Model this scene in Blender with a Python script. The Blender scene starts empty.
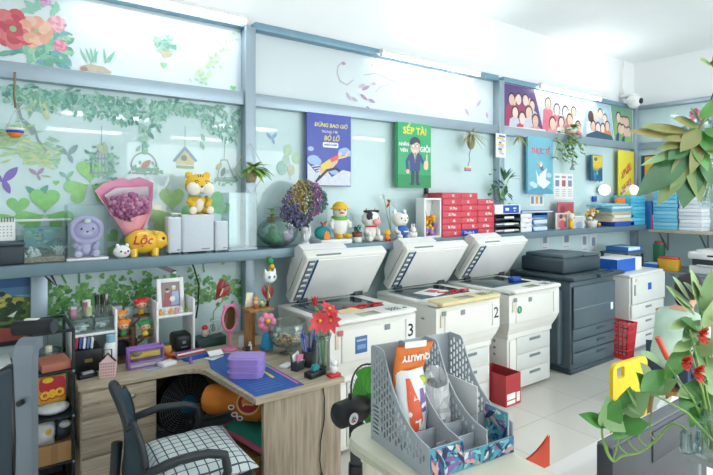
import bpy, bmesh, math, random
from mathutils import Vector, Matrix
R = random.Random(11)
C = bpy.context.scene.collection
PI = math.pi
H, F, CX, HY, CA, SA = 1.75, 510.0, 356.5, 198.0, .807, .590   # eye height, focal length in px, photo's principal column and horizon row

def ray(px, py):
    a = (px-CX)/F
    return Vector((SA+a*CA, CA-a*SA, (HY-py)/F))
def atY(px, py, y): r = ray(px, py); t = y/r.y; return Vector((t*r.x, y, H+t*r.z))
def atX(px, py, x): r = ray(px, py); t = x/r.x; return Vector((x, t*r.y, H+t*r.z))
def atZ(px, py, z): r = ray(px, py); t = (z-H)/r.z; return Vector((t*r.x, t*r.y, z))
def atD(px, py, d): r = ray(px, py); return Vector((d*r.x, d*r.y, H+d*r.z))

# ---------------------------------------------------------------- materials
MATS = {}
def lin(h):
    h = h.lstrip('#'); out = []
    for i in (0, 2, 4):
        c = int(h[i:i+2], 16)/255
        out.append(c/12.92 if c <= .04045 else ((c+.055)/1.055)**2.4)
    return tuple(out)+(1,)
def mat(name, col, rough=.5, metal=0, var=.06, scale=14, emit=0, coat=0, stretch=None, col2=None, bump=0):
    if name in MATS: return MATS[name]
    m = bpy.data.materials.new(name); m.use_nodes = True; n = m.node_tree.nodes; l = m.node_tree.links
    b = n['Principled BSDF']; c = lin(col)
    b.inputs['Roughness'].default_value = rough; b.inputs['Metallic'].default_value = metal
    b.inputs['Coat Weight'].default_value = coat
    if emit:
        b.inputs['Base Color'].default_value = c
        b.inputs['Emission Color'].default_value = c; b.inputs['Emission Strength'].default_value = emit
    else:
        tc = n.new('ShaderNodeTexCoord'); nz = n.new('ShaderNodeTexNoise'); nz.inputs['Scale'].default_value = scale
        nz.inputs['Detail'].default_value = 3
        src = tc.outputs['Object']
        if stretch:
            mp = n.new('ShaderNodeMapping'); mp.inputs['Scale'].default_value = stretch
            l.new(src, mp.inputs['Vector']); src = mp.outputs['Vector']
        l.new(src, nz.inputs['Vector'])
        rp = n.new('ShaderNodeValToRGB')
        rp.color_ramp.elements[0].position = .35; rp.color_ramp.elements[1].position = .65
        k = lin(col2) if col2 else tuple(x*(1-var) for x in c[:3])+(1,)
        rp.color_ramp.elements[0].color = k; rp.color_ramp.elements[1].color = c
        l.new(nz.outputs['Fac'], rp.inputs['Fac']); l.new(rp.outputs['Color'], b.inputs['Base Color'])
        if bump:
            bp = n.new('ShaderNodeBump'); bp.inputs['Strength'].default_value = bump; bp.inputs['Distance'].default_value = .01
            l.new(nz.outputs['Fac'], bp.inputs['Height']); l.new(bp.outputs['Normal'], b.inputs['Normal'])
    MATS[name] = m; return m
def clear(name, tint='#ffffff', refl=.10, haze=.0, hcol='#ffffff'):
    if name in MATS: return MATS[name]
    m = bpy.data.materials.new(name); m.use_nodes = True; n = m.node_tree.nodes; l = m.node_tree.links
    n.remove(n['Principled BSDF']); o = n['Material Output']
    t = n.new('ShaderNodeBsdfTransparent'); t.inputs['Color'].default_value = lin(tint)
    g = n.new('ShaderNodeBsdfGlossy'); g.inputs['Roughness'].default_value = .06
    d = n.new('ShaderNodeBsdfDiffuse'); d.inputs['Color'].default_value = lin(hcol)
    lw = n.new('ShaderNodeLayerWeight'); lw.inputs['Blend'].default_value = .25
    mu = n.new('ShaderNodeMath'); mu.operation = 'MULTIPLY_ADD'; mu.inputs[1].default_value = .6; mu.inputs[2].default_value = refl*.4
    mx = n.new('ShaderNodeMixShader'); m2 = n.new('ShaderNodeMixShader'); m2.inputs[0].default_value = haze
    l.new(lw.outputs['Fresnel'], mu.inputs[0]); l.new(mu.outputs[0], mx.inputs[0])
    l.new(t.outputs[0], m2.inputs[1]); l.new(d.outputs[0], m2.inputs[2])
    l.new(m2.outputs[0], mx.inputs[1]); l.new(g.outputs[0], mx.inputs[2]); l.new(mx.outputs[0], o.inputs['Surface'])
    MATS[name] = m; return m
def col(h, rough=.55, **k): return mat('paint_'+h.strip('#')+('' if rough == .55 else '_%d' % (rough*100)), h, rough, **k)

# ---------------------------------------------------------------- mesh builder
WALLV = Matrix.Rotation(PI/2, 4, 'X')          # (u, v, w) -> along the wall, up, out of the wall towards -Y
def bas(o, z, x=None):
    z = Vector(z).normalized(); x = Vector(x) if x is not None else (Vector((0, 0, 1)) if abs(z.z) < .9 else Vector((1, 0, 0)))
    y = z.cross(x)
    if y.length < 1e-6: y = z.cross(Vector((.3, .8, .5)))
    y.normalize(); x = y.cross(z)
    m = Matrix((x, y, z)).transposed().to_4x4(); m.translation = Vector(o); return m
class MB:
    def __init__(s): s.V = []; s.F = []; s.I = []; s.S = []; s.mats = []; s.T = Matrix(); s.pc = 0
    def add(s, V, Fc, m, smooth=False, T=None):
        if m not in s.mats: s.mats.append(m)
        i = s.mats.index(m); b = len(s.V); X = s.T @ T if T is not None else s.T
        s.V += [X @ Vector(v) for v in V]
        for f in Fc: s.F.append([b+k for k in f]); s.I.append(i); s.S.append(smooth)
        return s
    def box(s, c, d, m, bev=0, T=None, seg=2, smooth=None):
        bm = bmesh.new(); bmesh.ops.create_cube(bm, size=1)
        for v in bm.verts: v.co = Vector((v.co.x*d[0], v.co.y*d[1], v.co.z*d[2]))
        if bev:
            bmesh.ops.bevel(bm, geom=bm.edges[:], offset=min(bev, min(d)*.49), segments=seg, profile=.5, affect='EDGES')
        bm.verts.index_update()
        V = [v.co+Vector(c) for v in bm.verts]; Fc = [[v.index for v in f.verts] for f in bm.faces]; bm.free()
        return s.add(V, Fc, m, bool(bev) if smooth is None else smooth, T)
    def cyl(s, p0, p1, r, m, r2=None, n=14, caps=True, smooth=True):
        p0, p1 = Vector(p0), Vector(p1); r2 = r if r2 is None else r2
        B = bas((0, 0, 0), p1-p0); V = []; Fc = []
        for p, q in ((p0, r), (p1, r2)):
            for k in range(n):
                a = 2*PI*k/n; V.append(p+B @ Vector((q*math.cos(a), q*math.sin(a), 0)))
        for k in range(n): Fc.append([k, (k+1) % n, n+(k+1) % n, n+k])
        s.add(V, Fc, m, smooth)
        if caps: s.add(V[:n], [list(range(n))[::-1]], m); s.add(V[n:], [list(range(n))], m)
        return s
    def tube(s, pts, r, m, n=7, closed=False):
        pts = [Vector(p) for p in pts]; N = len(pts); rr = r if isinstance(r, (list, tuple)) else [r]*N
        V = []; Fc = []; px = None
        for i, p in enumerate(pts):
            if closed: t = pts[(i+1) % N]-pts[i-1]
            else: t = pts[min(i+1, N-1)]-pts[max(i-1, 0)]
            if t.length < 1e-9: t = Vector((0, 0, 1))
            B = bas((0, 0, 0), t, px); px = B.to_3x3() @ Vector((1, 0, 0))
            for k in range(n):
                a = 2*PI*k/n; V.append(p+B @ Vector((rr[i]*math.cos(a), rr[i]*math.sin(a), 0)))
        for i in range(N if closed else N-1):
            j = (i+1) % N
            for k in range(n): Fc.append([i*n+k, i*n+(k+1) % n, j*n+(k+1) % n, j*n+k])
        if not closed: Fc += [list(range(n))[::-1], [(N-1)*n+k for k in range(n)]]
        return s.add(V, Fc, m, True)
    def lathe(s, prof, m, c=(0, 0, 0), n=24, T=None, smooth=True):
        V = []; Fc = []; N = len(prof)
        for r, z in prof:
            for k in range(n):
                a = 2*PI*k/n; V.append((c[0]+r*math.cos(a), c[1]+r*math.sin(a), c[2]+z))
        for i in range(N-1):
            for k in range(n): Fc.append([i*n+k, i*n+(k+1) % n, (i+1)*n+(k+1) % n, (i+1)*n+k])
        if prof[0][0] > 1e-6: Fc.append(list(range(n))[::-1])
        if prof[-1][0] > 1e-6: Fc.append([(N-1)*n+k for k in range(n)])
        return s.add(V, Fc, m, smooth, T)
    def shell(s, prof, m, c=(0, 0, 0), n=24, th=.004):      # open vessel: outside up, inside down
        return s.lathe(prof+[(max(r-th, .0005), z) for r, z in reversed(prof)][:-1]+[(.0005, prof[0][1]+th)], m, c, n)
    def ball(s, c, r, m, n=14, T=None, rot=None):
        r = (r, r, r) if not isinstance(r, (tuple, list)) else r; k = max(6, n*2//3); V = []; Fc = []
        X = rot.to_4x4() if rot is not None else Matrix()
        for i in range(k+1):
            t = PI*i/k
            for j in range(n):
                a = 2*PI*j/n
                V.append(Vector(c)+X @ Vector((r[0]*math.sin(t)*math.cos(a), r[1]*math.sin(t)*math.sin(a), r[2]*math.cos(t))))
        for i in range(k):
            for j in range(n): Fc.append([i*n+j, (i+1)*n+j, (i+1)*n+(j+1) % n, i*n+(j+1) % n])
        return s.add(V, Fc, m, True, T)
    def poly(s, P, h, m, T=None, w0=0):                       # 2-D outline extruded along w
        a = sum(P[i-1][0]*P[i][1]-P[i][0]*P[i-1][1] for i in range(len(P)))
        if a < 0: P = P[::-1]
        n = len(P)
        if h < .001:                                          # ink: a single printed face, each one a hair above the last
            s.pc = (s.pc+1) % 60; w0 += s.pc*2.5e-5
            return s.add([(x, y, w0+h) for x, y in P], [list(range(n))], m, False, T)
        V = [(x, y, w0) for x, y in P]+[(x, y, w0+h) for x, y in P]
        Fc = [list(range(n))[::-1], list(range(n, 2*n))]+[[k, (k+1) % n, n+(k+1) % n, n+k] for k in range(n)]
        return s.add(V, Fc, m, False, T)
    def grid(s, rows, m, smooth=True, T=None, closed=False):
        n = len(rows[0]); V = [p for r in rows for p in r]; Fc = []
        for i in range(len(rows)-1):
            for k in range(n if closed else n-1): Fc.append([i*n+k, i*n+(k+1) % n, (i+1)*n+(k+1) % n, (i+1)*n+k])
        return s.add(V, Fc, m, smooth, T)
    def leaf(s, p, d, L, W, m, up=(0, 0, 1), droop=.3, k=5, fold=.15, pw=1.0):   # a real leaf blade: curved, folded along its midrib
        d = Vector(d).normalized(); up = Vector(up); sd = d.cross(up)
        if sd.length < 1e-4: sd = d.cross(Vector((1, .2, 0)))
        sd.normalize(); nn = sd.cross(d).normalized(); rows = []; p = Vector(p)
        for i in range(k+1):
            t = i/k; w = W*.5*math.sin(PI*min(1, (t**pw)*.97+.03))
            c = p+d*(L*t)-Vector((0, 0, 1))*(droop*L*t*t)
            rows.append([c-sd*w+nn*(w*fold), c, c+sd*w+nn*(w*fold)])
        return s.grid(rows, m)
    def text(s, t, size, m, T, al='CENTER', bold=.0, ext=.0006, shear=0):
        cu = bpy.data.curves.new('lettering', 'FONT'); cu.body = t; cu.size = size; cu.align_x = al; cu.align_y = 'CENTER'
        cu.extrude = ext; cu.offset = bold; cu.shear = shear; cu.resolution_u = 2
        o = bpy.data.objects.new('lettering', cu); C.objects.link(o)
        dg = bpy.context.evaluated_depsgraph_get(); dg.update(); me = o.evaluated_get(dg).to_mesh()
        s.add([v.co.copy() for v in me.vertices], [list(f.vertices) for f in me.polygons], m, False, T)
        if 'Đ' in t: pass
        o.evaluated_get(dg).to_mesh_clear(); bpy.data.objects.remove(o); bpy.data.curves.remove(cu); return s
    def build(s, name, parent=None, loc=(0, 0, 0), rz=0, sub=0, label=None):
        me = bpy.data.meshes.new(name); me.from_pydata([tuple(v) for v in s.V], [], s.F)
        for m in s.mats: me.materials.append(m)
        me.polygons.foreach_set('material_index', s.I); me.polygons.foreach_set('use_smooth', s.S); me.update()
        o = bpy.data.objects.new(name, me); C.objects.link(o); o.location = loc; o.rotation_euler = (0, 0, rz)
        if parent: o.parent = parent
        if sub:
            md = o.modifiers.new('smooth', 'SUBSURF'); md.levels = md.render_levels = sub
        if label: o['label'] = label
        return o
def tag(o, label, cat, group=None, kind=None):
    o['label'] = label; o['category'] = cat
    if group: o['group'] = group
    if kind: o['kind'] = kind
    return o
def thing(name, label, cat, loc, rz=0, group=None):
    o = bpy.data.objects.new(name, None); C.objects.link(o); o.location = loc; o.rotation_euler = (0, 0, rz); o.empty_display_size = .05
    return tag(o, label, cat, group)
def single(mb, name, label, cat, loc, rz=0, group=None, kind=None): return tag(mb.build(name, None, loc, rz), label, cat, group, kind)
def struct(mb, name, loc=(0, 0, 0)):
    o = mb.build(name, None, loc); o['kind'] = 'structure'; return o
def dup(root, loc, rz=None, label=None):
    def cp(o, par):
        c = o.copy(); C.objects.link(c)
        if par: c.parent = par
        for ch in [x for x in bpy.data.objects if x.parent == o]: cp(ch, c)
        return c
    r = cp(root, None); r.location = loc
    if rz is not None: r.rotation_euler = (0, 0, rz)
    if label: r['label'] = label
    return r
def V3(*a): return Vector(a)
def arc(cx, cy, rx, ry, a0, a1, n): return [(cx+rx*math.cos(math.radians(a0+(a1-a0)*i/n)), cy+ry*math.sin(math.radians(a0+(a1-a0)*i/n))) for i in range(n+1)]
def disc(cx, cy, rx, ry=None, n=18): return arc(cx, cy, rx, ry or rx, 0, 360*(n-1)/n, n-1)
def rrect(cx, cy, w, h, r, n=4):
    P = []
    for sx, sy, a in ((1, 1, 0), (-1, 1, 90), (-1, -1, 180), (1, -1, 270)): P += arc(cx+sx*(w/2-r), cy+sy*(h/2-r), r, r, a, a+90, n)
    return P

white = mat('white_paint', '#f4f7f8', .6, var=.015, scale=3)
offw = mat('copier_shell', '#f0f0ea', .45, var=.03, scale=4)
offw2 = mat('copier_shell_grey', '#dfe2df', .45, var=.03, scale=4)
plw = mat('white_plastic', '#f2f3f2', .35, var=.02)
blk = mat('black_plastic', '#16191c', .4, var=.2)
dgrey = mat('dark_grey_plastic', '#39424a', .45, var=.1)
mgrey = mat('grey_plastic', '#8a949b', .45)
alu = mat('brushed_aluminium', '#a3b5c1', .35, .35, var=.05, stretch=(1, 1, 30))
steel = mat('steel', '#aab4ba', .3, .7, var=.05)
wood = mat('pale_desk_wood', '#c6b8a2', .5, var=.1, scale=5, stretch=(1, 14, 14), col2='#a99a84')
woodv = mat('desk_wood_upright_grain', '#b3a48e', .5, scale=5, stretch=(14, 14, .8), col2='#918370')
woodd = mat('stand_wood', '#b5834f', .5, scale=8, stretch=(10, 10, 1), col2='#976738')
paperw = mat('white_paper', '#f6f7f5', .7, var=.02)
glass = clear('clear_glass', '#f0fafa', .12)
acry = clear('clear_acrylic', '#f8fdfd', .06, .015)
plasticbag = clear('clear_bag_film', '#f8f8fc', .15, .42)
red = col('#d8343f'); pink = col('#f08fb4'); yel = col('#f5c22b'); blu = col('#1d57b8'); grn = col('#3f9a50')
org = col('#f08a2c'); teal = col('#2e9aa0'); pur = col('#9a7fd0'); skinm = col('#e3b393'); cream = col('#efe9cf')
leafg = mat('leaf_green', '#5fa34a', .4, scale=9, col2='#3f7d38')
leafd = mat('leaf_dark_green', '#4a7f4e', .4, scale=9, col2='#33663c')
leafl = mat('leaf_yellow_green', '#a9c86a', .4, scale=9, col2='#7fae4c')
stemg = mat('stem_green', '#8fb45c', .5)
LAMP, RAILK, UPK, RAILU, DAY_FILL, AMB, EXPO = 9, .25, .85, .3, 195, .34, .30
# ---------------------------------------------------------------- room shell
WY = 3.70
tile = bpy.data.materials.new('floor_tile'); tile.use_nodes = True
_n, _l = tile.node_tree.nodes, tile.node_tree.links; _b = _n['Principled BSDF']; _b.inputs['Roughness'].default_value = .22
_t = _n.new('ShaderNodeTexCoord'); _k = _n.new('ShaderNodeTexBrick'); _k.offset = 0; _k.inputs['Scale'].default_value = 1
_k.inputs['Brick Width'].default_value = .6; _k.inputs['Row Height'].default_value = .6; _k.inputs['Mortar Size'].default_value = .003
_k.inputs['Color1'].default_value = lin('#dcdad2'); _k.inputs['Color2'].default_value = lin('#d6d4cc'); _k.inputs['Mortar'].default_value = lin('#b4b2aa')
_l.new(_t.outputs['Object'], _k.inputs['Vector']); _l.new(_k.outputs['Color'], _b.inputs['Base Color'])
struct(MB().box((3, -.6, -.06), (10.2, 9.2, .12), tile), 'floor')
struct(MB().box((3, -.6, 3.83), (10.2, 9.2, .12), white), 'ceiling')
panw = mat('frosted_panel_white', '#e0ecef', .03, var=.03, scale=1.2)
panc = mat('frosted_panel_cyan', '#d2eaec', .03, var=.05, scale=1.2)
wb = MB()
wb.box((3, WY+.10, 3.45), (10.2, .12, .72), white)
posts = [-1.42, 1.66, 4.69, 7.83]
for i in range(3):
    a, b = posts[i], posts[i+1]
    wb.box(((a+b)/2, WY+.05, 2.8), (b-a, .02, .60), panw)
    wb.box(((a+b)/2, WY+.05, 1.26), (b-a, .02, 2.52), panc)
wb.box((-1.75, WY+.05, 1.55), (.66, .02, 3.1), panc)
struct(wb, 'wall_back')
wr = MB(); XR = 7.9
wr.box((XR+.08, -.6, 3.45), (.12, 8.72, .72), white)
wr.box((XR+.05, 1.9, 2.8), (.02, 3.7, .60), panc); wr.box((XR+.05, 1.9, 1.26), (.02, 3.7, 2.52), panc)
wr.box((XR+.08, -2.5, 1.55), (.12, 5.1, 3.1), white)
struct(wr, 'wall_right')
struct(MB().box((-2.05, -.6, 1.88), (.12, 8.72, 3.77), white), 'wall_left')
struct(MB().box((3, -5.05, 3.4), (10.0, .12, .75), white).box((.0, -5.05, 1.5), (4.1, .12, 3.05), white), 'wall_front_light_block')  # unseen wall; its full-height left part is added to darken the left side
ti = 1
def trim(c, d, m=alu):
    global ti
    struct(MB().box(c, d, m, .004), 'trim_%d' % ti); ti += 1
for x in posts: trim((x, WY-.005, 1.54), (.085, .09, 3.06))
for i in range(3):
    a, b = posts[i]+.045, posts[i+1]-.045
    trim(((a+b)/2, WY+.005, 2.515), (b-a, .07, .10)); trim(((a+b)/2, WY+.005, 3.09), (b-a, .09, .06), mat('rail_blue_grey', '#7fa3b8', .4, .2))
    trim(((a+b)/2, WY+.015, .05), (b-a, .05, .10))
trim((XR+.005, 1.9, 2.515), (.07, 3.5, .10)); trim((XR+.005, 1.9, 3.09), (.09, 3.5, .06)); trim((.275, WY-.005, .69), (.09, .08, 1.36))

# ---------------------------------------------------------------- lamps that are in the room
glow = mat('lit_tube', '#f4fbff', .3, emit=13)
def tube_light(a, b, label, drop=0, es=1, light=True, up=False):
    a, b = Vector(a), Vector(b); L = (b-a).length; mid = (a+b)/2
    t = thing('tube_light', label, 'lamp', mid, math.atan2(b.y-a.y, b.x-a.x), 'fluorescent tube lamps')
    h = MB().box((0, 0, .028), (L, .05, .035), plw, .006)
    h.build('housing', t)
    MB().cyl((-L/2+.02, 0, -.005), (L/2-.02, 0, -.005), .014, glow, n=10).build('tube', t)
    e = MB()
    for sx in (-1, 1): e.box((sx*(L/2-.01), 0, 0), (.02, .03, .05), plw, .004)
    e.build('end_cap', t)
    if drop:
        s = MB()
        for sx in (-1, 1): s.cyl((sx*L*.4, 0, .04), (sx*L*.4, 0, drop), .003, steel, n=6)
        s.build('hanging_rod', t)
    return t
tube_light((.44, 3.615, 3.09), (1.62, 3.615, 3.09), 'lit fluorescent tube on the top rail above the red peony wall sticker')
tube_light(atY(381, 52, 3.615), atY(480, 76, 3.615), 'lit fluorescent tube on the top rail above the purple blossom wall sticker')
tube_light(atY(540, 84, 3.615), atY(601, 101.5, 3.615), 'lit fluorescent tube on the top rail above the group photo banner')
for y in (-.95, -3.1):
    for i, x in enumerate((.9, 3.1, 6.1)):
        tube_light((x, y, 3.0), (x+1.25, y, 3.0), '%s hanging fluorescent tube of the %s row in front of the partition' % (('first', 'second', 'third')[i], 'nearer' if y > -2 else 'farther'), .77)
def area(loc, rot, sx, sy, e, c=(1, 1, 1)):
    l = bpy.data.lights.new('area_light', 'AREA'); l.shape = 'RECTANGLE'; l.size = sx; l.size_y = sy; l.energy = e; l.color = c
    o = bpy.data.objects.new('area_light', l); C.objects.link(o); o.location = loc; o.rotation_euler = rot; return o
for y in (-.95, -3.1):
    for x in (1.5, 3.7, 6.7): area((x, y, 2.97), (0, 0, 0), 1.2, .06, LAMP, (.96, .99, 1)); area((x, y, 3.06), (PI, 0, 0), 1.2, .3, LAMP*UPK, (.96, .99, 1))
for x in (1.0, 3.85, 6.5): area((x, 3.58, 3.06), (math.radians(-28), 0, 0), 1.15, .05, LAMP*RAILK, (.95, .99, 1)); area((x, 3.55, 3.17), (math.radians(200), 0, 0), 1.15, .05, LAMP*RAILU, (.95, .99, 1))
area((5.2, -4.8, 1.6), (math.radians(90), 0, 0), 5.2, 2.8, DAY_FILL, (.93, .98, 1))     # unseen light added to brighten copier fronts, as daylight from an assumed shop opening
w = bpy.data.worlds.new('sky'); bpy.context.scene.world = w; w.use_nodes = True
bg = w.node_tree.nodes['Background']; bg.inputs['Color'].default_value = (.86, .96, 1, 1); bg.inputs['Strength'].default_value = AMB

# ---------------------------------------------------------------- camera
cam = bpy.data.cameras.new('camera'); co = bpy.data.objects.new('camera', cam); C.objects.link(co)
co.location = (0, 0, H); co.rotation_euler = (PI/2, 0, -math.atan2(SA, CA)); cam.sensor_width = 36; cam.lens = F/713*36
cam.shift_y = (HY-237.5)/713; cam.clip_start = .05
bpy.context.scene.camera = co
sc = bpy.context.scene; sc.view_settings.view_transform = 'Standard'; sc.view_settings.look = 'None'; sc.view_settings.gamma = 1
sc.view_settings.exposure = EXPO
sc.cycles.max_bounces = 10; sc.cycles.transparent_max_bounces = 24
# ---------------------------------------------------------------- wall stickers (thin prints on the partition panels)
PF = WY+.0385                                                # just off the panel face
def wuv(px, py, y=PF): v = atY(px, py, y); return v.x, v.z
SK = 0
def sticker(name, label, o, fn, cat='wall sticker', group='wall stickers'):
    global SK
    SK += 1; mb = MB(); mb.T = WALLV; fn(mb); return single(mb, name, label, cat, (o[0], PF-(SK % 11)*.00037, o[1]), 0, group)
stk = lambda h: mat('sticker_'+h.strip('#'), h, .35, var=.10, scale=25)
def sleaf(mb, u, v, a, L, W, m, w=0):
    P = []; n = 7
    for i in range(n+1): t = i/n; P.append((t*L, W/2*math.sin(PI*t)**.8))
    for i in range(n-1, 0, -1): t = i/n; P.append((t*L, -W/2*math.sin(PI*t)**.8))
    ca, sa = math.cos(a), math.sin(a)
    mb.poly([(u+x*ca-y*sa, v+x*sa+y*ca) for x, y in P], .0004, m, None, w)
def strip(mb, pts, wd, m, w=0):
    for (x0, y0), (x1, y1) in zip(pts, pts[1:]):
        d = Vector((x1-x0, y1-y0)); L = d.length
        if L < 1e-6: continue
        n = Vector((-d.y, d.x))/L*wd/2; e = d/L*wd*.2
        mb.poly([(x0-e.x+n.x, y0-e.y+n.y), (x0-e.x-n.x, y0-e.y-n.y), (x1+e.x-n.x, y1+e.y-n.y), (x1+e.x+n.x, y1+e.y+n.y)], .0004, m, None, w)
def heart(mb, u, v, s, m, a=0, w=0):
    P = []
    for i in range(26):
        t = 2*PI*i/26; x = 16*math.sin(t)**3/17*s/2; y = (13*math.cos(t)-5*math.cos(2*t)-2*math.cos(3*t)-math.cos(4*t))/17*s/2
        P.append((u+x*math.cos(a)-y*math.sin(a), v+x*math.sin(a)+y*math.cos(a)))
    mb.poly(P, .0004, m, None, w)
def peony(mb, u, v, r, cols, w=0):
    n = 9
    for ring, (rr, pr) in enumerate(((.72, .38), (.48, .34), (.24, .26))):
        for k in range(n-2*ring):
            a = 2*PI*k/(n-2*ring)+ring*.4+R.uniform(-.1, .1)
            mb.poly(disc(u+r*rr*math.cos(a), v+r*rr*math.sin(a), r*pr*R.uniform(.9, 1.12), None, 12), .0004, stk(cols[(ring+k % 2) % (len(cols)-1)]), None, w+.0003*ring+.00002*k)
    mb.poly(disc(u, v, r*.16), .0004, stk(cols[-1]), None, w+.0012)
def f_peony(mb):
    o = wuv(35, 40)
    def L(px, py): x, z = wuv(px, py); return x-o[0], z-o[1]
    sc_ = 3.0/510*1.25
    for _ in range(85):
        px = R.gauss(47, 13); py = 20+R.gauss(33, 13)
        if px < 2 or py > 70 or py < 2 or px > 76: continue
        u, v = L(px, py)
        sleaf(mb, u, v, R.uniform(0, 6.3), R.uniform(.05, .09), R.uniform(.022, .04), stk(R.choice(['#79b8a0', '#8fcbb0', '#6aa9a6', '#a6d6b4', '#7fb7c0'])), R.uniform(0, .0002))
    for k in range(12):
        u, v = L(22+k*3.4, 3+R.uniform(-2, 9)); sleaf(mb, u, v, R.uniform(0, 6.3), .07, .03, stk('#9fd3c0'))
    for px, py, r, cs in ((13, 29, .115, ['#d9656c', '#e3858a', '#cf5a6e', '#9fc7a0']), (36, 31, .085, ['#f0b39c', '#f5c9b6', '#ec9f8f', '#a9cda0']), (57, 24, .05, ['#f0a9bb', '#f6c6d0', '#ec98ae']),
                          (60, 46, .038, ['#e88ea8', '#f2b4c4', '#e07d9a']), (33, 44, .032, ['#f3b890', '#f6ccae', '#eea878']), (45, 1, .03, ['#d79fd0', '#e6bfe0', '#c78fc4'])):
        u, v = L(px, py); peony(mb, u, v, r, cs, .0006)
    for a, b in (((72, 35), (68, 33)), ((73, 39), (70, 41))): strip(mb, [L(*a), L(*b)], .012, stk('#8fb5b0'))
    strip(mb, [L(52, 62), L(50, 70), L(54, 73)], .008, stk('#b79f90')); strip(mb, [L(45, 60), L(47, 72)], .006, stk('#b79f90'))
sticker('flower_wall_sticker', 'big red peony wall sticker with orange and pink blooms and green leaves', wuv(35, 40), f_peony)
def rel(o): return lambda px, py: (wuv(px, py)[0]-wuv(*o)[0], wuv(px, py)[1]-wuv(*o)[1])
def f_log(mb):
    L = rel((97, 66))
    P = [L(80, 66), L(90, 64), L(104, 67), L(112, 72), L(108, 77), L(92, 76), L(79, 73)]
    mb.poly(P, .0004, stk('#cfc2ae')); mb.poly(disc(*L(100, 74), .03, .018), .0004, stk('#c8b8b4'), None, .0004); mb.poly(disc(*L(84, 69), .022, .016), .0004, stk('#b99a92'), None, .0004)
    for px in (88, 90, 92, 94, 96, 104, 106, 108):
        u, v = L(px, 64); sleaf(mb, u, v, R.uniform(.9, 2.3), .11, .014, stk('#8fd0b8'), .0005)
sticker('log_wall_sticker', 'wall sticker of a mossy log with upright green grass blades', wuv(97, 66), f_log)
def f_basket(mb):
    L = rel((166, 48)); mb.poly([L(160, 50), L(172, 50), L(170, 57), L(163, 57)], .0004, stk('#d3c7ae'))
    for _ in range(34):
        u, v = L(R.uniform(157, 175), R.uniform(39, 50)); sleaf(mb, u, v, R.uniform(0, 6.3), .05, .018, stk(R.choice(['#9cc6b4', '#7fb3a4', '#b4d4c4'])), .0005)
    u, v = L(164, 65); heart(mb, u, v, .05, stk('#a6dcae'))
sticker('basket_wall_sticker', 'small wall sticker of a plant basket with blue green leaves', wuv(166, 48), f_basket)
def f_vine(mb):
    L = rel((215, 65))
    for _ in range(70):
        t = R.random(); u, v = L(195+38*t+R.uniform(-7, 7), 85-50*t+R.uniform(-6, 6)); sleaf(mb, u, v, R.uniform(0, 6.3), .035, .018, stk(R.choice(['#cdebc4', '#daf0d4', '#b9e3b0'])))
    u, v = L(233, 88); heart(mb, u, v, .05, stk('#8fdc94'))
sticker('vine_wall_sticker', 'faint pale green scattered leaf wall sticker near the upper frame', wuv(215, 65), f_vine)
def f_blossom(mb):
    L = rel((385, 85)); p = stk('#cfc0d8'); q = stk('#c79ac2'); r = stk('#d8c4d4')
    strip(mb, [L(*c) for c in ((343, 62), (338, 66), (337, 73), (340, 81), (347, 85), (353, 80))], .010, p)
    strip(mb, [L(*c) for c in ((364, 75), (378, 73), (390, 80), (403, 84), (412, 83), (424, 89), (433, 97))], .009, p)
    strip(mb, [L(*c) for c in ((375, 92), (380, 87), (395, 83))], .007, r); strip(mb, [L(*c) for c in ((392, 66), (398, 74), (408, 83))], .005, r)
    for px, py, a, l, m in ((341, 63, 0, .05, q), (362, 90, .5, .10, q), (358, 87, .4, .09, r), (360, 94, -.5, .10, q), (368, 99, -.3, .09, q), (346, 92, -.9, .09, p), (351, 97, -.4, .08, p), (366, 106, -.7, .07, q), (372, 111, -.2, .05, q), (371, 84, .2, .06, r), (372, 66, 1.2, .03, p), (380, 68, .8, .04, p)):
        u, v = L(px, py); sleaf(mb, u, v, a, l, .03, m, .0005)
    strip(mb, [L(416, 113), L(416, 106)], .006, stk('#b5cfc8')); strip(mb, [L(391, 92), L(391, 97)], .005, r)
sticker('blossom_wall_sticker', 'curling purple blossom branch wall sticker across the upper panel', wuv(385, 85), f_blossom)
def f_petal(mb):
    L = rel((477, 105)); q = stk('#cdb8dc')
    for px, py, a, l in ((465, 108, -.9, .10), (476, 107, .8, .12), (486, 112, -1.2, .07), (467, 95, .3, .04)):
        u, v = L(px, py); sleaf(mb, u, v, a, l, .035, q)
sticker('petal_wall_sticker', 'small lilac falling petal wall sticker beside the aluminium post', wuv(477, 105), f_petal)
def f_canopy(mb):
    L = rel((120, 110)); cs = ['#6fae9f', '#84bfae', '#5b9c90', '#9accba', '#a9d6c8', '#78b59a']
    for _ in range(620):
        px = R.uniform(2, 241); lim = 84+.10*px
        dep = 17+9*math.sin(px*.06)+12*math.exp(-((px-225)/22)**2)+16*math.exp(-((px-85)/16)**2)+14*math.exp(-((px-150)/10)**2)
        py = lim+dep*R.random()**1.5
        if px < 28: py = lim+R.random()*14
        u, v = L(px, py); sleaf(mb, u, v, R.gauss(-1.57, .8), R.uniform(.035, .065), R.uniform(.014, .024), stk(R.choice(cs)), R.uniform(0, .0004))
sticker('leaf_canopy_wall_sticker', 'wide blue green hanging leaf canopy wall sticker under the middle rail', wuv(120, 110), f_canopy)
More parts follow.
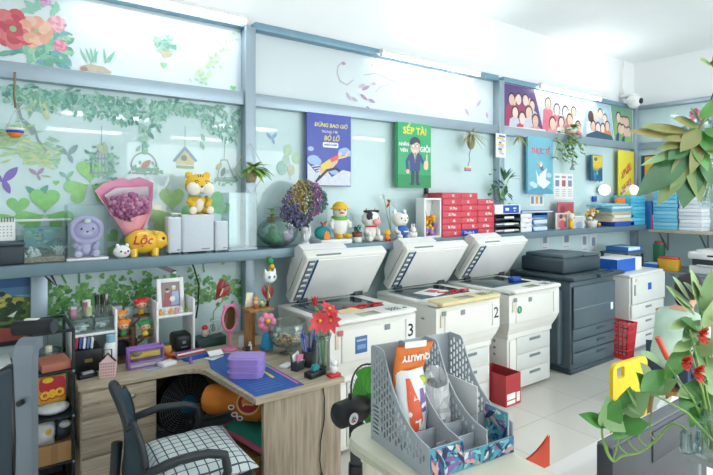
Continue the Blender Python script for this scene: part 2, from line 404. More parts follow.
def f_willow(mb):
    L = rel((25, 135)); br = stk('#8fa8a8')
    strip(mb, [L(*c) for c in ((12, 92), (17, 104), (20, 118), (27, 124), (33, 134))], .022, br); strip(mb, [L(*c) for c in ((22, 120), (34, 128), (38, 140), (47, 152))], .012, br); strip(mb, [L(18, 108), L(28, 98), L(40, 96)], .008, br)
    for _ in range(130):
        px, py = (R.gauss(38, 9), R.gauss(155, 7)) if R.random() < .5 else (R.gauss(14, 8), R.gauss(138, 9))
        if px < 1: continue
        u, v = L(px, py); sleaf(mb, u, v, R.uniform(-.5, .5)+R.choice([0, PI]), R.uniform(.05, .08), .014, stk(R.choice(['#bcdba4', '#aad2a0', '#cfe2a8', '#9fcdb0'])), R.uniform(0, .0003))
    for k in range(10):
        u, v = L(38, 104); a = 2*PI*k/10; strip(mb, [(u, v), (u+.16*math.cos(a), v+.10*math.sin(a))], .006, stk('#b8d4b0'))
    for k in range(12): u, v = L(R.gauss(40, 5), R.gauss(104, 4)); sleaf(mb, u, v, R.uniform(0, 6), .06, .02, stk('#cfdca8'))
sticker('willow_wall_sticker', 'wall sticker of a grey branch with drooping yellow green willow leaves', wuv(25, 135), f_willow)
def f_cage(mb):
    L = rel((101, 160)); c = stk('#93a8ac')
    for px in (91, 94.5, 98, 101.5, 105, 108.5, 112):
        d = abs(px-101.5)/11; strip(mb, [L(px, 173), L(px, 157+3*d), L(101.5+(px-101.5)*.7, 151+3*d), L(101.5, 147)], .006, c)
    strip(mb, [L(90, 173), L(113, 173)], .018, c); strip(mb, [L(91, 158), L(112, 159)], .012, c); strip(mb, [L(101.5, 147), L(101.5, 126)], .004, c)
    for _ in range(60):
        px, py = R.choice([(90, 165), (113, 165), (100, 174), (110, 172), (89, 156), (112, 158)]); u, v = L(px+R.gauss(0, 2.4), py+R.gauss(0, 4))
        sleaf(mb, u, v, R.uniform(0, 6.3), .03, .017, stk(R.choice(['#7fb7a0', '#93c7ae', '#6aa68e'])), .0005)
    u, v = L(97, 144); sleaf(mb, u, v, -.9, .09, .04, stk('#b9c9a8'), .0006); u, v = L(104, 142); sleaf(mb, u, v, -1.4, .08, .035, stk('#a9c4ac'), .0006)
sticker('cage_wall_sticker', 'wall sticker of a barred bird cage wound with leaves', wuv(101, 160), f_cage)
def f_round(mb):
    L = rel((145, 160)); c = stk('#9fb0ae')
    P = arc(0, 0, .085, .10, 0, 180, 12); o = L(144, 167); strip(mb, [(o[0]+x, o[1]+y) for x, y in P], .008, c)
    strip(mb, [L(132, 169), L(158, 170)], .022, c); strip(mb, [L(132, 173), L(157, 174)], .012, c); strip(mb, [L(144, 152), L(144, 128)], .004, c)
    u, v = L(141, 169); sleaf(mb, u, v, .8, .09, .04, stk('#c49a8c'), .0006); u, v = L(141, 144); sleaf(mb, u, v, -.2, .06, .03, stk('#8db9d0'), .0006)
    for _ in range(26): u, v = L(R.uniform(129, 160), 171+R.gauss(0, 2)); sleaf(mb, u, v, R.uniform(0, 6.3), .03, .016, stk('#8fc2a8'), .0007)
    for _ in range(20): u, v = L(143+R.gauss(0, 3), R.uniform(128, 150)); sleaf(mb, u, v, -1.6+R.gauss(0, .5), .035, .018, stk('#9accae'), .0007)
sticker('perch_wall_sticker', 'wall sticker of a round hanging perch with a brown bird', wuv(145, 160), f_round)
def f_house(mb):
    L = rel((185, 160)); mb.poly([L(176, 164), L(194, 165), L(194, 160), L(185, 149), L(176, 159)], .0004, stk('#ddd3a8')); strip(mb, [L(174, 161), L(185, 148), L(196, 161)], .02, stk('#8fb0c0'), .0006)
    mb.poly(disc(*L(184, 158), .022), .0004, stk('#8f9f90'), None, .0006); strip(mb, [L(185, 148), L(185, 126)], .004, stk('#9fb0ae'))
    mb.poly([L(176, 165), L(194, 166), L(194, 169), L(176, 168)], .0004, stk('#a8c8a0'), None, .0006)
sticker('birdhouse_wall_sticker', 'wall sticker of a yellow bird house with a blue roof', wuv(185, 160), f_house)
def f_swing(mb):
    L = rel((225, 165)); c = stk('#9fb4ae'); strip(mb, [L(225, 140), L(224, 160)], .005, c)
    P = [L(221, 160), L(227, 160), L(234, 178), L(217, 178)]; strip(mb, P+[P[0]], .007, c); strip(mb, [L(215, 180), L(236, 181)], .02, c)
    u, v = L(216, 170); sleaf(mb, u, v, .9, .07, .035, stk('#c9c9a0'), .0006); u, v = L(221, 177); sleaf(mb, u, v, 1.2, .08, .035, stk('#8fb0a8'), .0006)
    for _ in range(22): u, v = L(R.uniform(213, 237), 181+R.gauss(0, 2)); sleaf(mb, u, v, R.uniform(0, 6.3), .03, .016, stk('#93c7ae'), .0007)
    for px, py in ((205, 142), (204, 150)): u, v = L(px, py); sleaf(mb, u, v, 2, .07, .03, stk('#9fcdb8'), .0007)
sticker('swing_wall_sticker', 'wall sticker of a triangular hanging feeder with two small birds', wuv(225, 165), f_swing)
def bird(px, py, s, h, lab, name='bird_wall_sticker'):
    def f(mb):
        m = stk(h); sleaf(mb, 0, 0, .9, s, s*.4, m); sleaf(mb, 0, 0, 2.4, s, s*.4, m, .0004); sleaf(mb, 0, s*.15, -1.2, s*.8, s*.3, m, .0006)
    sticker(name, lab, wuv(px, py), f)
bird(68, 155, .09, '#8fb0b4', 'grey green swooping bird wall sticker beside the leafy bird cage')
bird(37, 175, .06, '#b39fb8', 'tiny mauve butterfly wall sticker under the willow branch', 'butterfly_wall_sticker')
bird(38, 196, .09, '#6fb0a0', 'teal butterfly wall sticker over the green clover leaves', 'butterfly_wall_sticker')
bird(3, 182, .12, '#8f78c8', 'purple butterfly wall sticker by the calendar', 'butterfly_wall_sticker')
bird(272, 139, .07, '#8fb8dc', 'pale blue butterfly wall sticker above the round leaf sticker', 'butterfly_wall_sticker')
bird(67, 178, .06, '#8fc8b0', 'tiny pale green bird wall sticker above the large clover')
bird(55, 164, .05, '#9fd0b4', 'tiny green butterfly wall sticker in the open sky area', 'butterfly_wall_sticker')
def clover(px, py, s, label, n=3, h='#9fd88c', a0=1.57, name='clover_wall_sticker'):
    def f(mb):
        for k in range(n): a = a0+2*PI*k/max(n, 3); heart(mb, .42*s*math.cos(a), .42*s*math.sin(a), s*.8, stk(h), a+PI/2+PI, .0003*k)
    sticker(name, label, wuv(px, py), f)
clover(90, 184, .21, 'large green clover wall sticker just behind the pink bouquet', 3)
clover(45, 214, .22, 'large green clover wall sticker behind the fish tank', 3, '#93d584')
clover(18, 216, .16, 'rounded green clover leaf wall sticker beside the calendar', 2, '#8fd084')
clover(172, 212, .24, 'pale green clover wall sticker behind the yellow plush tiger', 3, '#b4e09c')
clover(207, 213, .26, 'bright green clover wall sticker behind the clear display case', 3, '#8fd594', .6)
clover(56, 186, .05, 'tiny green heart leaf wall sticker above the fish tank', 1, '#8fd58c')
clover(118, 242, .13, 'green clover wall sticker low behind the gold pig bank', 3, '#93d58c', .2)
def f_round_leaf(mb):
    L = rel((290, 160)); strip(mb, [L(290, 180), L(290, 165), L(287, 152)], .006, stk('#a8c8b8'))
    for px, py, r, h in ((288, 150, .05, '#b9dcb8'), (296, 158, .05, '#bfe0c0'), (282, 168, .06, '#a4d0c4'), (291, 170, .045, '#cfd8bc'), (286, 160, .04, '#b8d8c8')):
        u, v = L(px, py); mb.poly(disc(u, v, r*.8, r), .0004, stk(h), None, .0005)
sticker('round_leaf_wall_sticker', 'pale round leaf sprig wall sticker above the fish bowl', wuv(290, 160), f_round_leaf)
def f_meadow(mb):
    L = rel((140, 295)); cs = ['#5f9f52', '#74b25f', '#4f8f4c', '#86bd6a', '#69a65c']
    for _ in range(560):
        px = R.uniform(40, 241); py = 296-.03*(px-40)+R.gauss(0, 9)*(1.2 if px < 90 else .8)+(8 if px < 100 else 0)
        u, v = L(px, py); heart(mb, u, v, R.uniform(.022, .05), stk(R.choice(cs)), R.uniform(0, 6.3), R.uniform(0, .0005))
    for p in ([(58, 268), (66, 283)], [(79, 268), (79, 283)], [(202, 256), (204, 272)]): strip(mb, [L(*c) for c in p], .012, stk('#5f9f52'))
    for px, py in ((88, 277), (102, 276), (113, 277), (130, 272), (148, 275), (190, 270), (172, 276), (223, 262)): u, v = L(px, py); heart(mb, u, v, .045, stk('#74b25f'), R.uniform(0, 6))
sticker('meadow_wall_sticker', 'long strip wall sticker of dense green clover under the shelf', wuv(140, 295), f_meadow)
def f_twig(mb):
    L = rel((155, 264)); strip(mb, [L(132, 263), L(150, 262), L(162, 267), L(172, 271)], .03, stk('#8f7f82')); strip(mb, [L(150, 262), L(170, 263)], .014, stk('#8f7f82'))
sticker('twig_wall_sticker', 'brown twig wall sticker just below the shelf', wuv(155, 264), f_twig)

# ---------------------------------------------------------------- posters and printed sheets
def board(name, label, cat, px0, py0, px1, py1, y, col_, th=.012, group=None, tiltx=0):
    a = atY(px0, py0, y); b = atY(px1, py1, y); w, h = b.x-a.x, a.z-b.z
    t = thing(name, label, cat, ((a.x+b.x)/2, y, (a.z+b.z)/2), 0, group)
    MB().box((0, th/2, 0), (w, th, h), col_, .002).build('board', t)
    m = MB(); m.T = WALLV; m.w, m.h = w, h; return t, m
wt = stk('#f4f6f6')
t, m = board('motivation_poster', 'dark blue poster with yellow lettering and a flying figure', 'poster', 307, 108, 351, 186.5, WY-.03, col('#5a66bd', .45), .02)
s = m.w/.45
yl = stk('#f3ea6a')
m.text('DỪNG BAO GIỜ', .046*s, yl, Matrix.Translation((.015, m.h*.30, .001)), bold=.001, shear=.2); strip(m, [(-.152*s, m.h*.298), (-.135*s, m.h*.298)], .006, yl, .002)
m.text('TRONG ĐỜI', .030*s, wt, Matrix.Translation((.0, m.h*.215, .001)))
m.text('BỎ LỠ', .056*s, yl, Matrix.Translation((.02, m.h*.13, .001)), bold=.001, shear=.2)
m.poly(rrect(.01, m.h*.045, .16*s, .045, .012), .0006, wt); m.text('NGHĨ LÀ LÀM', .020*s, stk('#4653b4'), Matrix.Translation((.01, m.h*.045, .0016)), bold=.0006)
sk = stk('#dfe6f2'); m.poly([(-m.w*.49, -m.h*.49), (m.w*.49, -m.h*.49), (m.w*.49, -m.h*.30), (m.w*.3, -m.h*.28), (m.w*.05, -m.h*.38), (-m.w*.12, -m.h*.27), (-m.w*.3, -m.h*.33), (-m.w*.49, -m.h*.2)], .0005, sk)
for px, py, r in ((-.36, -.16, .04), (-.30, -.18, .035), (.36, -.02, .03), (.30, -.035, .03), (.42, -.05, .03), (.1, -.3, .03), (-.42, -.02, .02)):
    m.poly(disc(px*m.w, py*m.h, r*1.5, r), .0006, stk('#a9c8ee'), None, .0004)
m.poly([(-.12, -.19), (-.02, -.10), (.1, -.06), (.08, -.12), (-.05, -.24)], .0006, stk('#f4c8a8'), None, .0010)
m.poly([(-.10, -.15), (.0, -.09), (.02, -.13), (-.06, -.2)], .0006, stk('#f0d860'), None, .0018); m.poly([(.0, -.085), (.085, -.05), (.10, -.085), (.02, -.12)], .0006, stk('#ef6a5a'), None, .0019)
m.poly(disc(.105, -.045, .022), .0006, stk('#f2cdb0'), None, .0022); strip(m, [(.09, -.08), (.17, -.06), (.19, -.02)], .018, stk('#f2cdb0'), .0022)
strip(m, [(-.12, -.27), (-.03, -.19), (.06, -.17), (.10, -.19)], .022, stk('#2b3050'), .0020); strip(m, [(-.14, -.29), (-.10, -.24)], .02, stk('#2b3050'), .0020)
for k in range(3): strip(m, [(-.18+.02*k, -.16-.02*k), (-.10, -.15-.02*k)], .007, wt, .0022)
m.build('print', t)
t, m = board('boss_poster', 'green poster of a suited cartoon man giving a thumbs up', 'poster', 398, 121.5, 431, 188, WY-.06, col('#46b67c', .45), .05)
s = m.w/.44
m.poly([(-m.w*.5, -m.h*.5), (m.w*.5, -m.h*.5), (m.w*.5, -m.h*.3), (-m.w*.5, -m.h*.3)], .0005, stk('#2a9a60'))
m.text('SẾP TÀI', .092*s, stk('#f3e858'), Matrix.Translation((0, m.h*.375, .001)), bold=.0035)
m.text('NHÂN', .045*s, wt, Matrix.Translation((-.14, m.h*.165, .001)), bold=.002); m.text('VIÊN', .045*s, wt, Matrix.Translation((-.14, m.h*.07, .001)), bold=.002)
m.text('GIỎI', .072*s, wt, Matrix.Translation((.135, m.h*.10, .001)), bold=.003)
nv = stk('#41538c'); sf = stk('#f3d3b8'); hr = stk('#3f4660')
m.poly([(-.065, -.15), (.065, -.15), (.075, -.0), (.05, .03), (-.05, .03), (-.075, .0)], .0006, nv, None, .001); m.poly([(-.02, .03), (.02, .03), (0, -.07)], .0006, wt, None, .0018); m.poly([(-.007, .025), (.007, .025), (.005, -.05), (0, -.06), (-.005, -.05)], .0006, stk('#c86a6a'), None, .0026)
m.poly([(-.05, -.27), (-.012, -.27), (-.005, -.15), (-.05, -.15)], .0006, stk('#3a4560'), None, .001); m.poly([(.05, -.27), (.012, -.27), (.005, -.15), (.05, -.15)], .0006, stk('#3a4560'), None, .001)
for sx in (-1, 1): m.poly(disc(sx*.04, -.275, .03, .012), .0006, hr, None, .0012)
strip(m, [(-.065, .0), (-.105, -.06), (-.095, -.14)], .035, nv, .0012); m.poly(disc(-.095, -.155, .022), .0006, sf, None, .002); strip(m, [(.065, .0), (.10, -.06), (.13, -.07)], .034, nv, .0012)
m.poly(rrect(.145, -.09, .062, .09, .025), .0006, sf, None, .002); m.poly(rrect(.155, -.02, .024, .08, .012), .0006, sf, None, .002)
m.poly(disc(0, .085, .06, .075, 22), .0006, sf, None, .002); m.poly(arc(0, .12, .07, .06, -10, 190, 12)+[(-.05, .10), (.02, .13)], .0006, hr, None, .0028)
for sx in (-1, 1): m.poly(disc(sx*.026, .09, .021, None, 14), .0004, stk('#56607c'), None, .0028); m.poly(disc(sx*.026, .09, .016, None, 14), .0004, wt, None, .0034)
m.poly(arc(0, .05, .025, .018, 180, 360, 8), .0004, wt, None, .003)
m.build('print', t)
t, m = board('paper_bird_poster', 'light blue poster with red heading and a white paper crane', 'poster', 528, 136, 553, 194, WY-.05, col('#7cc3d8', .45), .03)
m.text('THỰC TẾ', .085*m.w/.47, stk('#d8708a'), Matrix.Translation((0.0, m.h*.25, .001)), bold=.003)
m.poly([(-.02, -.1), (.13, -.02), (.10, -.16), (.2, -.2), (.06, -.28), (-.07, -.22), (-.1, -.05), (-.04, -.14)], .0006, wt, None, .001); m.poly([(-.03, .0), (.03, .02), (.06, -.06), (.0, -.05)], .0006, stk('#5f7f98'), None, .0018)
m.poly([(-.09, .05), (.03, .02), (-.06, .01)], .0006, stk('#f0c95a'), None, .0026); m.poly(disc(.0, .015, .03), .0006, wt, None, .0024)
for px, py in ((-.17, -.22), (-.12, -.24), (.12, -.33), (.17, -.11)): m.poly(disc(px, py, .05, .03), .0005, stk('#cfeaf2'))
m.poly([(-m.w*.5, -m.h*.5), (m.w*.5, -m.h*.5), (m.w*.5, -m.h*.45), (.05, -m.h*.36), (-m.w*.5, -m.h*.44)], .0005, stk('#5faac8'))
m.build('print', t)
t, m = board('yellow_poster', 'tall yellow poster with slanting red lines of lettering', 'poster', 619, 150, 634, 195.5, WY-.05, col('#efe04a', .45), .02)
rd = stk('#d8504a'); RZ = Matrix.Rotation(.5, 4, 'Z')
for k, (v, tx) in enumerate(((.06, 'LÀM VIỆC'), (.0, 'HẾT MÌNH'), (-.16, 'VUI CHƠI'), (-.22, 'NHIỆT TÌNH'))): m.text(tx, .07, rd, Matrix.Translation((-.01, v, .0016)) @ RZ, bold=.002)
m.poly([(-.16, -.26), (.15, -.10), (.15, -.19), (-.12, -.33)], .0005, stk('#f6f4dc'), None, .0004); m.build('print', t)
t, m = board('drip_poster', 'small dark poster with yellow paint dripping over blue', 'poster', 591, 154.5, 602.5, 181, WY-.04, col('#1f5f80', .45), .02)
P = [(-m.w*.36, m.h*.48), (m.w*.48, m.h*.48)]; n = 9
for i in range(n): x = m.w*.48-m.w*.84*(i+.5)/n; P += [(x+m.w*.04, m.h*(.02 if i % 2 else .1)), (x, -m.h*R.uniform(.0, .25))]
m.poly(P, .0006, stk('#f3d048')); m.poly(disc(-.03, m.h*.34, .045, .025), .0005, stk('#4f8f58'), None, .0008)
for _ in range(12): m.poly(disc(R.uniform(-.3, .4)*m.w, R.uniform(-.46, -.1)*m.h, .02, .05), .0005, stk(R.choice(['#3f8fb0', '#6ab4c8', '#2a6f98'])), None, .0009)
m.build('print', t)
t, m = board('post_poster', 'narrow white poster with blue and yellow scribbled drawings on the post', 'poster', 496, 133, 506, 158, WY-.055, col('#f6f6f2', .5), .006)
for i in range(9): strip(m, [(R.uniform(-.07, 0), m.h*(.4-.09*i)), (R.uniform(0, .07), m.h*(.38-.09*i))], .02, stk(['#4f6fb8', '#f0d060', '#c8d0e8'][i % 3]))
m.build('print', t)
t, m = board('notice_sheet', 'white notice sheet with three columns of coloured headings on the wall', 'notice', 554, 173, 573, 199.5, WY+.037, paperw, .002)
for i in range(3):
    u = (-.33+.33*i)*m.w; m.poly(rrect(u, m.h*.36, m.w*.22, m.h*.08, .005), .0004, stk(['#8fb4e0', '#e88a9a', '#8fb4e0'][i])); m.poly(rrect(u, m.h*.12, m.w*.2, m.h*.24, .005), .0004, stk(['#8899b8', '#c86a72', '#8899b8'][i]))
    for k in range(4): strip(m, [(u-m.w*.1, -m.h*(.12+.08*k)), (u+m.w*.1, -m.h*(.12+.08*k))], .008, stk('#a8b0c0'))
m.build('print', t)
t, m = board('notice_card', 'white notice card with a small orange picture above the blue trays', 'notice', 529.5, 194, 544, 206, WY+.037, paperw, .002)
for u, h in ((-.3, '#8899b0'), (0, '#e8a060'), (.3, '#8899b0')): m.poly(rrect(u*m.w, 0, m.w*.18, m.h*.6, .005), .0004, stk(h))
m.build('print', t)
for i, (a, b, c, d, lab) in enumerate(((541, 232, 549, 250, 'white printed sheet taped under the shelf behind the third copier'), (562, 231, 571, 249, 'pale printed sheet taped under the shelf nearer the small flower pot'), (581, 232, 588, 252, 'grey printed sheet under the shelf, first of two side by side'), (590, 233, 597, 253, 'grey printed sheet under the shelf, second of two side by side'))):
    t, m = board('taped_sheet', lab, 'notice', a, b, c, d, WY+.037, col('#dfe6ea', .7), .002, 'sheets taped under the shelf')
    m.poly(rrect(0, .02, m.w*.5, m.h*.4, .006), .0004, stk('#8a9cb0')); strip(m, [(-m.w*.3, -m.h*.35), (m.w*.3, -m.h*.35)], .012, stk('#a8b4c0')); m.build('print', t)
single(MB().box((0, 0, 0), (.10, .02, .075), blu, .004), 'blue_switch_box', 'small square blue box fixed on the wall beside a glowing reflection ball', 'box', atY(594.5, 199, WY+.02))
# long photo banner
a = atY(502.5, 83, WY-.01); b = atY(633, 147, WY-.01); bw = b.x-a.x; zt, zb = 3.06, 2.50
t = thing('photo_banner', 'long banner of four bright group photos along the upper panel', 'banner', ((a.x+b.x)/2, WY-.01, (zt+zb)/2))
MB().box((0, .006, 0), (bw, .012, zt-zb), col('#f2f2f6', .4), .002).build('board', t)
m = MB(); m.T = WALLV; hh = (zt-zb)/2
segs = [(-bw/2+.0, -bw/2+.78, '#6a4f8c', ['#d84f6a', '#b0486c', '#f0a0a0', '#d8d8e8'], -.0, .16), (-bw/2+.70, -bw/2+1.72, '#dfe2ee', ['#ec7f94', '#f2a8b0', '#f4f0f2', '#e86a7a'], .22, -.14), (-bw/2+1.70, -bw/2+2.45, '#b4cfe0', ['#f08a4f', '#d8566a', '#5f7fb0', '#f0f0f0'], -.14, .14), (-bw/2+2.45, bw/2, '#7fae90', ['#34507f', '#5f8fb8', '#44608c', '#8fc070'], .14, 0)]
for x0, x1, bgc, shirts, sl, sr in segs:
    m.poly([(max(x0+max(sl, 0)*0-sl*.5, -bw/2), hh-.004), (x1-sr*.5-.02, hh-.004), (min(x1+sr*.5-.02, bw/2), -hh+.004), (max(x0+sl*.5, -bw/2), -hh+.004)], .0005, stk(bgc), None, .0004)
    n = 8
    for k in range(n):
        row = k % 2; u = x0+.13+(x1-x0-.26)*(k+.5)/n; v = (.09 if row == 0 else -.07)+R.uniform(-.04, .05); q = R.uniform(.060, .075); w = .001+.0016*row+.0001*k
        sc0 = stk(R.choice(shirts)); m.poly([(u-.12, -hh+.01), (u+.12, -hh+.01), (u+.10, v-.08), (u+.04, v-.05), (u-.04, v-.05), (u-.10, v-.08)], .0004, sc0, None, w)
        m.poly(disc(u, v+.012, q*1.05, q*1.15, 12), .0003, stk(R.choice(['#3f3038', '#5a4048', '#2f2a38'])), None, w+.0004); m.poly(disc(u, v, q*.82, q, 12), .0003, stk(R.choice(['#f6d5c4', '#f0c8b4', '#f8e0d4'])), None, w+.0008)
        if R.random() < .4: strip(m, [(u+.05, v-.06), (u+.08, v+.03)], .03, stk('#f2cdb8'), w+.0009)
m.poly([(-bw/2, -hh), (-bw/2+.95, -hh), (-bw/2+.8, -hh+.09), (-bw/2, -hh+.07)], .0004, stk('#eef0f6'), None, .006); m.poly([(-bw/2+1.7, -hh), (-bw/2+2.5, -hh), (-bw/2+2.4, -hh+.13), (-bw/2+2.0, -hh+.17), (-bw/2+1.75, -hh+.1)], .0004, stk('#3f5f78'), None, .006)
m.build('print', t)
# wall things: emissive balls added in place of bulb reflections, camera
for p, lab in ((atY(603, 190, WY-.04), 'round white glowing ball for a bulb reflection between the drip poster and yellow poster'), (atY(632, 190, WY-.04), 'round cream glowing ball for a bulb reflection at the foot of the tall yellow poster')):
    t = thing('reflection_globe', lab, 'lamp', p, 0, 'glowing balls for reflections')
    MB().ball((0, -.02, 0), .075, mat('reflection_glow', '#fff4e6', .4, emit=.85), 18).build('globe', t); MB().cyl((0, .045, 0), (0, .075, 0), .04, alu, n=16).build('base', t)
p = atY(638, 102, WY-.16); t = thing('security_camera', 'white dome security camera in the corner under the ceiling', 'camera', (p.x-.12, p.y, p.z))
MB().box((0, .06, .085), (.16, .2, .05), plw, .02).build('bracket', t); b_ = MB().ball((0, 0, 0), (.10, .10, .10), plw, 18).build('dome', t)
MB().cyl((0, -.085, -.01), (0, -.108, -.012), .04, blk, n=16).build('lens', t); MB().tube([(0, .14, .1), (0, .17, .25), (0, .15, .6)], .01, plw).build('cable', t)
# ---------------------------------------------------------------- the long wall shelf and what stands on it
SZ = 1.372                                                   # top of the shelf
shelfm = col('#6f8792', .4)
t = thing('wall_shelf', 'long grey blue shelf running the length of the partition', 'shelf', (3.2, 3.56, SZ))
MB().box((0, .01, -.018), (9.2, .27, .036), shelfm, .003).build('board', t)
MB().box((0, -.135, -.035), (9.2, .02, .07), mat('shelf_edge', '#728b96', .4, .2), .003).build('front_edge', t)
for x in (-4.4, -3.0, -1.5, .15, 1.5, 3.0, 4.5): MB().box((x, .02, -.055), (.03, .24, .04), alu, .003).build('bracket', t)
def sx(px, y=3.52): return atY(px, 250, y).x
def sz(px, py, y=3.52): return atY(px, py, y).z
def eye(mb, c, r, m=None): mb.ball(c, (r, r*.5, r), m or blk, 10)
# calendar on a dark box
x = sx(4, 3.52); t = thing('storage_box', 'dark lidded storage box under the desk calendar', 'box', (x, 3.55, SZ))
MB().box((0, 0, .055), (.19, .2, .11), col('#2f3b44'), .012).build('body', t); MB().box((0, 0, .12), (.195, .21, .022), col('#465560'), .008).build('lid', t)
t = thing('desk_calendar', 'white desk calendar with black spiral binding on the dark box', 'calendar', (x-.01, 3.54, SZ+.131))
m = MB(); T = Matrix.Rotation(math.radians(-12), 4, 'X'); m.box((0, 0, .062), (.13, .004, .12), paperw, T=T); m.box((0, .052, .06), (.13, .004, .122), paperw, T=Matrix.Rotation(math.radians(12), 4, 'X')); m.build('pages', t)
m = MB(); 
for k in range(9): m.tube([(-.055+.0137*k, .02+.012*math.cos(a), .122+.012*math.sin(a)) for a in [i*.8 for i in range(8)]], .0022, blk, 5)
m.build('spiral', t)
m = MB(); m.T = T @ WALLV
for i in range(4):
    for k in range(6): m.poly(rrect(-.045+.018*k, .03+.018*i, .008, .007, .001, 1), .0004, col('#9aa8b4'), None, .0022)
m.build('print', t)
x = sx(17.5, 3.6); single(MB().cyl((0, 0, 0), (0, 0, .16), .035, col('#9fb4b8', .3), n=18).cyl((0, 0, .16), (0, 0, .2), .03, col('#c8d4d6', .3), n=18), 'steel_bottle', 'pale grey bottle standing between the calendar and the fish tank', 'bottle', (x, 3.6, SZ))
# fish tank
x0, x1 = sx(23, 3.50), sx(65, 3.50); w_ = x1-x0
t = thing('fish_tank', 'small glass tank with white coral, gravel and a painted backdrop', 'fish tank', ((x0+x1)/2, 3.55, SZ))
m = MB(); hT = .205
for sy in (-.08, .08): m.box((0, sy, hT/2), (w_, .004, hT), glass)
for s_ in (-1, 1): m.box((s_*(w_/2-.002), 0, hT/2), (.004, .156, hT), glass)
m.box((0, 0, .003), (w_, .16, .006), glass); m.build('tank', t)
m = MB(); m.box((0, 0, .02), (w_-.012, .15, .03), mat('tank_gravel', '#c9a890', .8, scale=90, col2='#8f7468', bump=.5)); m.build('gravel', t)
m = MB(); m.T = Matrix.Translation((0, .07, .1)) @ WALLV; m.poly(rrect(0, 0, w_-.014, .19, .004), .003, stk('#5fa0a8'))
for _ in range(45): m.poly(disc(R.uniform(-.09, .09), R.uniform(-.06, .085), R.uniform(.008, .025), R.uniform(.006, .014), 9), .0004, stk(R.choice(['#3f7f88', '#7fb8a8', '#2f6fa0', '#86a890', '#4f8f70', '#9fc0b0', '#355f68'])), None, .003+R.uniform(0, .001))
m.build('backdrop', t)
m = MB()
for _ in range(26): m.ball((R.gauss(-.055, .018), R.uniform(-.05, .03), .035+abs(R.gauss(.018, .018))), R.uniform(.008, .014), plw, 8)
for _ in range(14): p = V3(R.gauss(.07, .012), R.uniform(-.04, .02), .035); m.tube([p, p+V3(R.gauss(0, .012), 0, .03), p+V3(R.gauss(0, .02), 0, .055)], [.005, .004, .002], plw, 6)
m.build('coral', t)
m = MB()
for _ in range(16): m.leaf((R.gauss(.015, .02), R.uniform(-.02, .03), .035), (R.gauss(0, .5), 0, 1), R.uniform(.04, .08), .014, leafd)
m.build('plant', t)
x = sx(38, 3.64); t = thing('aquarium_light_bar', 'white light bar on grey posts behind the fish tank', 'lamp', (x, 3.655, SZ))
MB().box((0, 0, .243), (.36, .035, .014), plw, .004).build('bar', t)
for s_ in (-1, 1): MB().cyl((s_*.145, 0, 0), (s_*.145, 0, .237), .018, col('#a8bcc4', .35), n=12).build('leg', t)
# clear box helper
def clearbox(t, w, d, h, base=None):
    m = MB(); e = .003
    for s_ in (-1, 1): m.box((s_*(w/2-e/2), 0, h/2+.015), (e, d, h), acry); m.box((0, s_*(d/2-e/2), h/2+.015), (w-2*e, e, h), acry)
    m.box((0, 0, h+.0165), (w, d, e), acry); m.build('clear_cover', t)
    MB().box((0, 0, .0075), (w+.006, d+.006, .015), base or plw, .003).build('base', t)
x0, x1 = sx(67, 3.46), sx(108, 3.46); t = thing('display_box', 'clear acrylic display box around a lavender plush toy', 'display case', ((x0+x1)/2, 3.53, SZ)); clearbox(t, x1-x0, .15, .32)
lav = col('#cabbe6', .9); lav2 = col('#d9cdf0', .9)
def plush(name, label, x, y, z, s, body, belly, ear='round', group='plush toys', rz=0, extra=None, headr=.5):
    """sitting plush toy, overall height about s"""
    t = thing(name, label, 'plush toy', (x, y, z), rz, group)
    m = MB(); m.ball((0, 0, s*.24), (s*.20, s*.17, s*.24), body, 18); m.build('body', t)
    m = MB(); m.ball((0, -s*.06, s*.22), (s*.14, s*.125, s*.18), belly, 16); m.build('belly', t)
    hd = MB(); hz = s*.64; hd.ball((0, -s*.03, hz), (s*.29, s*.24, s*.25), body, 20)
    h = hd.build('head', t)
    m = MB(); m.ball((0, -s*.19, hz-s*.07), (s*.13, s*.09, s*.09), belly, 14); m.ball((0, -s*.275, hz-s*.035), (s*.03, s*.02, s*.02), blk, 8); m.build('muzzle', h)
    for sg in (-1, 1):
        if ear == 'round': MB().ball((sg*s*.2, -s*.0, hz+s*.22), (s*.085, s*.05, s*.085), body, 12).build('ear', h)
        m = MB(); eye(m, (sg*s*.115, -s*.24, hz+s*.03), s*.03); m.build('eye', h)
        a = MB(); a.tube([(sg*s*.15, -s*.03, s*.38), (sg*s*.23, -s*.10, s*.28), (sg*s*.17, -s*.18, s*.22)], [s*.06, s*.07, s*.065], body, 10); a.ball((sg*s*.17, -s*.18, s*.22), s*.07, body, 12); a.build('arm', t)
        a = MB(); a.tube([(sg*s*.12, -s*.05, s*.09), (sg*s*.18, -s*.2, s*.085), (sg*s*.19, -s*.27, s*.09)], [s*.09, s*.085, s*.08], body, 10); a.ball((sg*s*.19, -s*.27, s*.09), (s*.085, s*.05, s*.085), belly, 12); a.build('leg', t)
    return t, h, hz
cx = (x0+x1)/2
t, h, hz = plush('plush_toy', 'lavender hooded plush toy sitting inside the clear display box', cx, 3.545, SZ+.0155, .26, lav, lav2, 'none')
hm = MB(); hm.T = Matrix.Translation((0, -.005, hz)); hm.tube([(.082*math.cos(a), -.03, .074*math.sin(a)) for a in [2*PI*i/22 for i in range(22)]], .016, lav, 10, True); hm.build('hood', h)
MB().ball((0, -.07, hz+.055), (.02, .015, .016), plw, 10).build('pompom', h)
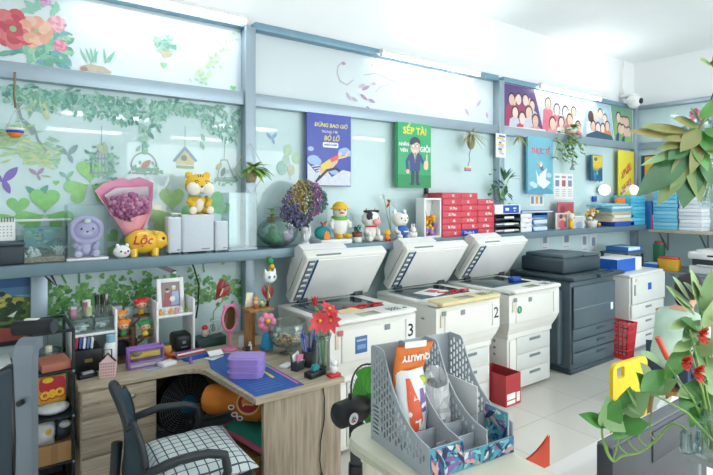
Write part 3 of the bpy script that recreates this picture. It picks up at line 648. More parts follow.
# bouquet
x = sx(130, 3.57); t = thing('flower_bouquet', 'pink paper wrapped bouquet of mauve flowers behind the gold pig', 'bouquet', (x-.005, 3.605, SZ)); t.scale = (1.1, 1, 1.1)
pk1 = col('#f09fc0', .6); pk2 = col('#f2a9b4', .6); wpap = col('#e4d6e0', .6)
def sheet(name, pts, mt, bend=.03, y0=0., n=6):
    """a curved sheet of wrapping paper: foot point, then outline points of the fan"""
    f = Vector(pts[0]); rows = []
    for q in pts[1:]:
        q = Vector(q); rows.append([f.lerp(q, i/n)+V3(0, bend*math.sin(PI*i/n)+R.uniform(-.002, .002), 0) for i in range(n+1)])
    m = MB(); m.grid(rows, mt); m.grid([[p+V3(0, .0015, 0) for p in r] for r in rows[::-1]], mt); return m.build(name, t)
sheet('back_wrap', [(.02, .06, .12), (-.175, .03, .385), (-.13, .05, .43), (-.02, .07, .465), (.03, .075, .45), (.08, .07, .475), (.155, .04, .44), (.14, .02, .25)], pk1, .03)
sheet('inner_paper', [(.02, .035, .14), (-.125, .02, .36), (-.06, .03, .405), (.03, .04, .41), (.12, .02, .415), (.125, .0, .30)], wpap, .02)
sheet('side_wrap', [(.01, -.0, .10), (-.175, .02, .385), (-.15, -.03, .33), (-.10, -.06, .24), (-.04, -.065, .20)], pk1, -.02); sheet('side_wrap', [(.03, -.0, .10), (.155, .03, .44), (.135, -.04, .36), (.12, -.06, .26), (.10, -.06, .2)], pk1, -.02)
sheet('front_wrap', [(.01, -.0, .07), (-.10, -.065, .245), (-.05, -.085, .215), (.01, -.09, .20), (.03, -.085, .22)], pk2, -.015); sheet('front_wrap', [(.02, -.0, .07), (.0, -.085, .225), (.05, -.092, .24), (.10, -.08, .25), (.12, -.05, .29)], pk2, -.015)
mv = col('#a8648e', .8); mv2 = col('#c88fb0', .8); m = MB()
for _ in range(150):
    a = R.uniform(0, 2*PI); r = math.sqrt(R.random()); u = .115*r*math.cos(a); v = .075*r*math.sin(a); m.ball((u+.005, -.02-.045*(1-r*r)+R.uniform(-.01, .01), .295+v), R.uniform(.011, .017), R.choice([mv, mv, mv2]), 7)
m.build('flowers', t); MB().cyl((.015, .0, 0), (.02, .01, .13), .026, pk1, r2=.035, n=12).build('stem_wrap', t)
m = MB(); m.box((.12, -.085, .30), (.05, .004, .028), cream, T=Matrix.Rotation(.1, 4, 'Y')); m.build('card', t)
# pigs
def pig(name, label, x, y, s, body, gold=True):
    t = thing(name, label, 'piggy bank', (x, y, SZ), 0)
    m = MB(); m.ball((-s*.06, 0, s*.36), (s*.42, s*.30, s*.30), body, 22); m.ball((s*.30, -s*.03, s*.38), (s*.24, s*.22, s*.235), body, 18)
    m.cyl((s*.47, -s*.05, s*.31), (s*.56, -s*.06, s*.30), s*.095, body, s*.085, 14); m.build('body', t)
    for sx_ in (-.3, .2):
        for sy in (-.16, .16): MB().cyl((sx_*s, sy*s, 0), (sx_*s, sy*s*.9, s*.2), s*.085, body, s*.10, 12).build('leg', t)
    for sy in (-1, 1): MB().ball((s*.22, sy*s*.17, s*.57), (s*.08, s*.06, s*.055), body, 10).build('ear', t)
    m = MB(); eye(m, (s*.38, -s*.232, s*.43), s*.042); m.ball((s*.36, .17*s, s*.45), s*.025, blk, 8); m.build('eyes', t)
    return t
gold = mat('gold_glaze', '#f8cd3e', .2, 0, coat=.5, scale=3, col2='#f2bb2c')
t = pig('piggy_bank', 'large shiny gold piggy bank with red lettering on its side', sx(146, 3.50), 3.52, .262, gold)
m = MB()
rd_ = col('#d8322f'); lm = MB(); lm.text('Lộc', .078, rd_, Matrix(), bold=.001, shear=.3)
lm.V = [Vector((-.035+v.x, -(.30*.262)*math.sqrt(max(.25, 1-((v.x-.02)/(.42*.262))**2-((v.y+.012)/(.30*.262))**2))-.006+v.z*-1, .105+v.y)) for v in lm.V]; lm.build('lettering', t)
MB().cyl((.56*.262, -.016, .30*.262), (.572*.262, -.016, .30*.262), .023, rd_, n=12).build('snout_tip', t)
t = thing('piggy_bank', 'small white round pig figurine beside the gold pig bank', 'figurine', (sx(122, 3.46), 3.465, SZ)); m = MB(); m.ball((0, 0, .04), (.052, .042, .041), plw, 16); m.build('body', t)
for sg in (-1, 1): MB().ball((sg*.028, -.012, .078), (.012, .008, .014), plw, 8).build('ear', t)
m = MB(); eye(m, (-.012, -.041, .045), .006); eye(m, (.03, -.036, .045), .006); m.build('eyes', t); MB().ball((.012, -.043, .036), (.009, .006, .007), pink, 8).build('snout', t)
# speakers
spk = col('#e4eaf0', .4); spf = mat('speaker_cloth', '#d6dfe8', .7, scale=120)
def speaker(label, px0, px1, py0, y, d=.12, feet=True, top=None):
    a, b = sx(px0, y), sx(px1, y); hgt = sz((px0+px1)/2, py0, y)-SZ; w_ = b-a
    t = thing('speaker', label, 'speaker', ((a+b)/2, y+d/2, SZ), 0, 'white speaker set')
    MB().box((0, 0, hgt/2+.006), (w_, d, hgt-.012), spk, .006).build('cabinet', t); MB().box((0, -d/2-.002, hgt/2+.008), (w_-.014, .006, hgt-.03), spf, .003).build('grille', t)
    MB().box((w_*.22, -d/2-.006, .03), (w_*.26, .002, .008), mgrey).build('badge', t)
    for sg in (-1, 1): MB().box((sg*w_*.36, 0, .004), (w_*.14, d*.8, .008), mgrey, .002).build('foot', t)
    return t, hgt
speaker('narrow white satellite speaker on the pig side of the subwoofer', 168.5, 182, 217, 3.47, .09)
speaker('wide white subwoofer speaker under the yellow plush tiger', 182.5, 214, 214.5, 3.455, .18)
speaker('narrow white satellite speaker next to the clear display case', 215.5, 228, 221, 3.44, .06)
x = sx(176, 3.5); single(MB().box((0, 0, .009), (.055, .05, .018), acry, .003).box((0, 0, .022), (.058, .053, .008), plw, .002), 'pill_box', 'little clear box with white lid on the satellite speaker', 'box', (x, 3.515, sz(175, 217, 3.47)))
# tiger
tz = sz(198, 214.5, 3.455); ty = col('#f5c944', .9); tc = col('#fbf6e6', .9)
t, h, hz = plush('plush_tiger', 'smiling yellow and white plush tiger sitting on the subwoofer', sx(197, 3.56), 3.545, tz, .315, ty, tc)
for sg in (-1, 1): MB().ball((sg*.048, -.062, hz-.024), (.05, .033, .046), tc, 12).build('cheek', h)
m = MB(); st_ = col('#8f6a3a', .9)
for k in (-1, 0, 1): m.ball((k*.015, -.058, hz+.064-abs(k)*.004), (.003, .006, .014), st_, 6)
for sg in (-1, 1): m.tube([(sg*.022, -.090, hz+.024), (sg*.034, -.090, hz+.033), (sg*.05, -.083, hz+.024)], .003, st_, 5)
m.build('face_marks', h); m = MB(); m.tube([(.06*math.cos(a), -.008+.055*math.sin(a), .135) for a in [2*PI*i/16 for i in range(16)]], .009, col('#9fd0ea', .8), 8, True); m.ball((.01, -.075, .130), (.02, .008, .011), col('#9fd0ea', .8), 8); m.build('scarf', t)
# clear case
a, b = sx(229.5, 3.46), sx(257.5, 3.46); t = thing('display_case', 'tall clear acrylic display case beside the white speaker', 'display case', ((a+b)/2-.005, 3.535, SZ)); clearbox(t, b-a, .15, .40, col('#b8c4d0', .3))
# terrarium bowl
a, b = sx(261, 3.5), sx(299, 3.5); r_ = (b-a)/2*.97; t = thing('glass_bowl', 'round glass fish bowl with moss and a green sprig on the shelf', 'bowl', ((a+b)/2, 3.545, SZ))
P = [(.06, 0)]+[(r_*math.sin(q), .118-.118*math.cos(q)) for q in [math.radians(d) for d in range(35, 150, 12)]]+[(r_*.5, .232)]
MB().shell(P, clear('bowl_glass', '#f2faf8', .06, .02), n=28, th=.003).build('bowl', t)
m = MB(); m.ball((-.04, 0, .06), (.075, .09, .05), mat('moss', '#7fae86', .9, scale=40, col2='#55866a', bump=.5), 14); m.ball((-.05, -.02, .12), (.04, .04, .05), MATS['moss'], 10); m.build('moss', t)
m = MB(); m.ball((.07, -.03, .075), (.045, .04, .05), col('#c9a8cc', .6), 12); m.ball((.085, -.05, .11), (.022, .02, .03), col('#b894c0', .6), 10); m.build('shell', t)
m = MB(); s0 = V3(-.06, 0, .12); top = V3(-.055, -.01, .30); m.tube([s0, (s0+top)/2+V3(.01, 0, 0), top], [.005, .004, .003], stemg, 6)
for k in range(9):
    q = s0.lerp(top, .45+.065*k); m.leaf(q, (math.cos(k*2.3), math.sin(k*2.3)*.5, .5), R.uniform(.06, .09), .035, leafg)
m.build('sprig', t); MB().cyl((-.055, 0, .2), (-.055, 0, .235), .03, woodd, n=12).build('cork', t)
# dried bouquet in a white hand vase
x = sx(305.5, 3.52); t = thing('dried_flowers', 'big round bunch of dried purple, yellow and green flowers', 'flowers', (x, 3.54, SZ+.152)); dk = col('#5f5a68', .9)
cs = [('#8a80a4', -.2), ('#7c8496', -.24), ('#b8a260', -.1), ('#a3945f', -.03), ('#94709c', .06), ('#a47a9e', .11), ('#5a948c', .17), ('#688a9e', .2), ('#80748c', -.15), ('#7f8f6a', .0)]
m = MB()
for _ in range(1150):
    a = R.uniform(0, 2*PI); r = R.random()**.45; u = r*math.cos(a)*.215; zz = .225+r*math.sin(a)*.145-.10*(u/.2)**2*(1 if u < 0 else .3); v = -.085*math.sqrt(max(0, 1-r*r))*R.uniform(.3, 1)+R.uniform(-.015, .03)
    c_ = min(cs, key=lambda c: abs(c[1]-u)+R.uniform(0, .1))[0]; m.ball((u, v, zz), R.uniform(.006, .012), col(c_, .9), 5)
for _ in range(160): u = R.gauss(-.13, .03); m.ball((u, -.07+R.uniform(-.03, .03), R.uniform(-.02, .17)), R.uniform(.007, .013), col(R.choice(['#6d6890', '#7d7498', '#55586c', '#5f6a88']), .9), 5)
for _ in range(120): m.ball((R.gauss(-.06, .03), -.05+R.uniform(-.03, .03), R.uniform(-.0, .10)), R.uniform(.007, .012), col(R.choice(['#5f5a78', '#4a4a58', '#6a6478']), .9), 5)
m.build('blooms', t); m = MB()
for _ in range(26): u = R.uniform(-.14, .14); m.tube([(R.uniform(-.012, .012), R.uniform(-.01, .01), -.05), (u*.4, 0, .03), (u, R.uniform(-.04, .04), .13)], .0025, dk, 4)
m.build('stems', t)
t = thing('hand_vase', 'white vase shaped like cupped hands holding the dried flowers', 'vase', (x, 3.54, SZ)); m = MB()
m.shell([(.05, 0), (.052, .01), (.034, .03), (.024, .07), (.03, .11), (.036, .15)], plw, n=18); m.build('body', t); m = MB()
for k, (dx, dy, hgt) in enumerate(((.045, -.03, .15), (.055, -.015, .17), (.06, .0, .165), (.055, .015, .15))): m.tube([(.015, dy*.6, .03), (dx*.8, dy, .09), (dx*.75, dy, hgt*.85), (dx*.55, dy, hgt)], [.012, .011, .009, .006], plw, 8)
for k, (dx, dy, hgt) in enumerate(((-.03, -.045, .1), (-.01, -.05, .12), (.01, -.05, .125))): m.tube([(0, dy*.5, .02), (dx, dy, .07), (dx*.8, dy*.95, hgt)], [.012, .010, .006], plw, 8)
m.build('fingers', t)
# teal pouch and duck
single(MB().box((0, 0, .02), (.30, .16, .04), plw, .004), 'white_box', 'low white box under the plush duck and the teal pouch', 'box', (sx(333, 3.52), 3.535, SZ))
x = sx(324, 3.49); t = thing('fish_pouch', 'teal and orange fish shaped pouch at the feet of the plush duck', 'pouch', (x, 3.51, SZ+.04)); te = col('#1f8f90', .7)
m = MB(); m.ball((0, 0, .055), (.075, .045, .056), te, 16); m.build('body', t); MB().poly([(-.03, 0), (.03, 0), (.022, .05), (0, .07), (-.022, .05)], .01, org, Matrix.Translation((.01, -.04, .005)) @ WALLV).build('front_patch', t)
m = MB(); m.poly([(0, 0), (-.03, .05), (0, .035), (.03, .055)], .02, col('#c8463a'), Matrix.Translation((.01, .01, .095)) @ WALLV); m.build('fin', t)
x = sx(339.5, 3.54); s = .27; t = thing('plush_duck', 'white plush duck with yellow cap, green scarf and yellow feet', 'plush toy', (x, 3.545, SZ+.04), 0, 'plush toys'); wf = col('#f4f4f0', .9)
m = MB(); m.ball((0, 0, .11), (.075, .062, .10), wf, 18); m.build('body', t); hm = MB(); hm.ball((0, -.01, .225), (.062, .058, .058), wf, 18); h = hm.build('head', t)
MB().ball((-.02, -.075, .215), (.022, .025, .009), org, 10).build('beak', h); m = MB(); eye(m, (-.035, -.06, .238), .007); eye(m, (.015, -.066, .238), .007); m.build('eyes', h)
MB().lathe([(.0, .31), (.035, .303), (.058, .28), (.065, .258), (.082, .25), (.078, .244), (.05, .247)], yel, (0, -.01, 0), 20).build('cap', h)
MB().tube([(.06*math.cos(a), -.005+.052*math.sin(a), .172+.006*math.sin(a)) for a in [2*PI*i/18 for i in range(18)]], .014, col('#7cc24a', .9), 8, True).build('scarf', t)
for sg in (-1, 1): MB().ball((sg*.045, -.055, .022), (.032, .05, .021), yel, 12).build('foot', t); MB().tube([(sg*.06, 0, .16), (sg*.095, -.02, .12), (sg*.09, -.035, .085)], [.018, .022, .012], wf, 8).build('wing', t)
# small shrub pot
x = sx(358.5, 3.5); t = thing('potted_plant', 'small shrub in a brown and white pot beside the plush cow', 'potted plant', (x, 3.52, SZ)); MB().shell([(.036, 0), (.04, .004), (.04, .045)], plw, n=16).build('saucer_pot', t); MB().shell([(.032, .006), (.04, .05), (.045, .085)], col('#8f5a48', .7), n=16).build('pot', t)
m = MB()
for _ in range(44): a = R.uniform(0, 6.3); m.leaf((R.gauss(0, .012), R.gauss(0, .012), .08+R.uniform(0, .05)), (math.cos(a), math.sin(a), R.uniform(.2, 1.6)), R.uniform(.03, .06), .018, R.choice([leafd, leafg]))
m.build('foliage', t)
# cow
x = sx(372.5, 3.52); cw = col('#f5f1ea', .9); t, h, hz = plush('plush_cow', 'white plush cow with black patches and a pink nose', x, 3.555, SZ, .30, cw, cw, 'none')
bk = col('#3a3a40', .9); m = MB(); m.ball((-.045, -.055, hz+.03), (.035, .02, .04), bk, 10); 
for k in range(5): m.ball((-.06+.03*k, -.02, hz+.07), (.02, .03, .012), bk, 8)
m.build('patch', h); MB().ball((.01, -.082, hz-.022), (.042, .026, .03), col('#f3a9a6', .8), 12).build('nose', h); MB().tube([(.05*math.cos(a), -.012+.046*math.sin(a), .132) for a in [2*PI*i/16 for i in range(16)]], .008, red, 6, True).build('collar', t)
for sg in (-1, 1): MB().leaf((sg*.075, -.01, hz+.03), (sg, 0, .25), .05, .035, cw).build('ear', h); MB().cyl((sg*.04, -.01, hz+.065), (sg*.05, -.01, hz+.10), .010, col('#c9b890'), .004, 8).build('horn', h)
MB().ball((-.03, -.095, .18), (.004, .003, .004), blk, 6).build('tag', t)
# orange figure
x = sx(387, 3.46); t = thing('toy_figure', 'small orange and yellow toy figure between plush cow and plush bear', 'figurine', (x, 3.46, SZ)); MB().ball((0, 0, .03), (.026, .022, .03), org, 12).build('body', t); MB().ball((0, -.004, .075), (.03, .026, .028), yel, 12).build('head', t)
for sg in (-1, 1): MB().ball((sg*.02, -.02, .012), (.013, .018, .012), col('#d8483a'), 8).build('foot', t)
# bear
x = sx(402, 3.52); t, h, hz = plush('plush_bear', 'white plush bear in a blue printed shirt with a blue cap', x, 3.555, SZ, .29, cw, cw, 'round'); MB().ball((0, -.035, .075), (.062, .055, .055), col('#3d6fc0', .8), 14).build('shirt', t); MB().lathe([(.0, .075), (.03, .07), (.05, .05), (.055, .04)], col('#7fa6d8', .8), (0, -.01, hz), 16).build('cap', h)
m = MB(); m.T = Matrix.Translation((0, -.088, .075)) @ WALLV; m.poly(rrect(0, 0, .05, .012, .003), .004, plw); m.build('shirt_print', t)
x = sx(413, 3.47); t = thing('toy_rabbit', 'little cream plush rabbit leaning against the plush bear', 'plush toy', (x, 3.475, SZ), 0, 'plush toys'); MB().ball((0, 0, .04), (.05, .04, .04), cw, 12).build('body', t); MB().ball((-.01, -.02, .088), (.03, .028, .028), cw, 12).build('head', t)
for sg in (-1, 1): MB().ball((-.01+sg*.014, -.015, .125), (.008, .006, .022), cw, 8).build('ear', t)
# artificial lilies in slim vase
x = sx(393, 3.63); t = thing('artificial_flowers', 'slim stems with an orange bloom and a white bloom behind the bear', 'flowers', (x, 3.66, SZ)); MB().cyl((0, 0, 0), (0, 0, .08), .02, plw, n=12).build('vase', t)
m = MB(); m.tube([(0, 0, .06), (-.01, 0, .2), (-.03, -.01, .34)], .003, stemg, 5); m.tube([(0, 0, .06), (-.04, 0, .2), (-.09, -.01, .38)], .003, stemg, 5); m.build('stems', t); m = MB()
for k in range(6): a = k*1.05; m.leaf((-.03, -.01, .33), (math.cos(a), -.3, math.sin(a)*.6+.3), .07, .03, col('#e8603a'))
m.build('orange_bloom', t); m = MB()
for k in range(6): a = k*1.05; m.leaf((-.09, -.01, .37), (math.cos(a), -.3, math.sin(a)*.6+.5), .08, .03, plw)
m.build('white_bloom', t)
# shadow box
a, b = sx(424, 3.47), sx(441, 3.47); w_ = b-a; hgt = sz(432, 198, 3.47)-SZ; t = thing('shadow_box', 'deep white frame holding yellow and purple flowers', 'frame', ((a+b)/2+.01, 3.535, SZ))
m = MB(); f_ = .018
for s_ in (-1, 1): m.box((s_*(w_/2-f_/2), 0, hgt/2), (f_, .12, hgt), plw, .002)
m.box((0, 0, f_/2), (w_-2*f_, .12, f_), plw, .002); m.box((0, 0, hgt-f_/2), (w_-2*f_, .12, f_), plw, .002); m.build('frame', t); MB().box((0, .055, hgt/2), (w_-.03, .008, hgt-.03), paperw).build('backing', t)
m = MB()
for _ in range(26): m.ball((R.uniform(-.05, .05), R.uniform(-.03, .02), R.uniform(.14, .2)), R.uniform(.012, .022), R.choice([yel, yel, org]), 8)
for _ in range(26): m.ball((R.uniform(-.075, .075), R.uniform(-.03, .03), R.uniform(.035, .13)), R.uniform(.014, .024), R.choice([pur, pur, pink, yel]), 8)
for k in range(6): m.leaf((0, -.02, .17), (math.cos(k), -.3, math.sin(k)+.3), .05, .02, leafg)
m.tube([(-.02, 0, .18), (-.04, 0, .26), (-.05, 0, .33)], .002, dgrey, 4); m.tube([(.02, 0, .18), (.03, 0, .26), (.05, 0, .34)], .002, dgrey, 4); m.build('flower_arrangement', t)
# paper reams
rr = mat('ream_red', '#da4c5c', .45, scale=3, col2='#cf4254'); rb = col('#1746b8', .45); y0 = 3.47
xs = [sx(442.5, y0), sx(461.5, y0), sx(478, y0), sx(494.5, y0)]; rh = .0615; dn = .21
names = ['white frame', 'middle', 'black tray']
cnt = ['bottom', 'second', 'third', 'fourth', 'fifth', 'sixth', 'topmost']
def ream(x0, x1, k, label, m_, txt):
    t = thing('paper_ream', label, 'paper ream', ((x0+x1)/2, y0+dn/2+R.uniform(-.004, .004), SZ+rh*k), 0, 'paper reams on the shelf'); w_ = x1-x0-.004
    MB().box((0, 0, rh/2), (w_, dn, rh-.002), m_, .003).build('pack', t); m = MB(); m.T = Matrix.Translation((0, -dn/2-.0008, rh/2)) @ WALLV
    m.text(txt, .036, plw, Matrix.Translation((R.uniform(-.02, .05), 0, 0)), bold=.001); m.build('lettering', t)
    return t
for c_ in range(3):
    for k in range(7 if c_ < 2 else 6):
        bl = c_ == 1 and k == 0
        top_ = 'topmost' if k == (6 if c_ < 2 else 5) else cnt[k]
        if bl: lab = 'blue paper ream at the bottom of the middle stack of red reams'
        else: lab = 'red paper ream, %s in the %s' % (top_ if k else 'bottom', ['stack against the white frame', 'middle stack over the blue ream', 'stack against the black trays'][c_])
        ream(xs[c_], xs[c_+1], k, lab, rb if bl else rr, 'Double A' if bl else R.choice(['IK Plus', 'IK', 'IK']))
xa = sx(425, y0)
# ---------------------------------------------------------------- trays, photos, books further along the shelf
tb = col('#22303a', .35)
def tray(t, w, d, h, m_, z=0, name='tray'):
    m = MB(); m.box((0, 0, z+.003), (w, d, .006), m_, .002); m.box((0, d/2-.003, z+h/2), (w, .006, h), m_, .002)
    for s_ in (-1, 1): m.box((s_*(w/2-.003), 0, z+h/2), (.006, d-.012, h), m_, .002)
    m.box((0, -d/2+.003, z+.012), (w*.98, .006, .024), m_, .002); return m.build(name, t)
a, b = sx(495.5, 3.45), sx(521, 3.45); W_ = b-a; cx = (a+b)/2
t = thing('letter_tray', 'black stacked letter tray beside the red paper reams', 'letter tray', (cx, 3.535, SZ))
for k in range(3): tray(t, W_, .17, .062, tb, .070*k)
m = MB()
for k in range(3): m.box((.01, -.0855, .07*k+.03), (.16, .004, .022), paperw)
m.build('label_strip', t)
m = MB()
for k in range(2): m.box((0, -.0, .07*k+.022), (W_-.04, .15, .03), col('#dfe3e6', .7), .004, T=Matrix.Rotation(.02*k, 4, 'Z'))
m.build('paper_pile', t)
t = thing('paper_box', 'white and blue paper pack lying on top of the black letter tray', 'paper ream', (cx, 3.535, SZ+.207)); MB().box((0, 0, .05), (W_, .16, .10), plw, .004).build('pack', t)
m = MB(); m.box((.05, -.0805, .05), (W_*.62, .003, .085), blu); m.box((-.02, -.0825, .05), (.06, .002, .03), paperw); m.box((.11, -.0825, .06), (.05, .002, .015), paperw); m.box((.11, -.0825, .032), (.018, .002, .012), paperw); m.build('label', t)
a, b = sx(521.5, 3.45), sx(533, 3.45); m_ = MB(); t = thing('paper_stack', 'white paper packs with pink print stacked beside the blue trays', 'paper stack', ((a+b)/2, 3.56, SZ))
for k in range(4): MB().box((R.uniform(-.004, .004), 0, .026+.052*k), (b-a-.012, .2, .050), col('#eef0f2', .6), .003).build('pack', t)
m = MB()
for k in range(3): m.box((-.03+.04*k, -.1015, .05+.05*k), (.05, .002, .01), pink)
m.build('print', t)
a, b = sx(534, 3.45), sx(549, 3.45); t = thing('letter_tray', 'blue stacked letter tray holding white papers', 'letter tray', ((a+b)/2, 3.56, SZ)); bt = col('#2f74c4', .35)
for k in range(3): tray(t, b-a, .2, .05, bt, .078*k)
m = MB()
for sgx in (-1, 1): m.cyl((sgx*((b-a)/2-.01), .08, 0), (sgx*((b-a)/2-.01), .08, .208), .006, alu, n=8)
m.build('post', t); m = MB()
for k in range(2): m.box((0, -.01, .078*k+.028), (b-a-.03, .185, .05), col('#d5e6f4', .6), .01)
m.build('paper_pile', t)
t = thing('folder', 'blue folder lying across the tops of the white packs and blue tray', 'folder', ((sx(521.5, 3.45)+b)/2+.04, 3.55, SZ+.2085)); MB().box((0, 0, .014), (.62, .2, .018), blu, .004).build('cover', t); MB().box((0, -.012, .014), (.58, .19, .010), paperw).build('pages', t)
# framed photos
def photo(label, px0, px1, py0, y, fc, bgc, spots, grp='photos on the shelf'):
    a, b = sx(px0, y), sx(px1, y); h_ = sz((px0+px1)/2, py0, y)-SZ; w_ = b-a; t = thing('framed_photo', label, 'photo frame', ((a+b)/2, y, SZ), 0, grp)
    MB().box((0, .008, h_/2), (w_, .016, h_), col(fc, .5), .003).build('frame', t); m = MB(); m.T = Matrix.Translation((0, -.0005, h_/2)) @ WALLV; m.poly(rrect(0, 0, w_*.82, h_*.84, .004), .001, stk(bgc))
    for i, (u, v, r, c_) in enumerate(spots): m.poly(disc(u*w_, v*h_, r*w_, r*h_, 12), .0005, stk(c_), None, .001+.0002*i)
    m.build('picture', t); MB().box((0, .04, h_*.3), (.03, .05, .006), dgrey, T=Matrix.Rotation(-.6, 4, 'X')).build('prop', t)
photo('tall framed photo with a red background and two faces', 558, 574, 202, 3.62, '#c86a72', '#b5505a', [(-.1, -.05, .2, '#e8c8a8'), (.15, .0, .16, '#f0d8c0'), (.1, -.3, .25, '#f0e8d0'), (-.2, .2, .15, '#8f3a48')])
photo('smaller framed photo of a baby in front of the red photo', 556, 568, 213, 3.54, '#e6dcd6', '#c4a0a0', [(0, .1, .2, '#f0c8b0'), (0, -.22, .3, '#d8667a'), (-.1, .28, .15, '#5a4048'), (.2, .1, .12, '#f4e0d0')])
photo('white framed pale photo next to the flower pot', 573, 584.5, 216, 3.50, '#eef0f0', '#c8d4dc', [(-.15, .05, .15, '#e8c8c0'), (.15, .05, .15, '#e0c0b4'), (0, -.25, .3, '#8fa8c8')])
x = sx(570.5, 3.48); t = thing('toy_figure', 'cream and yellow toy figure standing between the framed photos', 'figurine', (x, 3.47, SZ)); MB().ball((0, 0, .06), (.04, .03, .06), yel, 12).build('body', t); MB().ball((0, -.004, .15), (.045, .036, .045), cream, 12).build('head', t); MB().ball((0, -.03, .14), (.015, .02, .012), org, 8).build('snout', t)
x = sx(592, 3.52); t = thing('flower_pot', 'small pot of orange, white and green artificial flowers', 'potted plant', (x, 3.53, SZ)); MB().shell([(.06, 0), (.075, .07), (.08, .09)], plw, n=16).build('pot', t); m = MB()
for _ in range(55): u = R.gauss(0, .06); m.ball((u, R.uniform(-.05, .05), .15+R.gauss(0, .05)-abs(u)*.3), R.uniform(.014, .024), col(R.choice(['#f0a848', '#f6f2e0', '#e87a5a', '#f6d860', '#f0e4d0']), .7), 7)
m.build('blooms', t); m = MB()
for _ in range(40): a = R.uniform(0, 6.3); m.leaf((0, 0, .09), (math.cos(a), math.sin(a)*.7, R.uniform(.3, 1.6)), R.uniform(.09, .16), .04, leafg)
m.build('leaves', t)
# book and folder pile at the corner
cb = ['#e8f0f4', '#5fc0dc', '#d8c8a8', '#e0e4e8', '#c8b89c', '#4fb4d8', '#e6eaec', '#59bcd8']
a, b = sx(608, 3.5), sx(628, 3.5)
z = SZ
for k, (c_, h_) in enumerate((('#2450b4', .06), ('#d8c8a8', .05), ('#e6eaec', .04), ('#c8b89c', .05), ('#58bcdc', .035), ('#e8f2f4', .03))):
    cn = {'#2450b4': 'blue', '#d8c8a8': 'beige', '#e6eaec': 'white', '#c8b89c': 'tan', '#58bcdc': 'sky blue', '#e8f2f4': 'pale'}[c_]
    m = MB().box((0, 0, h_/2), ((b-a)*R.uniform(.94, 1.02), .25, h_-.002), col(c_, .55), .004).box((0, -.118, h_/2), ((b-a)*.9, .012, h_*.6), paperw)
    single(m, 'book', '%s document folder in the corner shelf pile, %s one' % (cn, ['lowest', 'second lowest', 'third from the bottom', 'fourth from the bottom', 'second highest', 'topmost'][k]), 'folder', ((a+b)/2+.05*R.uniform(-1, 1), 3.555, z), 0, 'folder pile on the shelf'); z += h_
single(MB().box((0, 0, .012), (.75, .22, .022), col('#6cc8e0', .5), .008).box((.02, -.02, .03), (.6, .2, .015), col('#a8e0ee', .5), .006), 'plastic_sleeve', 'sky blue plastic file sleeve fanned on top of the corner pile', 'folder', ((a+b)/2-.17, 3.55, z), .03)
single(MB().box((0, 0, .04), (.2, .05, .08), org, .008), 'orange_box', 'small orange box standing on the blue file sleeve', 'box', ((a+b)/2+.05, 3.50, z+.0375))
a, b = sx(629.5, 3.5), sx(646, 3.5); z = SZ
for k in range(8):
    h_ = .052; single(MB().box((0, 0, h_/2), (.42, .24, h_-.003), col(['#52b8d8', '#66c2de', '#48aed2'][k % 3], .5), .005), 'paper_pack', 'sky blue paper pack in the pile by the corner post, %s' % ['lowest', 'second', 'third', 'fourth', 'fifth', 'sixth', 'seventh', 'topmost'][k], 'paper pack', (7.39, 3.55, z), 0, 'sky blue packs by the corner'); z += h_
# shelf on the other wall with paper stacks
t = thing('wall_shelf', 'grey shelf on the end wall carrying the tall paper stacks', 'shelf', (XR-.17, 2.75, 1.31)); MB().box((0, 0, -.02), (.36, 1.25, .04), mat('end_shelf', '#b9b4a0', .5), .003).build('board', t)
for y in (-.5, .0, .5): m = MB(); m.tube([(.15, y, -.3), (.15, y, -.045), (-.13, y, -.045), (.15, y, -.3)], .012, mgrey, 6); m.build('bracket', t)
z0 = 1.31
def pile(px0, px1, n, cols, word, h_):
    yb, ya = atX(px0, 200, 7.62).y, atX(px1, 200, 7.62).y; z = z0
    for k in range(n):
        single(MB().box((0, 0, h_/2), (.27, yb-ya-.01, h_-.003), col(cols[k % len(cols)], .55), .004), 'paper_pack', '%s paper pack on the end wall shelf, number %d counted from the shelf up' % (word, k+1), 'paper pack', (7.74+R.uniform(-.006, .006), (ya+yb)/2+R.uniform(-.006, .006), z), 0, word+' packs on the end wall shelf'); z += h_
pile(653, 678, 13, ['#7cc8e6', '#8ed2ec', '#70c0e2'], 'sky blue', .052)
pile(679, 703, 15, ['#e8edf4', '#dfe6f0', '#f0f3f7'], 'white', .050)
single(MB().box((0, 0, .2), (.28, .1, .4), col('#2c5f9c', .5), .006), 'binder', 'tall dark blue binder standing beside the sky blue packs', 'binder', (7.73, atX(647, 200, 7.62).y-.02, z0)); single(MB().box((0, 0, .1), (.26, .05, .2), col('#b0485a', .5), .006), 'binder', 'short dark red binder beside the tall blue binder', 'binder', (7.73, atX(651, 200, 7.62).y-.012, z0))
# stickers and small poster on the end wall
def wallR(mb, name, label, cat, y, z, group=None): mb2 = mb; return single(mb2, name, label, cat, (XR+.0385, y, z), 0, group)
WR = Matrix(((0, 0, -1, 0), (-1, 0, 0, 0), (0, 1, 0, 0), (0, 0, 0, 1)))
m = MB(); m.T = WR; c0 = atX(700, 122, XR)
for px, py, r, h in ((694, 113.5, .07, '#cf5a7a'), (704.5, 113, .06, '#d4607c'), (711, 111, .04, '#e0808c'), (700, 119, .05, '#d8708c'), (689, 122, .06, '#b8a4d0')):
    p = atX(px, py, XR); peony(m, -(p.y-c0.y), p.z-c0.z, r, [{'#cf5a7a': '#cf5a7a'}.get(h, h), '#e494a8', '#c84a6a', '#f0d0d8'])
for _ in range(60): p = atX(R.uniform(684, 712), R.uniform(119, 142), XR); sleaf(m, -(p.y-c0.y), p.z-c0.z, R.uniform(0, 6.3), .09, .04, stk(R.choice(['#5f9aa0', '#78b0a8', '#4f8a98', '#8fc0b0'])), R.uniform(0, .0004))
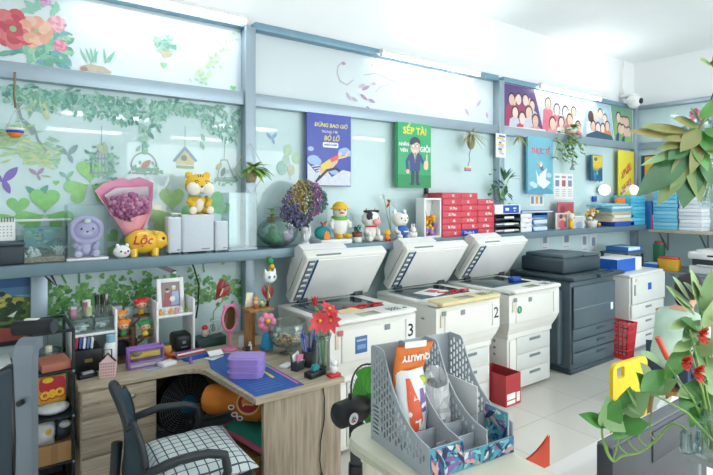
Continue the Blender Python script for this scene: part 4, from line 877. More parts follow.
wallR(m, 'flower_wall_sticker', 'dark pink flower wall sticker on the end wall behind the hanging leaves', 'wall sticker', c0.y, c0.z, 'wall stickers')
p = atX(651, 172, XR); m = MB(); m.T = WR; m.poly(rrect(0, 0, .30, .44, .005), .012, col('#2a4f6a', .5)); m.poly(rrect(.02, .03, .24, .34, .01), .001, stk('#f0b848'), None, .012); single(m, 'orange_poster', 'small dark framed orange poster on the end wall below the rail', 'poster', (XR+.038, p.y, p.z+.03))
# ---------------------------------------------------------------- photocopiers
scn = mat('scanner_glass', '#2c4a50', .08, var=.1); slot = col('#828d92', .5); beige = col('#d8c9a0', .45); panel_y = mat('yellowed_panel', '#e6d7a0', .45, var=.04)
darkin = col('#6f7c84', .5)
def copier(label, X0, num, panelm, w=.755, d=.73, Y0=2.79, grp='white photocopiers with raised lids', lo=.085):
    t = thing('photocopier', label, 'photocopier', (X0+w/2, Y0, 0), 0, grp)
    hb = .50; ht = .90
    m = MB(); m.box((0, d/2+.03, .03+hb/2), (w-.11, d-.06, hb-.0), offw, .008); 
    m.build('lower_cabinet', t)
    dr = [(.06, .16), (.18, .155), (.345, .165)]
    for z, hh in ((.05, .145), (.2, .145), (.35, .15)):
        q = MB().box((.04, .052, z+hh/2), (w-.26, .012, hh-.008), offw2, .004).build('paper_drawer', t); MB().box((.06, .044, z+hh*.72), (.16, .008, .025), slot, .003).build('handle', q)
    MB().box((-w/2+.12, .053, .27), (.09, .01, .42), offw, .004).build('side_door', t)
    # flared front of the upper body
    pr = [(.0, .90), (.0, .66), (.02, .60), (.05, .54), (.05, .50), (d, .50), (d, .90)]
    V = [(-w/2, y, z) for y, z in pr]+[(w/2, y, z) for y, z in pr]; n = len(pr)
    nar = {4: .05, 5: .05, 3: .045, 2: .02}
    V = [(x+(nar.get(i % n, 0) if x < 0 else -nar.get(i % n, 0)), y, z) for i, (x, y, z) in enumerate(V)]
    m = MB(); m.add(V, [list(range(n))[::-1], list(range(n, 2*n))]+[[k, (k+1) % n, n+(k+1) % n, n+k] for k in range(n)], offw)
    m.build('upper_body', t)
    MB().box((-.02, -.004, .76), (w-.22, .010, .22), offw, .006).build('front_door', t)
    m = MB(); m.box((-w/2+.055, -.003, .80), (.03, .01, .10), col('#dcd6c4', .45), .003); m.build('handle_recess', t); MB().box((w/2-.055, -.004, .775), (.085, .01, .19), plw, .003).build('number_card', t)
    m = MB(); m.box((-.09 if num != '3' else .1, -.011, .84), (.05, .004, .04), mgrey, .002); m.box((-.30, -.0095, .855), (.045, .005, .035), col('#c86a70', .5) if num == '3' else mgrey, .002); m.build('badge', t)
    if num == '3': q = MB(); q.box((-.13, -.011, .755), (.10, .004, .115), col('#3f6fa8', .4), .002); q.box((-.13, -.0135, .785), (.08, .002, .012), col('#a8c4e0', .4)); q.box((-.13, -.0135, .74), (.07, .002, .03), col('#7f9fc8', .4)); q.build('blue_notice', t, label='blue notice stuck on the front door')
    if num: m = MB(); m.T = Matrix.Translation((w/2-.055, -.0095, .78)) @ WALLV; m.text(num, .13 if num != '1' else .07, blk if num != '1' else blk, Matrix(), bold=.001); m.build('number', t)
    # top deck, glass, control panel
    m = MB(); m.box((0, d/2+.05, .915), (w+.01, d-.1, .03), offw, .008); m.box((0, .09, .925), (w+.012, .20, .025), offw, .008); m.build('top_deck', t)
    m = MB(); m.box((-.01, d/2+.07, .9325), (w-.20, d*.56, .005), scn, .001); m.build('platen_glass', t); MB().box((-w/2+.07, d/2+.06, .933), (.03, d*.56, .005), darkin, .001).build('feed_strip', t)
    pm = MB(); pm.box((-.03, .02, .935), (w-.06, .17, .035), panelm, .014); pn = pm.build('control_panel', t)
    m = MB(); m.box((-.06, .005, .9535), (.17, .09, .003), col('#b4b89c', .2), .002); m.build('screen', pn); m = MB()
    for i in range(4):
        for k in range(3): m.cyl((.13+.028*i, -.015+.028*k, .952), (.13+.028*i, -.015+.028*k, .957), .009, mgrey, n=10)
    m.cyl((.27, .0, .952), (.27, .0, .958), .018, col('#7fb08f', .4), n=14); m.build('keys', pn)
    m = MB()
    for k in range(3): m.box((-w/2-.001+.001, .15+.12*k, .8), (.006, .03, .012), slot)
    for z in (.34, .40, .46): m.box((-w/2+.053, .2, z), (.008, .02, .02), slot)
    m.build('side_vents', t)
    for sgx in (-1, 1):
        for y in (.14, d-.08): MB().cyl((sgx*(w/2-.12), y, 0), (sgx*(w/2-.12), y, .035), .03, blk, n=12).build('caster', t)
    # raised lid with document feeder
    ang = math.radians(54); T = Matrix.Translation((lo, d-.03, .935)) @ Matrix.Rotation(-ang, 4, 'X')    # lid local: -y towards its free edge, -z is the underside
    L = .465; lw = w+.01
    m = MB(); m.T = T; m.box((0, -L/2, .045), (lw, L, .09), offw, .016, seg=3); lid = m.build('lid', t)
    m = MB(); m.T = T; m.box((.03, -L/2-.01, -.004), (lw-.15, L-.07, .01), plw, .003); m.build('lid_pad', lid)
    m = MB(); m.T = T; m.box((-lw/2+.055, -L/2, -.003), (.055, L-.06, .012), darkin, .003)
    for k in range(7): m.box((-lw/2+.055, -.08-.055*k, -.010), (.04, .02, .008), plw, .002)
    m.box((-lw/2+.10, -L/2, -.004), (.012, L-.05, .014), col('#2a5a9a', .4), .002); m.build('feed_rollers', lid)
    m = MB(); m.T = T
    pr = [(-L-.005, .085), (-L+.01, .165), (-L+.07, .195), (-L+.20, .175), (-.12, .15), (-.05, .085)]; xa_, xb_ = -lw/2+.005, -lw/2+.40
    V = [(xa_, y, z) for y, z in pr]+[(xb_, y, z) for y, z in pr]; n = len(pr); m.add(V, [list(range(n)), list(range(n, 2*n))[::-1]]+[[k, n+k, n+(k+1) % n, (k+1) % n] for k in range(n)], plw); m.build('document_feeder', lid)
    m = MB(); m.T = T; m.box((.20, -L*.48, .105), (.30, L*.72, .018), plw, .008); m.box((.2, -L*.48, .12), (.26, L*.45, .012), offw2, .005); m.build('feeder_tray', lid)
    m = MB(); m.T = T; m.box((-lw/2-.001, -L/2-.02, .05), (.004, L-.12, .004), slot); m.box((-lw/2+.2, -L-.002, .02), (.22, .006, .012), slot); m.build('lid_seams', lid)
    for sgx in (-.27, .27): MB().box((lo+sgx, d-.02, .945), (.09, .07, .06), dgrey, .01).build('hinge', t)
    return t
copier('white photocopier with number 3 card and blue notice behind the red lilies', 1.825, '3', offw)
copier('white photocopier with number 2 card and yellowed control panel', 2.795, '2', panel_y, lo=.10)
t = copier('white photocopier with round green sticker, next to the black printer', 3.68, '', offw, lo=.13)
m = MB(); m.T = Matrix.Translation((-.245, -.0095, .765)) @ WALLV; m.poly(disc(0, 0, .034), .002, col('#2f9a68', .4)); m.text('1', .045, plw, Matrix.Translation((0, 0, .0025)), bold=.001); m.build('number_sticker', t)
# papers and red cables lying on the copiers
def squiggle(name, label, pts, z, r, m_, cat='cable'):
    return single(MB().tube([Vector((x, y, r+.0005*i % .002)) for i, (x, y) in enumerate(pts)], r, m_, 6), name, label, cat, (0, 0, z))
def loopy(cx, cy, n=26, s_=.12): return [(cx+s_*1.3*(i/n-.5)*2+.05*math.cos(i*1.1), cy+s_*.4*math.sin(i*.55)) for i in range(n)]
squiggle('red_cable', 'tangled red cord lying on the number 3 photocopier glass', loopy(2.31, 3.05), .9365, .005, red); squiggle('red_cable', 'tangled red cord lying on the number 2 photocopier', loopy(3.30, 3.06), .9365, .005, red)
single(MB().box((0, 0, .001), (.2, .14, .002), col('#f3d9a4', .6)), 'yellow_note', 'pale orange sheet lying beside the red cord on the copier', 'paper', (2.12, 2.985, .9385), .2)
m = MB(); m.box((0, 0, .001), (.30, .21, .002), paperw); m.box((.03, .02, .0025), (.12, .1, .001), col('#c85a7a', .6)); single(m, 'printed_sheet', 'white printed sheet with pink pattern on the number 2 photocopier', 'paper', (3.13, 3.17, .9365), .3)
single(MB().box((0, 0, .02), (.12, .07, .04), blu, .006), 'blue_box', 'small blue box resting on the glass of the third photocopier', 'box', (4.20, 3.12, .9365))
# black printer
t = thing('printer', 'large black floor standing office printer', 'printer', (5.10, 2.80, 0)); bkm = mat('printer_black', '#4f616b', .35, var=.08, scale=4); bk2 = mat('printer_black_dark', '#364750', .4, var=.08)
m = MB(); m.box((0, .38, .48), (.84, .72, .88), bkm, .012); m.build('body', t); MB().box((.0, .36, .025), (.86, .70, .05), bk2, .01).build('plinth', t)
MB().box((0, -.0, .66), (.80, .014, .42), bkm, .008).build('front_door', t)
for z in (.13, .25, .37): q = MB().box((0, .012, z+.02), (.80, .02, .108), bkm, .006).build('paper_drawer', t); MB().box((.12, .0, z+.03), (.16, .012, .028), bk2, .004).build('handle', q)
MB().box((0, -.006, .645), (.80, .006, .006), mgrey).build('trim_line', t); MB().box((.32, -.010, .60), (.05, .004, .075), plw, .002).build('label_plate', t)
m = MB(); m.box((0, .34, .945), (.90, .76, .045), bk2, .016); m.build('scanner_deck', t); m = MB(); m.box((.22, -.01, .955), (.50, .14, .035), bk2, .01); m.box((.2, -.01, .974), (.18, .09, .004), scn, .002); m.build('control_panel', t)
m = MB(); m.box((.02, .40, 1.045), (.72, .52, .16), bk2, .03, seg=3); m.box((-.07, .40, 1.14), (.46, .46, .05), bkm, .02); m.build('scanner_lid', t); m = MB(); m.box((.22, .36, 1.135), (.32, .42, .02), bkm, .008, T=Matrix.Translation((0, 0, 0))); m.build('feeder_tray', t)
MB().box((-.455, .35, .46), (.09, .5, .74), bkm, .02).build('side_unit', t)
for sgx in (-.3, .3): MB().cyl((sgx, .08, 0), (sgx, .08, .03), .025, blk, n=10).build('foot', t)
# white copier beyond
t = thing('photocopier', 'pale grey photocopier in the corner with a blue box on top', 'photocopier', (6.19, 2.77, 0)); g1 = mat('corner_copier_shell', '#d9dcd8', .45, var=.03)
MB().box((0, .36, .46), (.80, .70, .80), g1, .01).build('body', t); MB().box((0, .36, .03), (.74, .62, .06), mgrey, .008).build('plinth', t)
MB().box((0.02, -.002, .715), (.80, .02, .31), g1, .008).build('front_door', t); m = MB(); m.box((-.33, -.014, .72), (.03, .008, .12), slot, .003); m.build('handle', t); MB().box((.02, -.0145, .735), (.08, .004, .08), blu, .002).build('badge', t); MB().box((-.30, -.0145, .83), (.05, .004, .04), beige, .002).build('sticker', t)
for z in (.08, .245, .405): q = MB().box((.0, .0, z+.075), (.78, .018, .148), g1, .006).build('paper_drawer', t); MB().box((0, -.011, z+.1), (.14, .008, .022), slot, .003).build('handle', q)
MB().box((0, .36, .88), (.82, .72, .04), g1, .012).build('top_deck', t); 
t = thing('paper_box', 'bright blue and white paper box on top of the corner photocopier', 'box', (6.07, 3.06, .90)); MB().box((0, 0, .075), (.56, .3, .15), plw, .004).build('box', t); MB().box((-.08, -.151, .075), (.40, .003, .145), col('#1f62c8', .45)).build('label', t); MB().box((-.281, 0, .075), (.003, .29, .145), col('#1f62c8', .45)).build('end_label', t)
# blue tray with books behind
t = thing('metal_rack', 'dark metal rack under the shelf corner holding blue trays', 'rack', (6.88, 3.40, 0)); m = MB()
for x_ in (-.21, .21):
    for y_ in (-.16, .16): MB().box((x_, y_, .52), (.03, .03, 1.04), dgrey, .003).build('post', t)
for z in (.35, .80, 1.03): MB().box((0, 0, z), (.45, .38, .025), mat('rack_shelf', '#5f6f78', .5), .003).build('shelf', t)
for lab, x_, y_, z_ in (('blue and white file tray on the metal rack behind the corner copier', 6.88, 3.38, 1.043), ('blue and white file tray on the end wall table before the green bottle', 7.38, 3.22, .80)):
    t = thing('file_tray', lab, 'letter tray', (x_, y_, z_)); tray(t, .36, .30, .07, bt); MB().box((0, 0, .035), (.33, .27, .05), col('#dff0f4', .6), .006).build('paper_pile', t)
single(MB().cyl((0, 0, 0), (0, 0, .30), .075, col('#2f7a58', .4), n=18).cyl((0, 0, .30), (0, 0, .34), .06, col('#b05048', .4), n=18), 'thermos', 'green bottle with a red cap by the end wall printer', 'bottle', (7.72, 3.30, .80+.0), 0)
t = thing('side_table', 'grey table against the end wall under the green bottle', 'table', (7.5, 2.55, 0)); MB().box((0, 0, .78), (.75, 1.75, .04), mat('table_grey', '#7f9098', .5), .004).build('top', t)
for x_ in (-.33, .33):
    for y_ in (-.8, .8): MB().box((x_, y_, .38), (.04, .04, .76), dgrey, .003).build('leg', t)
p = atX(690, 290, 7.2); t = thing('desktop_printer', 'white desktop printer with an open output slot on the end wall table', 'printer', (7.45, 2.42, .80)); MB().box((0, 0, .05), (.5, .62, .10), plw, .015).build('base', t); MB().box((.03, 0, .14), (.42, .60, .09), col('#46525c', .4), .01).build('output_slot', t)
m = MB(); m.box((0, 0, .23), (.52, .64, .09), plw, .02); m.box((.02, 0, .285), (.42, .5, .03), plw, .012); m.build('scanner', t); MB().box((-.27, 0, .115), (.06, .42, .012), plw, .004).build('output_tray', t); MB().box((-.262, .05, .235), (.004, .1, .02), dgrey).build('badge', t)
single(MB().box((0, 0, .075), (.12, .24, .15), col('#e8b03a', .5), .006).box((0, 0, .165), (.12, .22, .03), col('#d8584a', .5), .006), 'snack_box', 'yellow box with a red lid on the end wall table beside the printer', 'box', (7.26, 2.98, .80))
# red basket, carton, bins
t = thing('basket', 'red plastic basket on the floor between black printer and corner copier', 'basket', (5.665, 2.84, 0)); bw_ = .19
m = MB()
for z, f_ in ((.004, .80), (.10, .85), (.2, .90), (.3, .95), (.38, 1.0)): m.tube([(x_*f_*bw_/2, y_*f_*.15, z) for x_, y_ in ((-1, -1), (1, -1), (1, 1), (-1, 1))], .007, red, 6, True)
for k in range(9): u = -1+2*k/8; m.tube([(u*.8*bw_/2, -.8*.15, .0), (u*bw_/2, -.15, .38)], .005, red, 5); m.tube([(u*.8*bw_/2, .8*.15, .0), (u*bw_/2, .15, .38)], .005, red, 5)
for k in range(7):
    u = -1+2*k/6
    for s_ in (-1, 1): m.tube([(s_*.8*bw_/2, u*.12, .0), (s_*bw_/2, u*.15, .38)], .005, red, 5)
m.build('lattice', t); MB().box((0, 0, .006), (bw_*.8, .24, .008), red).build('base', t); m = MB(); m.tube([(x_*bw_/2, y_*.15, .385) for x_, y_ in ((-1, -1), (1, -1), (1, 1), (-1, 1))], .012, red, 8, True); m.build('rim', t)
t = thing('cardboard_box', 'open red cardboard box with white labels on the floor between two copiers', 'box', (3.615, 2.73, 0)); m = MB(); cbx = col('#b83a40', .6); cin = col('#9a6a4a', .7)
for s_ in (-1, 1): m.box((s_*.098, .12, .13), (.005, .30, .26), cbx)
m.box((0, -.03, .13), (.2, .005, .26), cbx); m.box((0, .27, .13), (.2, .005, .26), cbx); m.box((0, .12, .003), (.19, .29, .006), cin); m.build('carton', t)
m = MB(); m.box((-.03, -.0335, .08), (.11, .002, .05), paperw); m.box((-.03, -.0335, .03), (.11, .002, .03), paperw); m.box((.065, -.0335, .06), (.045, .002, .08), paperw); m.build('label', t)
single(MB().lathe([(.13, 0), (.15, .02), (.17, .34), (.175, .35)], col('#4f74b8', .4), n=22), 'bin', 'blue plastic bin behind the seated person', 'bin', (6.55, 2.45, 0))
# ---------------------------------------------------------------- the L-shaped desk and everything on it
DZ = .75
P = [(.405, 3.62), (.405, 3.05), (.757, 3.015), (.88, 3.01), (.945, 3.0), (.99, 2.98), (1.02, 2.95), (1.037, 2.91), (1.045, 2.82), (1.06, 2.66), (1.09, 2.335), (1.625, 2.335), (1.625, 3.62)]
t = thing('desk', 'L-shaped pale wood desk with drawers and a curved inner corner', 'desk', (1.0, 3.0, 0))
rel_ = [(x-1.0, y-3.0) for x, y in P]
MB().poly(rel_, .028, wood, None, DZ-.028).build('desk_top', t)
MB().box((.375, -.635, .361), (.47, .028, .722), woodv, .002).build('end_panel', t)
MB().box((.61, -.02, .361), (.025, 1.2, .722), woodv, .002).build('side_panel', t); MB().box((.0, .58, .45), (1.16, .02, .54), woodv, .002).build('back_panel', t)
m = MB(); m.box((-.39, .31, .361), (.39, .5, .722), wood, .002); m.build('drawer_cabinet', t)
for z, h_ in ((.575, .135), (.365, .20), (.04, .315)):
    q = MB().box((-.39, .052, z+h_/2), (.38, .018, h_-.006), wood, .003).build('drawer', t); MB().box((-.39, .0405, z+h_*.5), (.38, .004, .006), woodv).build('groove', q)
    if z > .1: MB().lathe([(.006, 0), (.007, .012), (.014, .016), (.014, .022), (.0, .026)], steel, n=14).build('knob', q, loc=(-.39+.06, .043, z+h_*.55)).rotation_euler = (PI/2, 0, 0)
m = MB()
pts = [V3(.487, -.652, .745-.0), V3(.497, -.656, .66), V3(.497, -.656, .55), V3(.472, -.656, .43), V3(.468, -.656, .33), V3(.48, -.656, .25)]
single(MB().tube([p-V3(.48, -.656, .5) for p in pts], .0035, blk, 6).box((.0, 0, -.255), (.012, .012, .03), blk, .004), 'cable', 'thin black cord hanging down the wooden desk end', 'cable', (1.48, 2.343, .5))
def dz(px, py): v = atZ(px, py, DZ); return v.x, v.y
def on(px, py, z=DZ): v = atZ(px, py, z); return v
# desk pad and paper things
PD = [(1.105, 2.372), (1.385, 2.368), (1.368, 3.0), (1.32, 3.12), (1.14, 3.165), (1.075, 2.92)]
cxp, cyp = 1.23, 2.75
padm = mat('desk_mat_blue', '#2c63b4', .45, scale=60, col2='#24569e')
t = thing('desk_mat', 'dark blue desk mat with yellow and pink edge lines', 'desk mat', (cxp, cyp, DZ)); MB().poly([(x-cxp, y-cyp) for x, y in PD], .003, padm).build('mat', t)
m = MB(); strip(m, [(1.365-cxp, 2.40-cyp), (1.36-cxp, 2.72-cyp)], .012, col('#e87aa0'), .003); strip(m, [(1.36-cxp, 2.72-cyp), (1.355-cxp, 3.0-cyp)], .010, col('#8fd06a'), .003); strip(m, [(1.30-cxp, 2.56-cyp), (1.30-cxp, 2.72-cyp)], .018, col('#f0dc5a'), .003)
for k in range(7): strip(m, [(1.13-cxp, 2.43+.035*k-cyp), (1.29-cxp, 2.43+.035*k-cyp)], .004, col('#7f9fd0'), .003)
m.build('print', t)
# lunch boxes
lp = col('#a58bdc', .4); lx, ly = 1.20, 2.69; ra = math.radians(-35)
for k in range(3):
    z = DZ+.003+.036*k; tp = k == 2
    t = thing('lunch_box', ['lilac plastic box at the bottom of the stack on the blue mat', 'lilac plastic box in the middle of the stack on the blue mat', 'lilac plastic box with lid on top of the stack on the blue mat'][k], 'box', (lx, ly, z), ra, 'stacked lilac boxes')
    MB().poly(rrect(0, 0, .188, .143, .035, 6), .030, lp).build('tub', t); MB().poly(rrect(0, 0, .2, .154, .04, 6), .0065, col('#b49ae6', .4), None, .029).build('lid' if tp else 'rim', t)
    if tp: MB().poly(rrect(0, 0, .165, .12, .03, 6), .003, col('#b49ae6', .4), None, .0355).build('lid_panel', t)
v = on(213, 357); single(MB().box((0, 0, .0012), (.10, .07, .002), paperw, T=Matrix.Rotation(.5, 4, 'Z')).box((.01, .015, .022), (.09, .05, .002), paperw, T=Matrix.Rotation(.4, 4, 'X')), 'crumpled_paper', 'crumpled white paper beside the lilac boxes', 'paper', (v.x-.0, v.y-.02, DZ+.003))
# white desk organiser (nearest the rack) with its contents
def organiser(name, label, x, y, w, d, zs, h, left_h=None):
    t = thing(name, label, 'desk shelf', (x, y, DZ)); wm = plw
    MB().box((w/2-.007, 0, h/2), (.014, d, h), wm, .003).build('side_panel', t); MB().box((-w/2+.007, 0, (left_h or h)/2), (.014, d, left_h or h), wm, .003).build('side_panel', t)
    for z in zs: MB().box((0, 0, z), (w-.029, d-.004, .014), wm, .002).build('shelf_board', t)
    return t
X0, X1 = .40, .645; oy = 3.40
organiser('desk_organiser', 'white desk shelf holding cosmetics at the rack end', (X0+X1)/2, oy, X1-X0, .20, (.205,), .335, .23)
bz = DZ+.212
def abox(label, x, y, z, w, d, h):
    t = thing('cosmetics_box', label, 'box', (x, y, z), 0, 'clear cosmetics drawers'); m = MB(); e = .003
    for s_ in (-1, 1): m.box((s_*(w/2-e/2), 0, h/2), (e, d, h), acry); m.box((0, s_*(d/2-e/2), h/2), (w-2*e, e, h), acry)
    m.box((0, 0, e/2), (w-2*e, d-2*e, e), acry); m.box((0, 0, h), (w, d, e), acry); m.build('clear_body', t); m = MB()
    for _ in range(9): m.box((R.uniform(-.3, .3)*w, R.uniform(-.3, .3)*d, h*R.uniform(.15, .45)), (R.uniform(.02, .05), .02, .016), col(R.choice(['#e8eef0', '#c8d4da', '#f0f2f2', '#9aa8b0'])), .003)
    m.build('contents', t); return t
abox('clear cosmetics drawer on the white shelf beside the black rack', .465, 3.40, bz, .105, .17, .085); abox('clear cosmetics drawer with folded tissues on the white shelf', .577, 3.40, bz, .105, .17, .085)
t = thing('cosmetics_rack', 'clear open acrylic holder with dark tubes on the drawers', 'holder', (.515, 3.42, bz+.0875)); m = MB(); w, d, h = .215, .13, .075
for s_ in (-1, 1): m.box((s_*(w/2), 0, h/2), (.003, d, h), acry)
m.box((0, -d/2, h*.4), (w, .003, h*.8), acry); m.box((0, d/2, h/2), (w, .003, h), acry); m.box((0, 0, .0015), (w, d, .003), acry); m.build('clear_body', t)
zt_ = bz+.0905
for k, (x, c_, lab) in enumerate(((.55, '#1f2226', 'black capped lipstick tube in the clear holder nearer the pump bottle'), (.58, '#1f2226', 'black capped lipstick tube in the clear holder nearer the brushes'))):
    single(MB().cyl((0, 0, 0), (0, 0, .06), .011, col('#3f454a', .3), n=12).cyl((0, 0, .06), (0, 0, .115), .012, col(c_, .3), n=12), 'lipstick', lab, 'cosmetics', (x, 3.40, zt_), 0, 'tubes in the clear holder')
t = thing('pump_bottle', 'small clear pump bottle with white head in the clear holder', 'bottle', (.505, 3.385, zt_)); MB().cyl((0, 0, 0), (0, 0, .055), .018, col('#d9d7a0', .2), n=14).build('body', t); MB().cyl((0, 0, .055), (0, 0, .085), .009, plw, n=10).box((-.006, 0, .088), (.03, .016, .012), plw, .004).build('pump', t)
t = thing('makeup_brush', 'bundle of thin makeup brushes in the clear holder', 'brush', (.605, 3.42, zt_)); m = MB()
for k in range(6): m.tube([(R.uniform(-.006, .006), R.uniform(-.01, .01), 0), (R.uniform(-.012, .015), R.uniform(-.02, .02), .11)], .003, R.choice([dgrey, plw, woodd]), 5)
m.build('handles', t)
single(MB().cyl((0, 0, 0), (0, 0, .04), .024, pink, n=14).cyl((0, 0, .04), (0, 0, .05), .025, plw, n=14), 'cream_jar', 'small pink jar on the back corner of the clear holder', 'jar', (.43, 3.46, bz+.0875+.0))
single(MB().cyl((0, 0, 0), (0, 0, .07), .020, col('#c87a8a', .4), n=14).cyl((0, 0, .07), (0, 0, .08), .021, plw, n=14), 'cream_jar', 'dusty pink tube standing behind the pump bottle', 'jar', (.50, 3.455, zt_))
# under the first organiser
t = thing('storage_box', 'black box with small gold print under the white cosmetics shelf', 'box', (.485, 3.36, DZ)); MB().box((0, 0, .065), (.145, .2, .13), blk, .006).build('body', t); MB().box((0, -.1005, .07), (.04, .002, .02), col('#8f7a4a')).build('print', t)
t = thing('sachet', 'blue, white and red packets standing on the black box', 'packet', (.47, 3.36, DZ+.13)); m = MB()
for k, c_ in enumerate(('#b03a48', '#3f66b0', '#e8ecf0', '#5f86c0', '#e0e4e8')): m.box((-.045+.02*k, -.03, .033), (.014, .08, .062), col(c_), .003, T=Matrix.Rotation(.1, 4, 'Y'))
m.build('packets', t)
v = on(110, 366); t = thing('spray_bottle', 'white bottle with pale blue cap in front of the white shelf', 'bottle', (.600, 3.26, DZ)); MB().lathe([(.034, 0), (.036, .01), (.036, .12), (.030, .15), (.022, .158), (.0, .16)], plw, n=20).build('body', t); MB().cyl((0, 0, .155), (0, 0, .20), .023, col('#8fc4e0', .35), n=18).build('cap', t)
t = thing('gift_bag', 'small pink dotted paper bag with black trim and handles', 'bag', (.565, 3.14, DZ), -.3); pd = col('#e8c4c4', .6); m = MB()
m.add([(-.04, -.03, 0), (.04, -.03, 0), (.04, .03, 0), (-.04, .03, 0), (-.042, -.022, .085), (.042, -.022, .085), (.042, .022, .085), (-.042, .022, .085), (0, -.002, .125), (0, .002, .125)], [[0, 3, 2, 1], [0, 1, 5, 4], [1, 2, 6, 5], [2, 3, 7, 6], [3, 0, 4, 7], [4, 5, 8], [6, 7, 9], [5, 6, 9, 8], [7, 4, 8, 9]], pd); m.build('bag', t)
m = MB()
for i in range(6):
    for k in range(5): m.box((-.032+.0128*i, -.0305+.0018*k*.6, .012+.016*k), (.005, .002, .005), col('#5a3a40'))
m.build('dots', t); m = MB(); m.tube([(-.042, -.022, .086), (0, -.003, .127), (.042, -.022, .086)], .005, blk, 6); m.tube([(-.02, -.012, .1), (-.02, -.01, .15), (.02, -.01, .15), (.02, -.012, .1)], .004, blk, 6); m.build('handles', t)
single(MB().box((0, 0, .012), (.10, .05, .024), blk, .006).box((0, -.01, .03), (.06, .03, .012), col('#9aa4ac'), .003), 'stapler', 'dark gadget lying in front of the black box', 'gadget', (.465, 3.18, DZ), .2)
# boxes beside the organiser
single(MB().box((0, 0, .11), (.045, .045, .22), col('#b8a4cc', .5), .002).box((0, -.023, .17), (.03, .002, .05), paperw), 'perfume_box', 'tall lilac carton between the white shelf and the dolls', 'box', (.685, 3.50, DZ+.10)); 
single(MB().box((0, 0, .10), (.055, .045, .20), col('#c4d8dc', .5), .002), 'perfume_box', 'tall pale blue carton behind the dolls', 'box', (.755, 3.51, DZ+.10))
single(MB().box((0, 0, .05), (.16, .10, .10), col('#3a3f46', .5), .003), 'storage_box', 'dark low box under the lilac and pale blue cartons', 'box', (.715, 3.51, DZ))
# stepped stand with dolls
t = thing('doll_stand', 'brown wooden tree shaped stand with round platforms for dolls', 'stand', (.752, 3.385, DZ)); bw = col('#6a4a34', .5); m = MB(); m.box((0, 0, .006), (.20, .13, .012), bw, .003); m.cyl((0, .02, .012), (0, .02, .20), .02, bw, n=10); m.build('trunk', t)
plats = [(-.06, -.015, .155, .055), (.065, -.02, .135, .05), (-.07, .035, .205, .045), (.055, .035, .26, .06)]
for (x, y, z, r) in plats: m = MB(); m.cyl((x, y, z-.01), (x, y, z), r*.85, bw, n=18); m.tube([(0, .02, z-.06), (x*.6, y*.8, z-.03), (x, y, z-.008)], .008, bw, 6); m.build('platform', t)
def doll(label, x, y, z, hair, dress, leaf_, s=.10):
    t = thing('toy_doll', label, 'doll', (x, y, z), 0, 'dolls on the wooden stand')
    m = MB(); m.ball((0, 0, s*.62), (s*.32, s*.28, s*.28), skinm, 14); h = m.build('head', t); m = MB(); m.ball((0, s*.05, s*.72), (s*.36, s*.30, s*.28), hair, 12)
    for sg in (-1, 1): m.ball((sg*s*.32, 0, s*.86), (s*.13, s*.1, s*.14), hair, 8)
    m.build('hair', h); m = MB(); eye(m, (-s*.12, -s*.25, s*.62), s*.045); eye(m, (s*.12, -s*.25, s*.62), s*.045); m.build('eyes', h)
    m = MB(); m.lathe([(s*.22, s*.08), (s*.20, s*.2), (s*.10, s*.42)], dress, n=12); m.build('dress', t)
    for sg in (-1, 1): MB().cyl((sg*s*.08, 0, 0), (sg*s*.08, 0, s*.14), s*.05, yel, n=8).build('leg', t)
    m = MB()
    for k in range(7): a = k*.9; m.leaf((0, s*.04, s*.38), (math.cos(a), math.sin(a)*.5, .3), s*.62, s*.3, leaf_)
    m.build('leaf_collar', t)
S0 = V3(.752, 3.385, DZ)
gl = mat('toy_leaf', '#2f8f4f', .5); yl2 = mat('toy_yellow', '#e8d040', .5)
doll('doll with orange hair and green leaf collar on the front platform', S0.x-.06, S0.y-.015, S0.z+.155, org, gl, gl); doll('doll in yellow and green leaf dress on the lowest platform', S0.x+.065, S0.y-.02, S0.z+.135, gl, yl2, yl2)
doll('doll with red hair on the highest platform', S0.x+.055, S0.y+.035, S0.z+.26, red, col('#c8a030'), col('#b08a30'), .105); doll('doll with golden orange hair on the rear platform', S0.x-.07, S0.y+.035, S0.z+.205, col('#e8a040'), col('#c89030'), col('#b8962f'))
t = thing('toy_box', 'purple windowed box with a yellow toy in front of the dolls', 'box', (.775, 3.19, DZ)); pb = col('#a070c8', .45)
m = MB(); m.box((0, .0, .035), (.20, .07, .012), pb, .002); m.box((0, .033, .06), (.20, .006, .12), pb, .002); m.box((-.097, 0, .06), (.006, .07, .12), pb, .002); m.box((.097, 0, .06), (.006, .07, .12), pb, .002); m.box((0, 0, .003), (.20, .07, .006), pb, .002); m.box((0, -.03, .115), (.20, .012, .012), pb, .002); m.build('box', t)
m = MB(); m.box((0, .0, .07), (.17, .03, .03), yel, .006); m.ball((-.05, -.015, .085), (.03, .02, .015), col('#8f7a20'), 8); m.box((0, .0, .018), (.17, .05, .02), cream, .004); m.build('toy', t); MB().box((0, -.033, .055), (.186, .002, .105), acry).build('window', t)
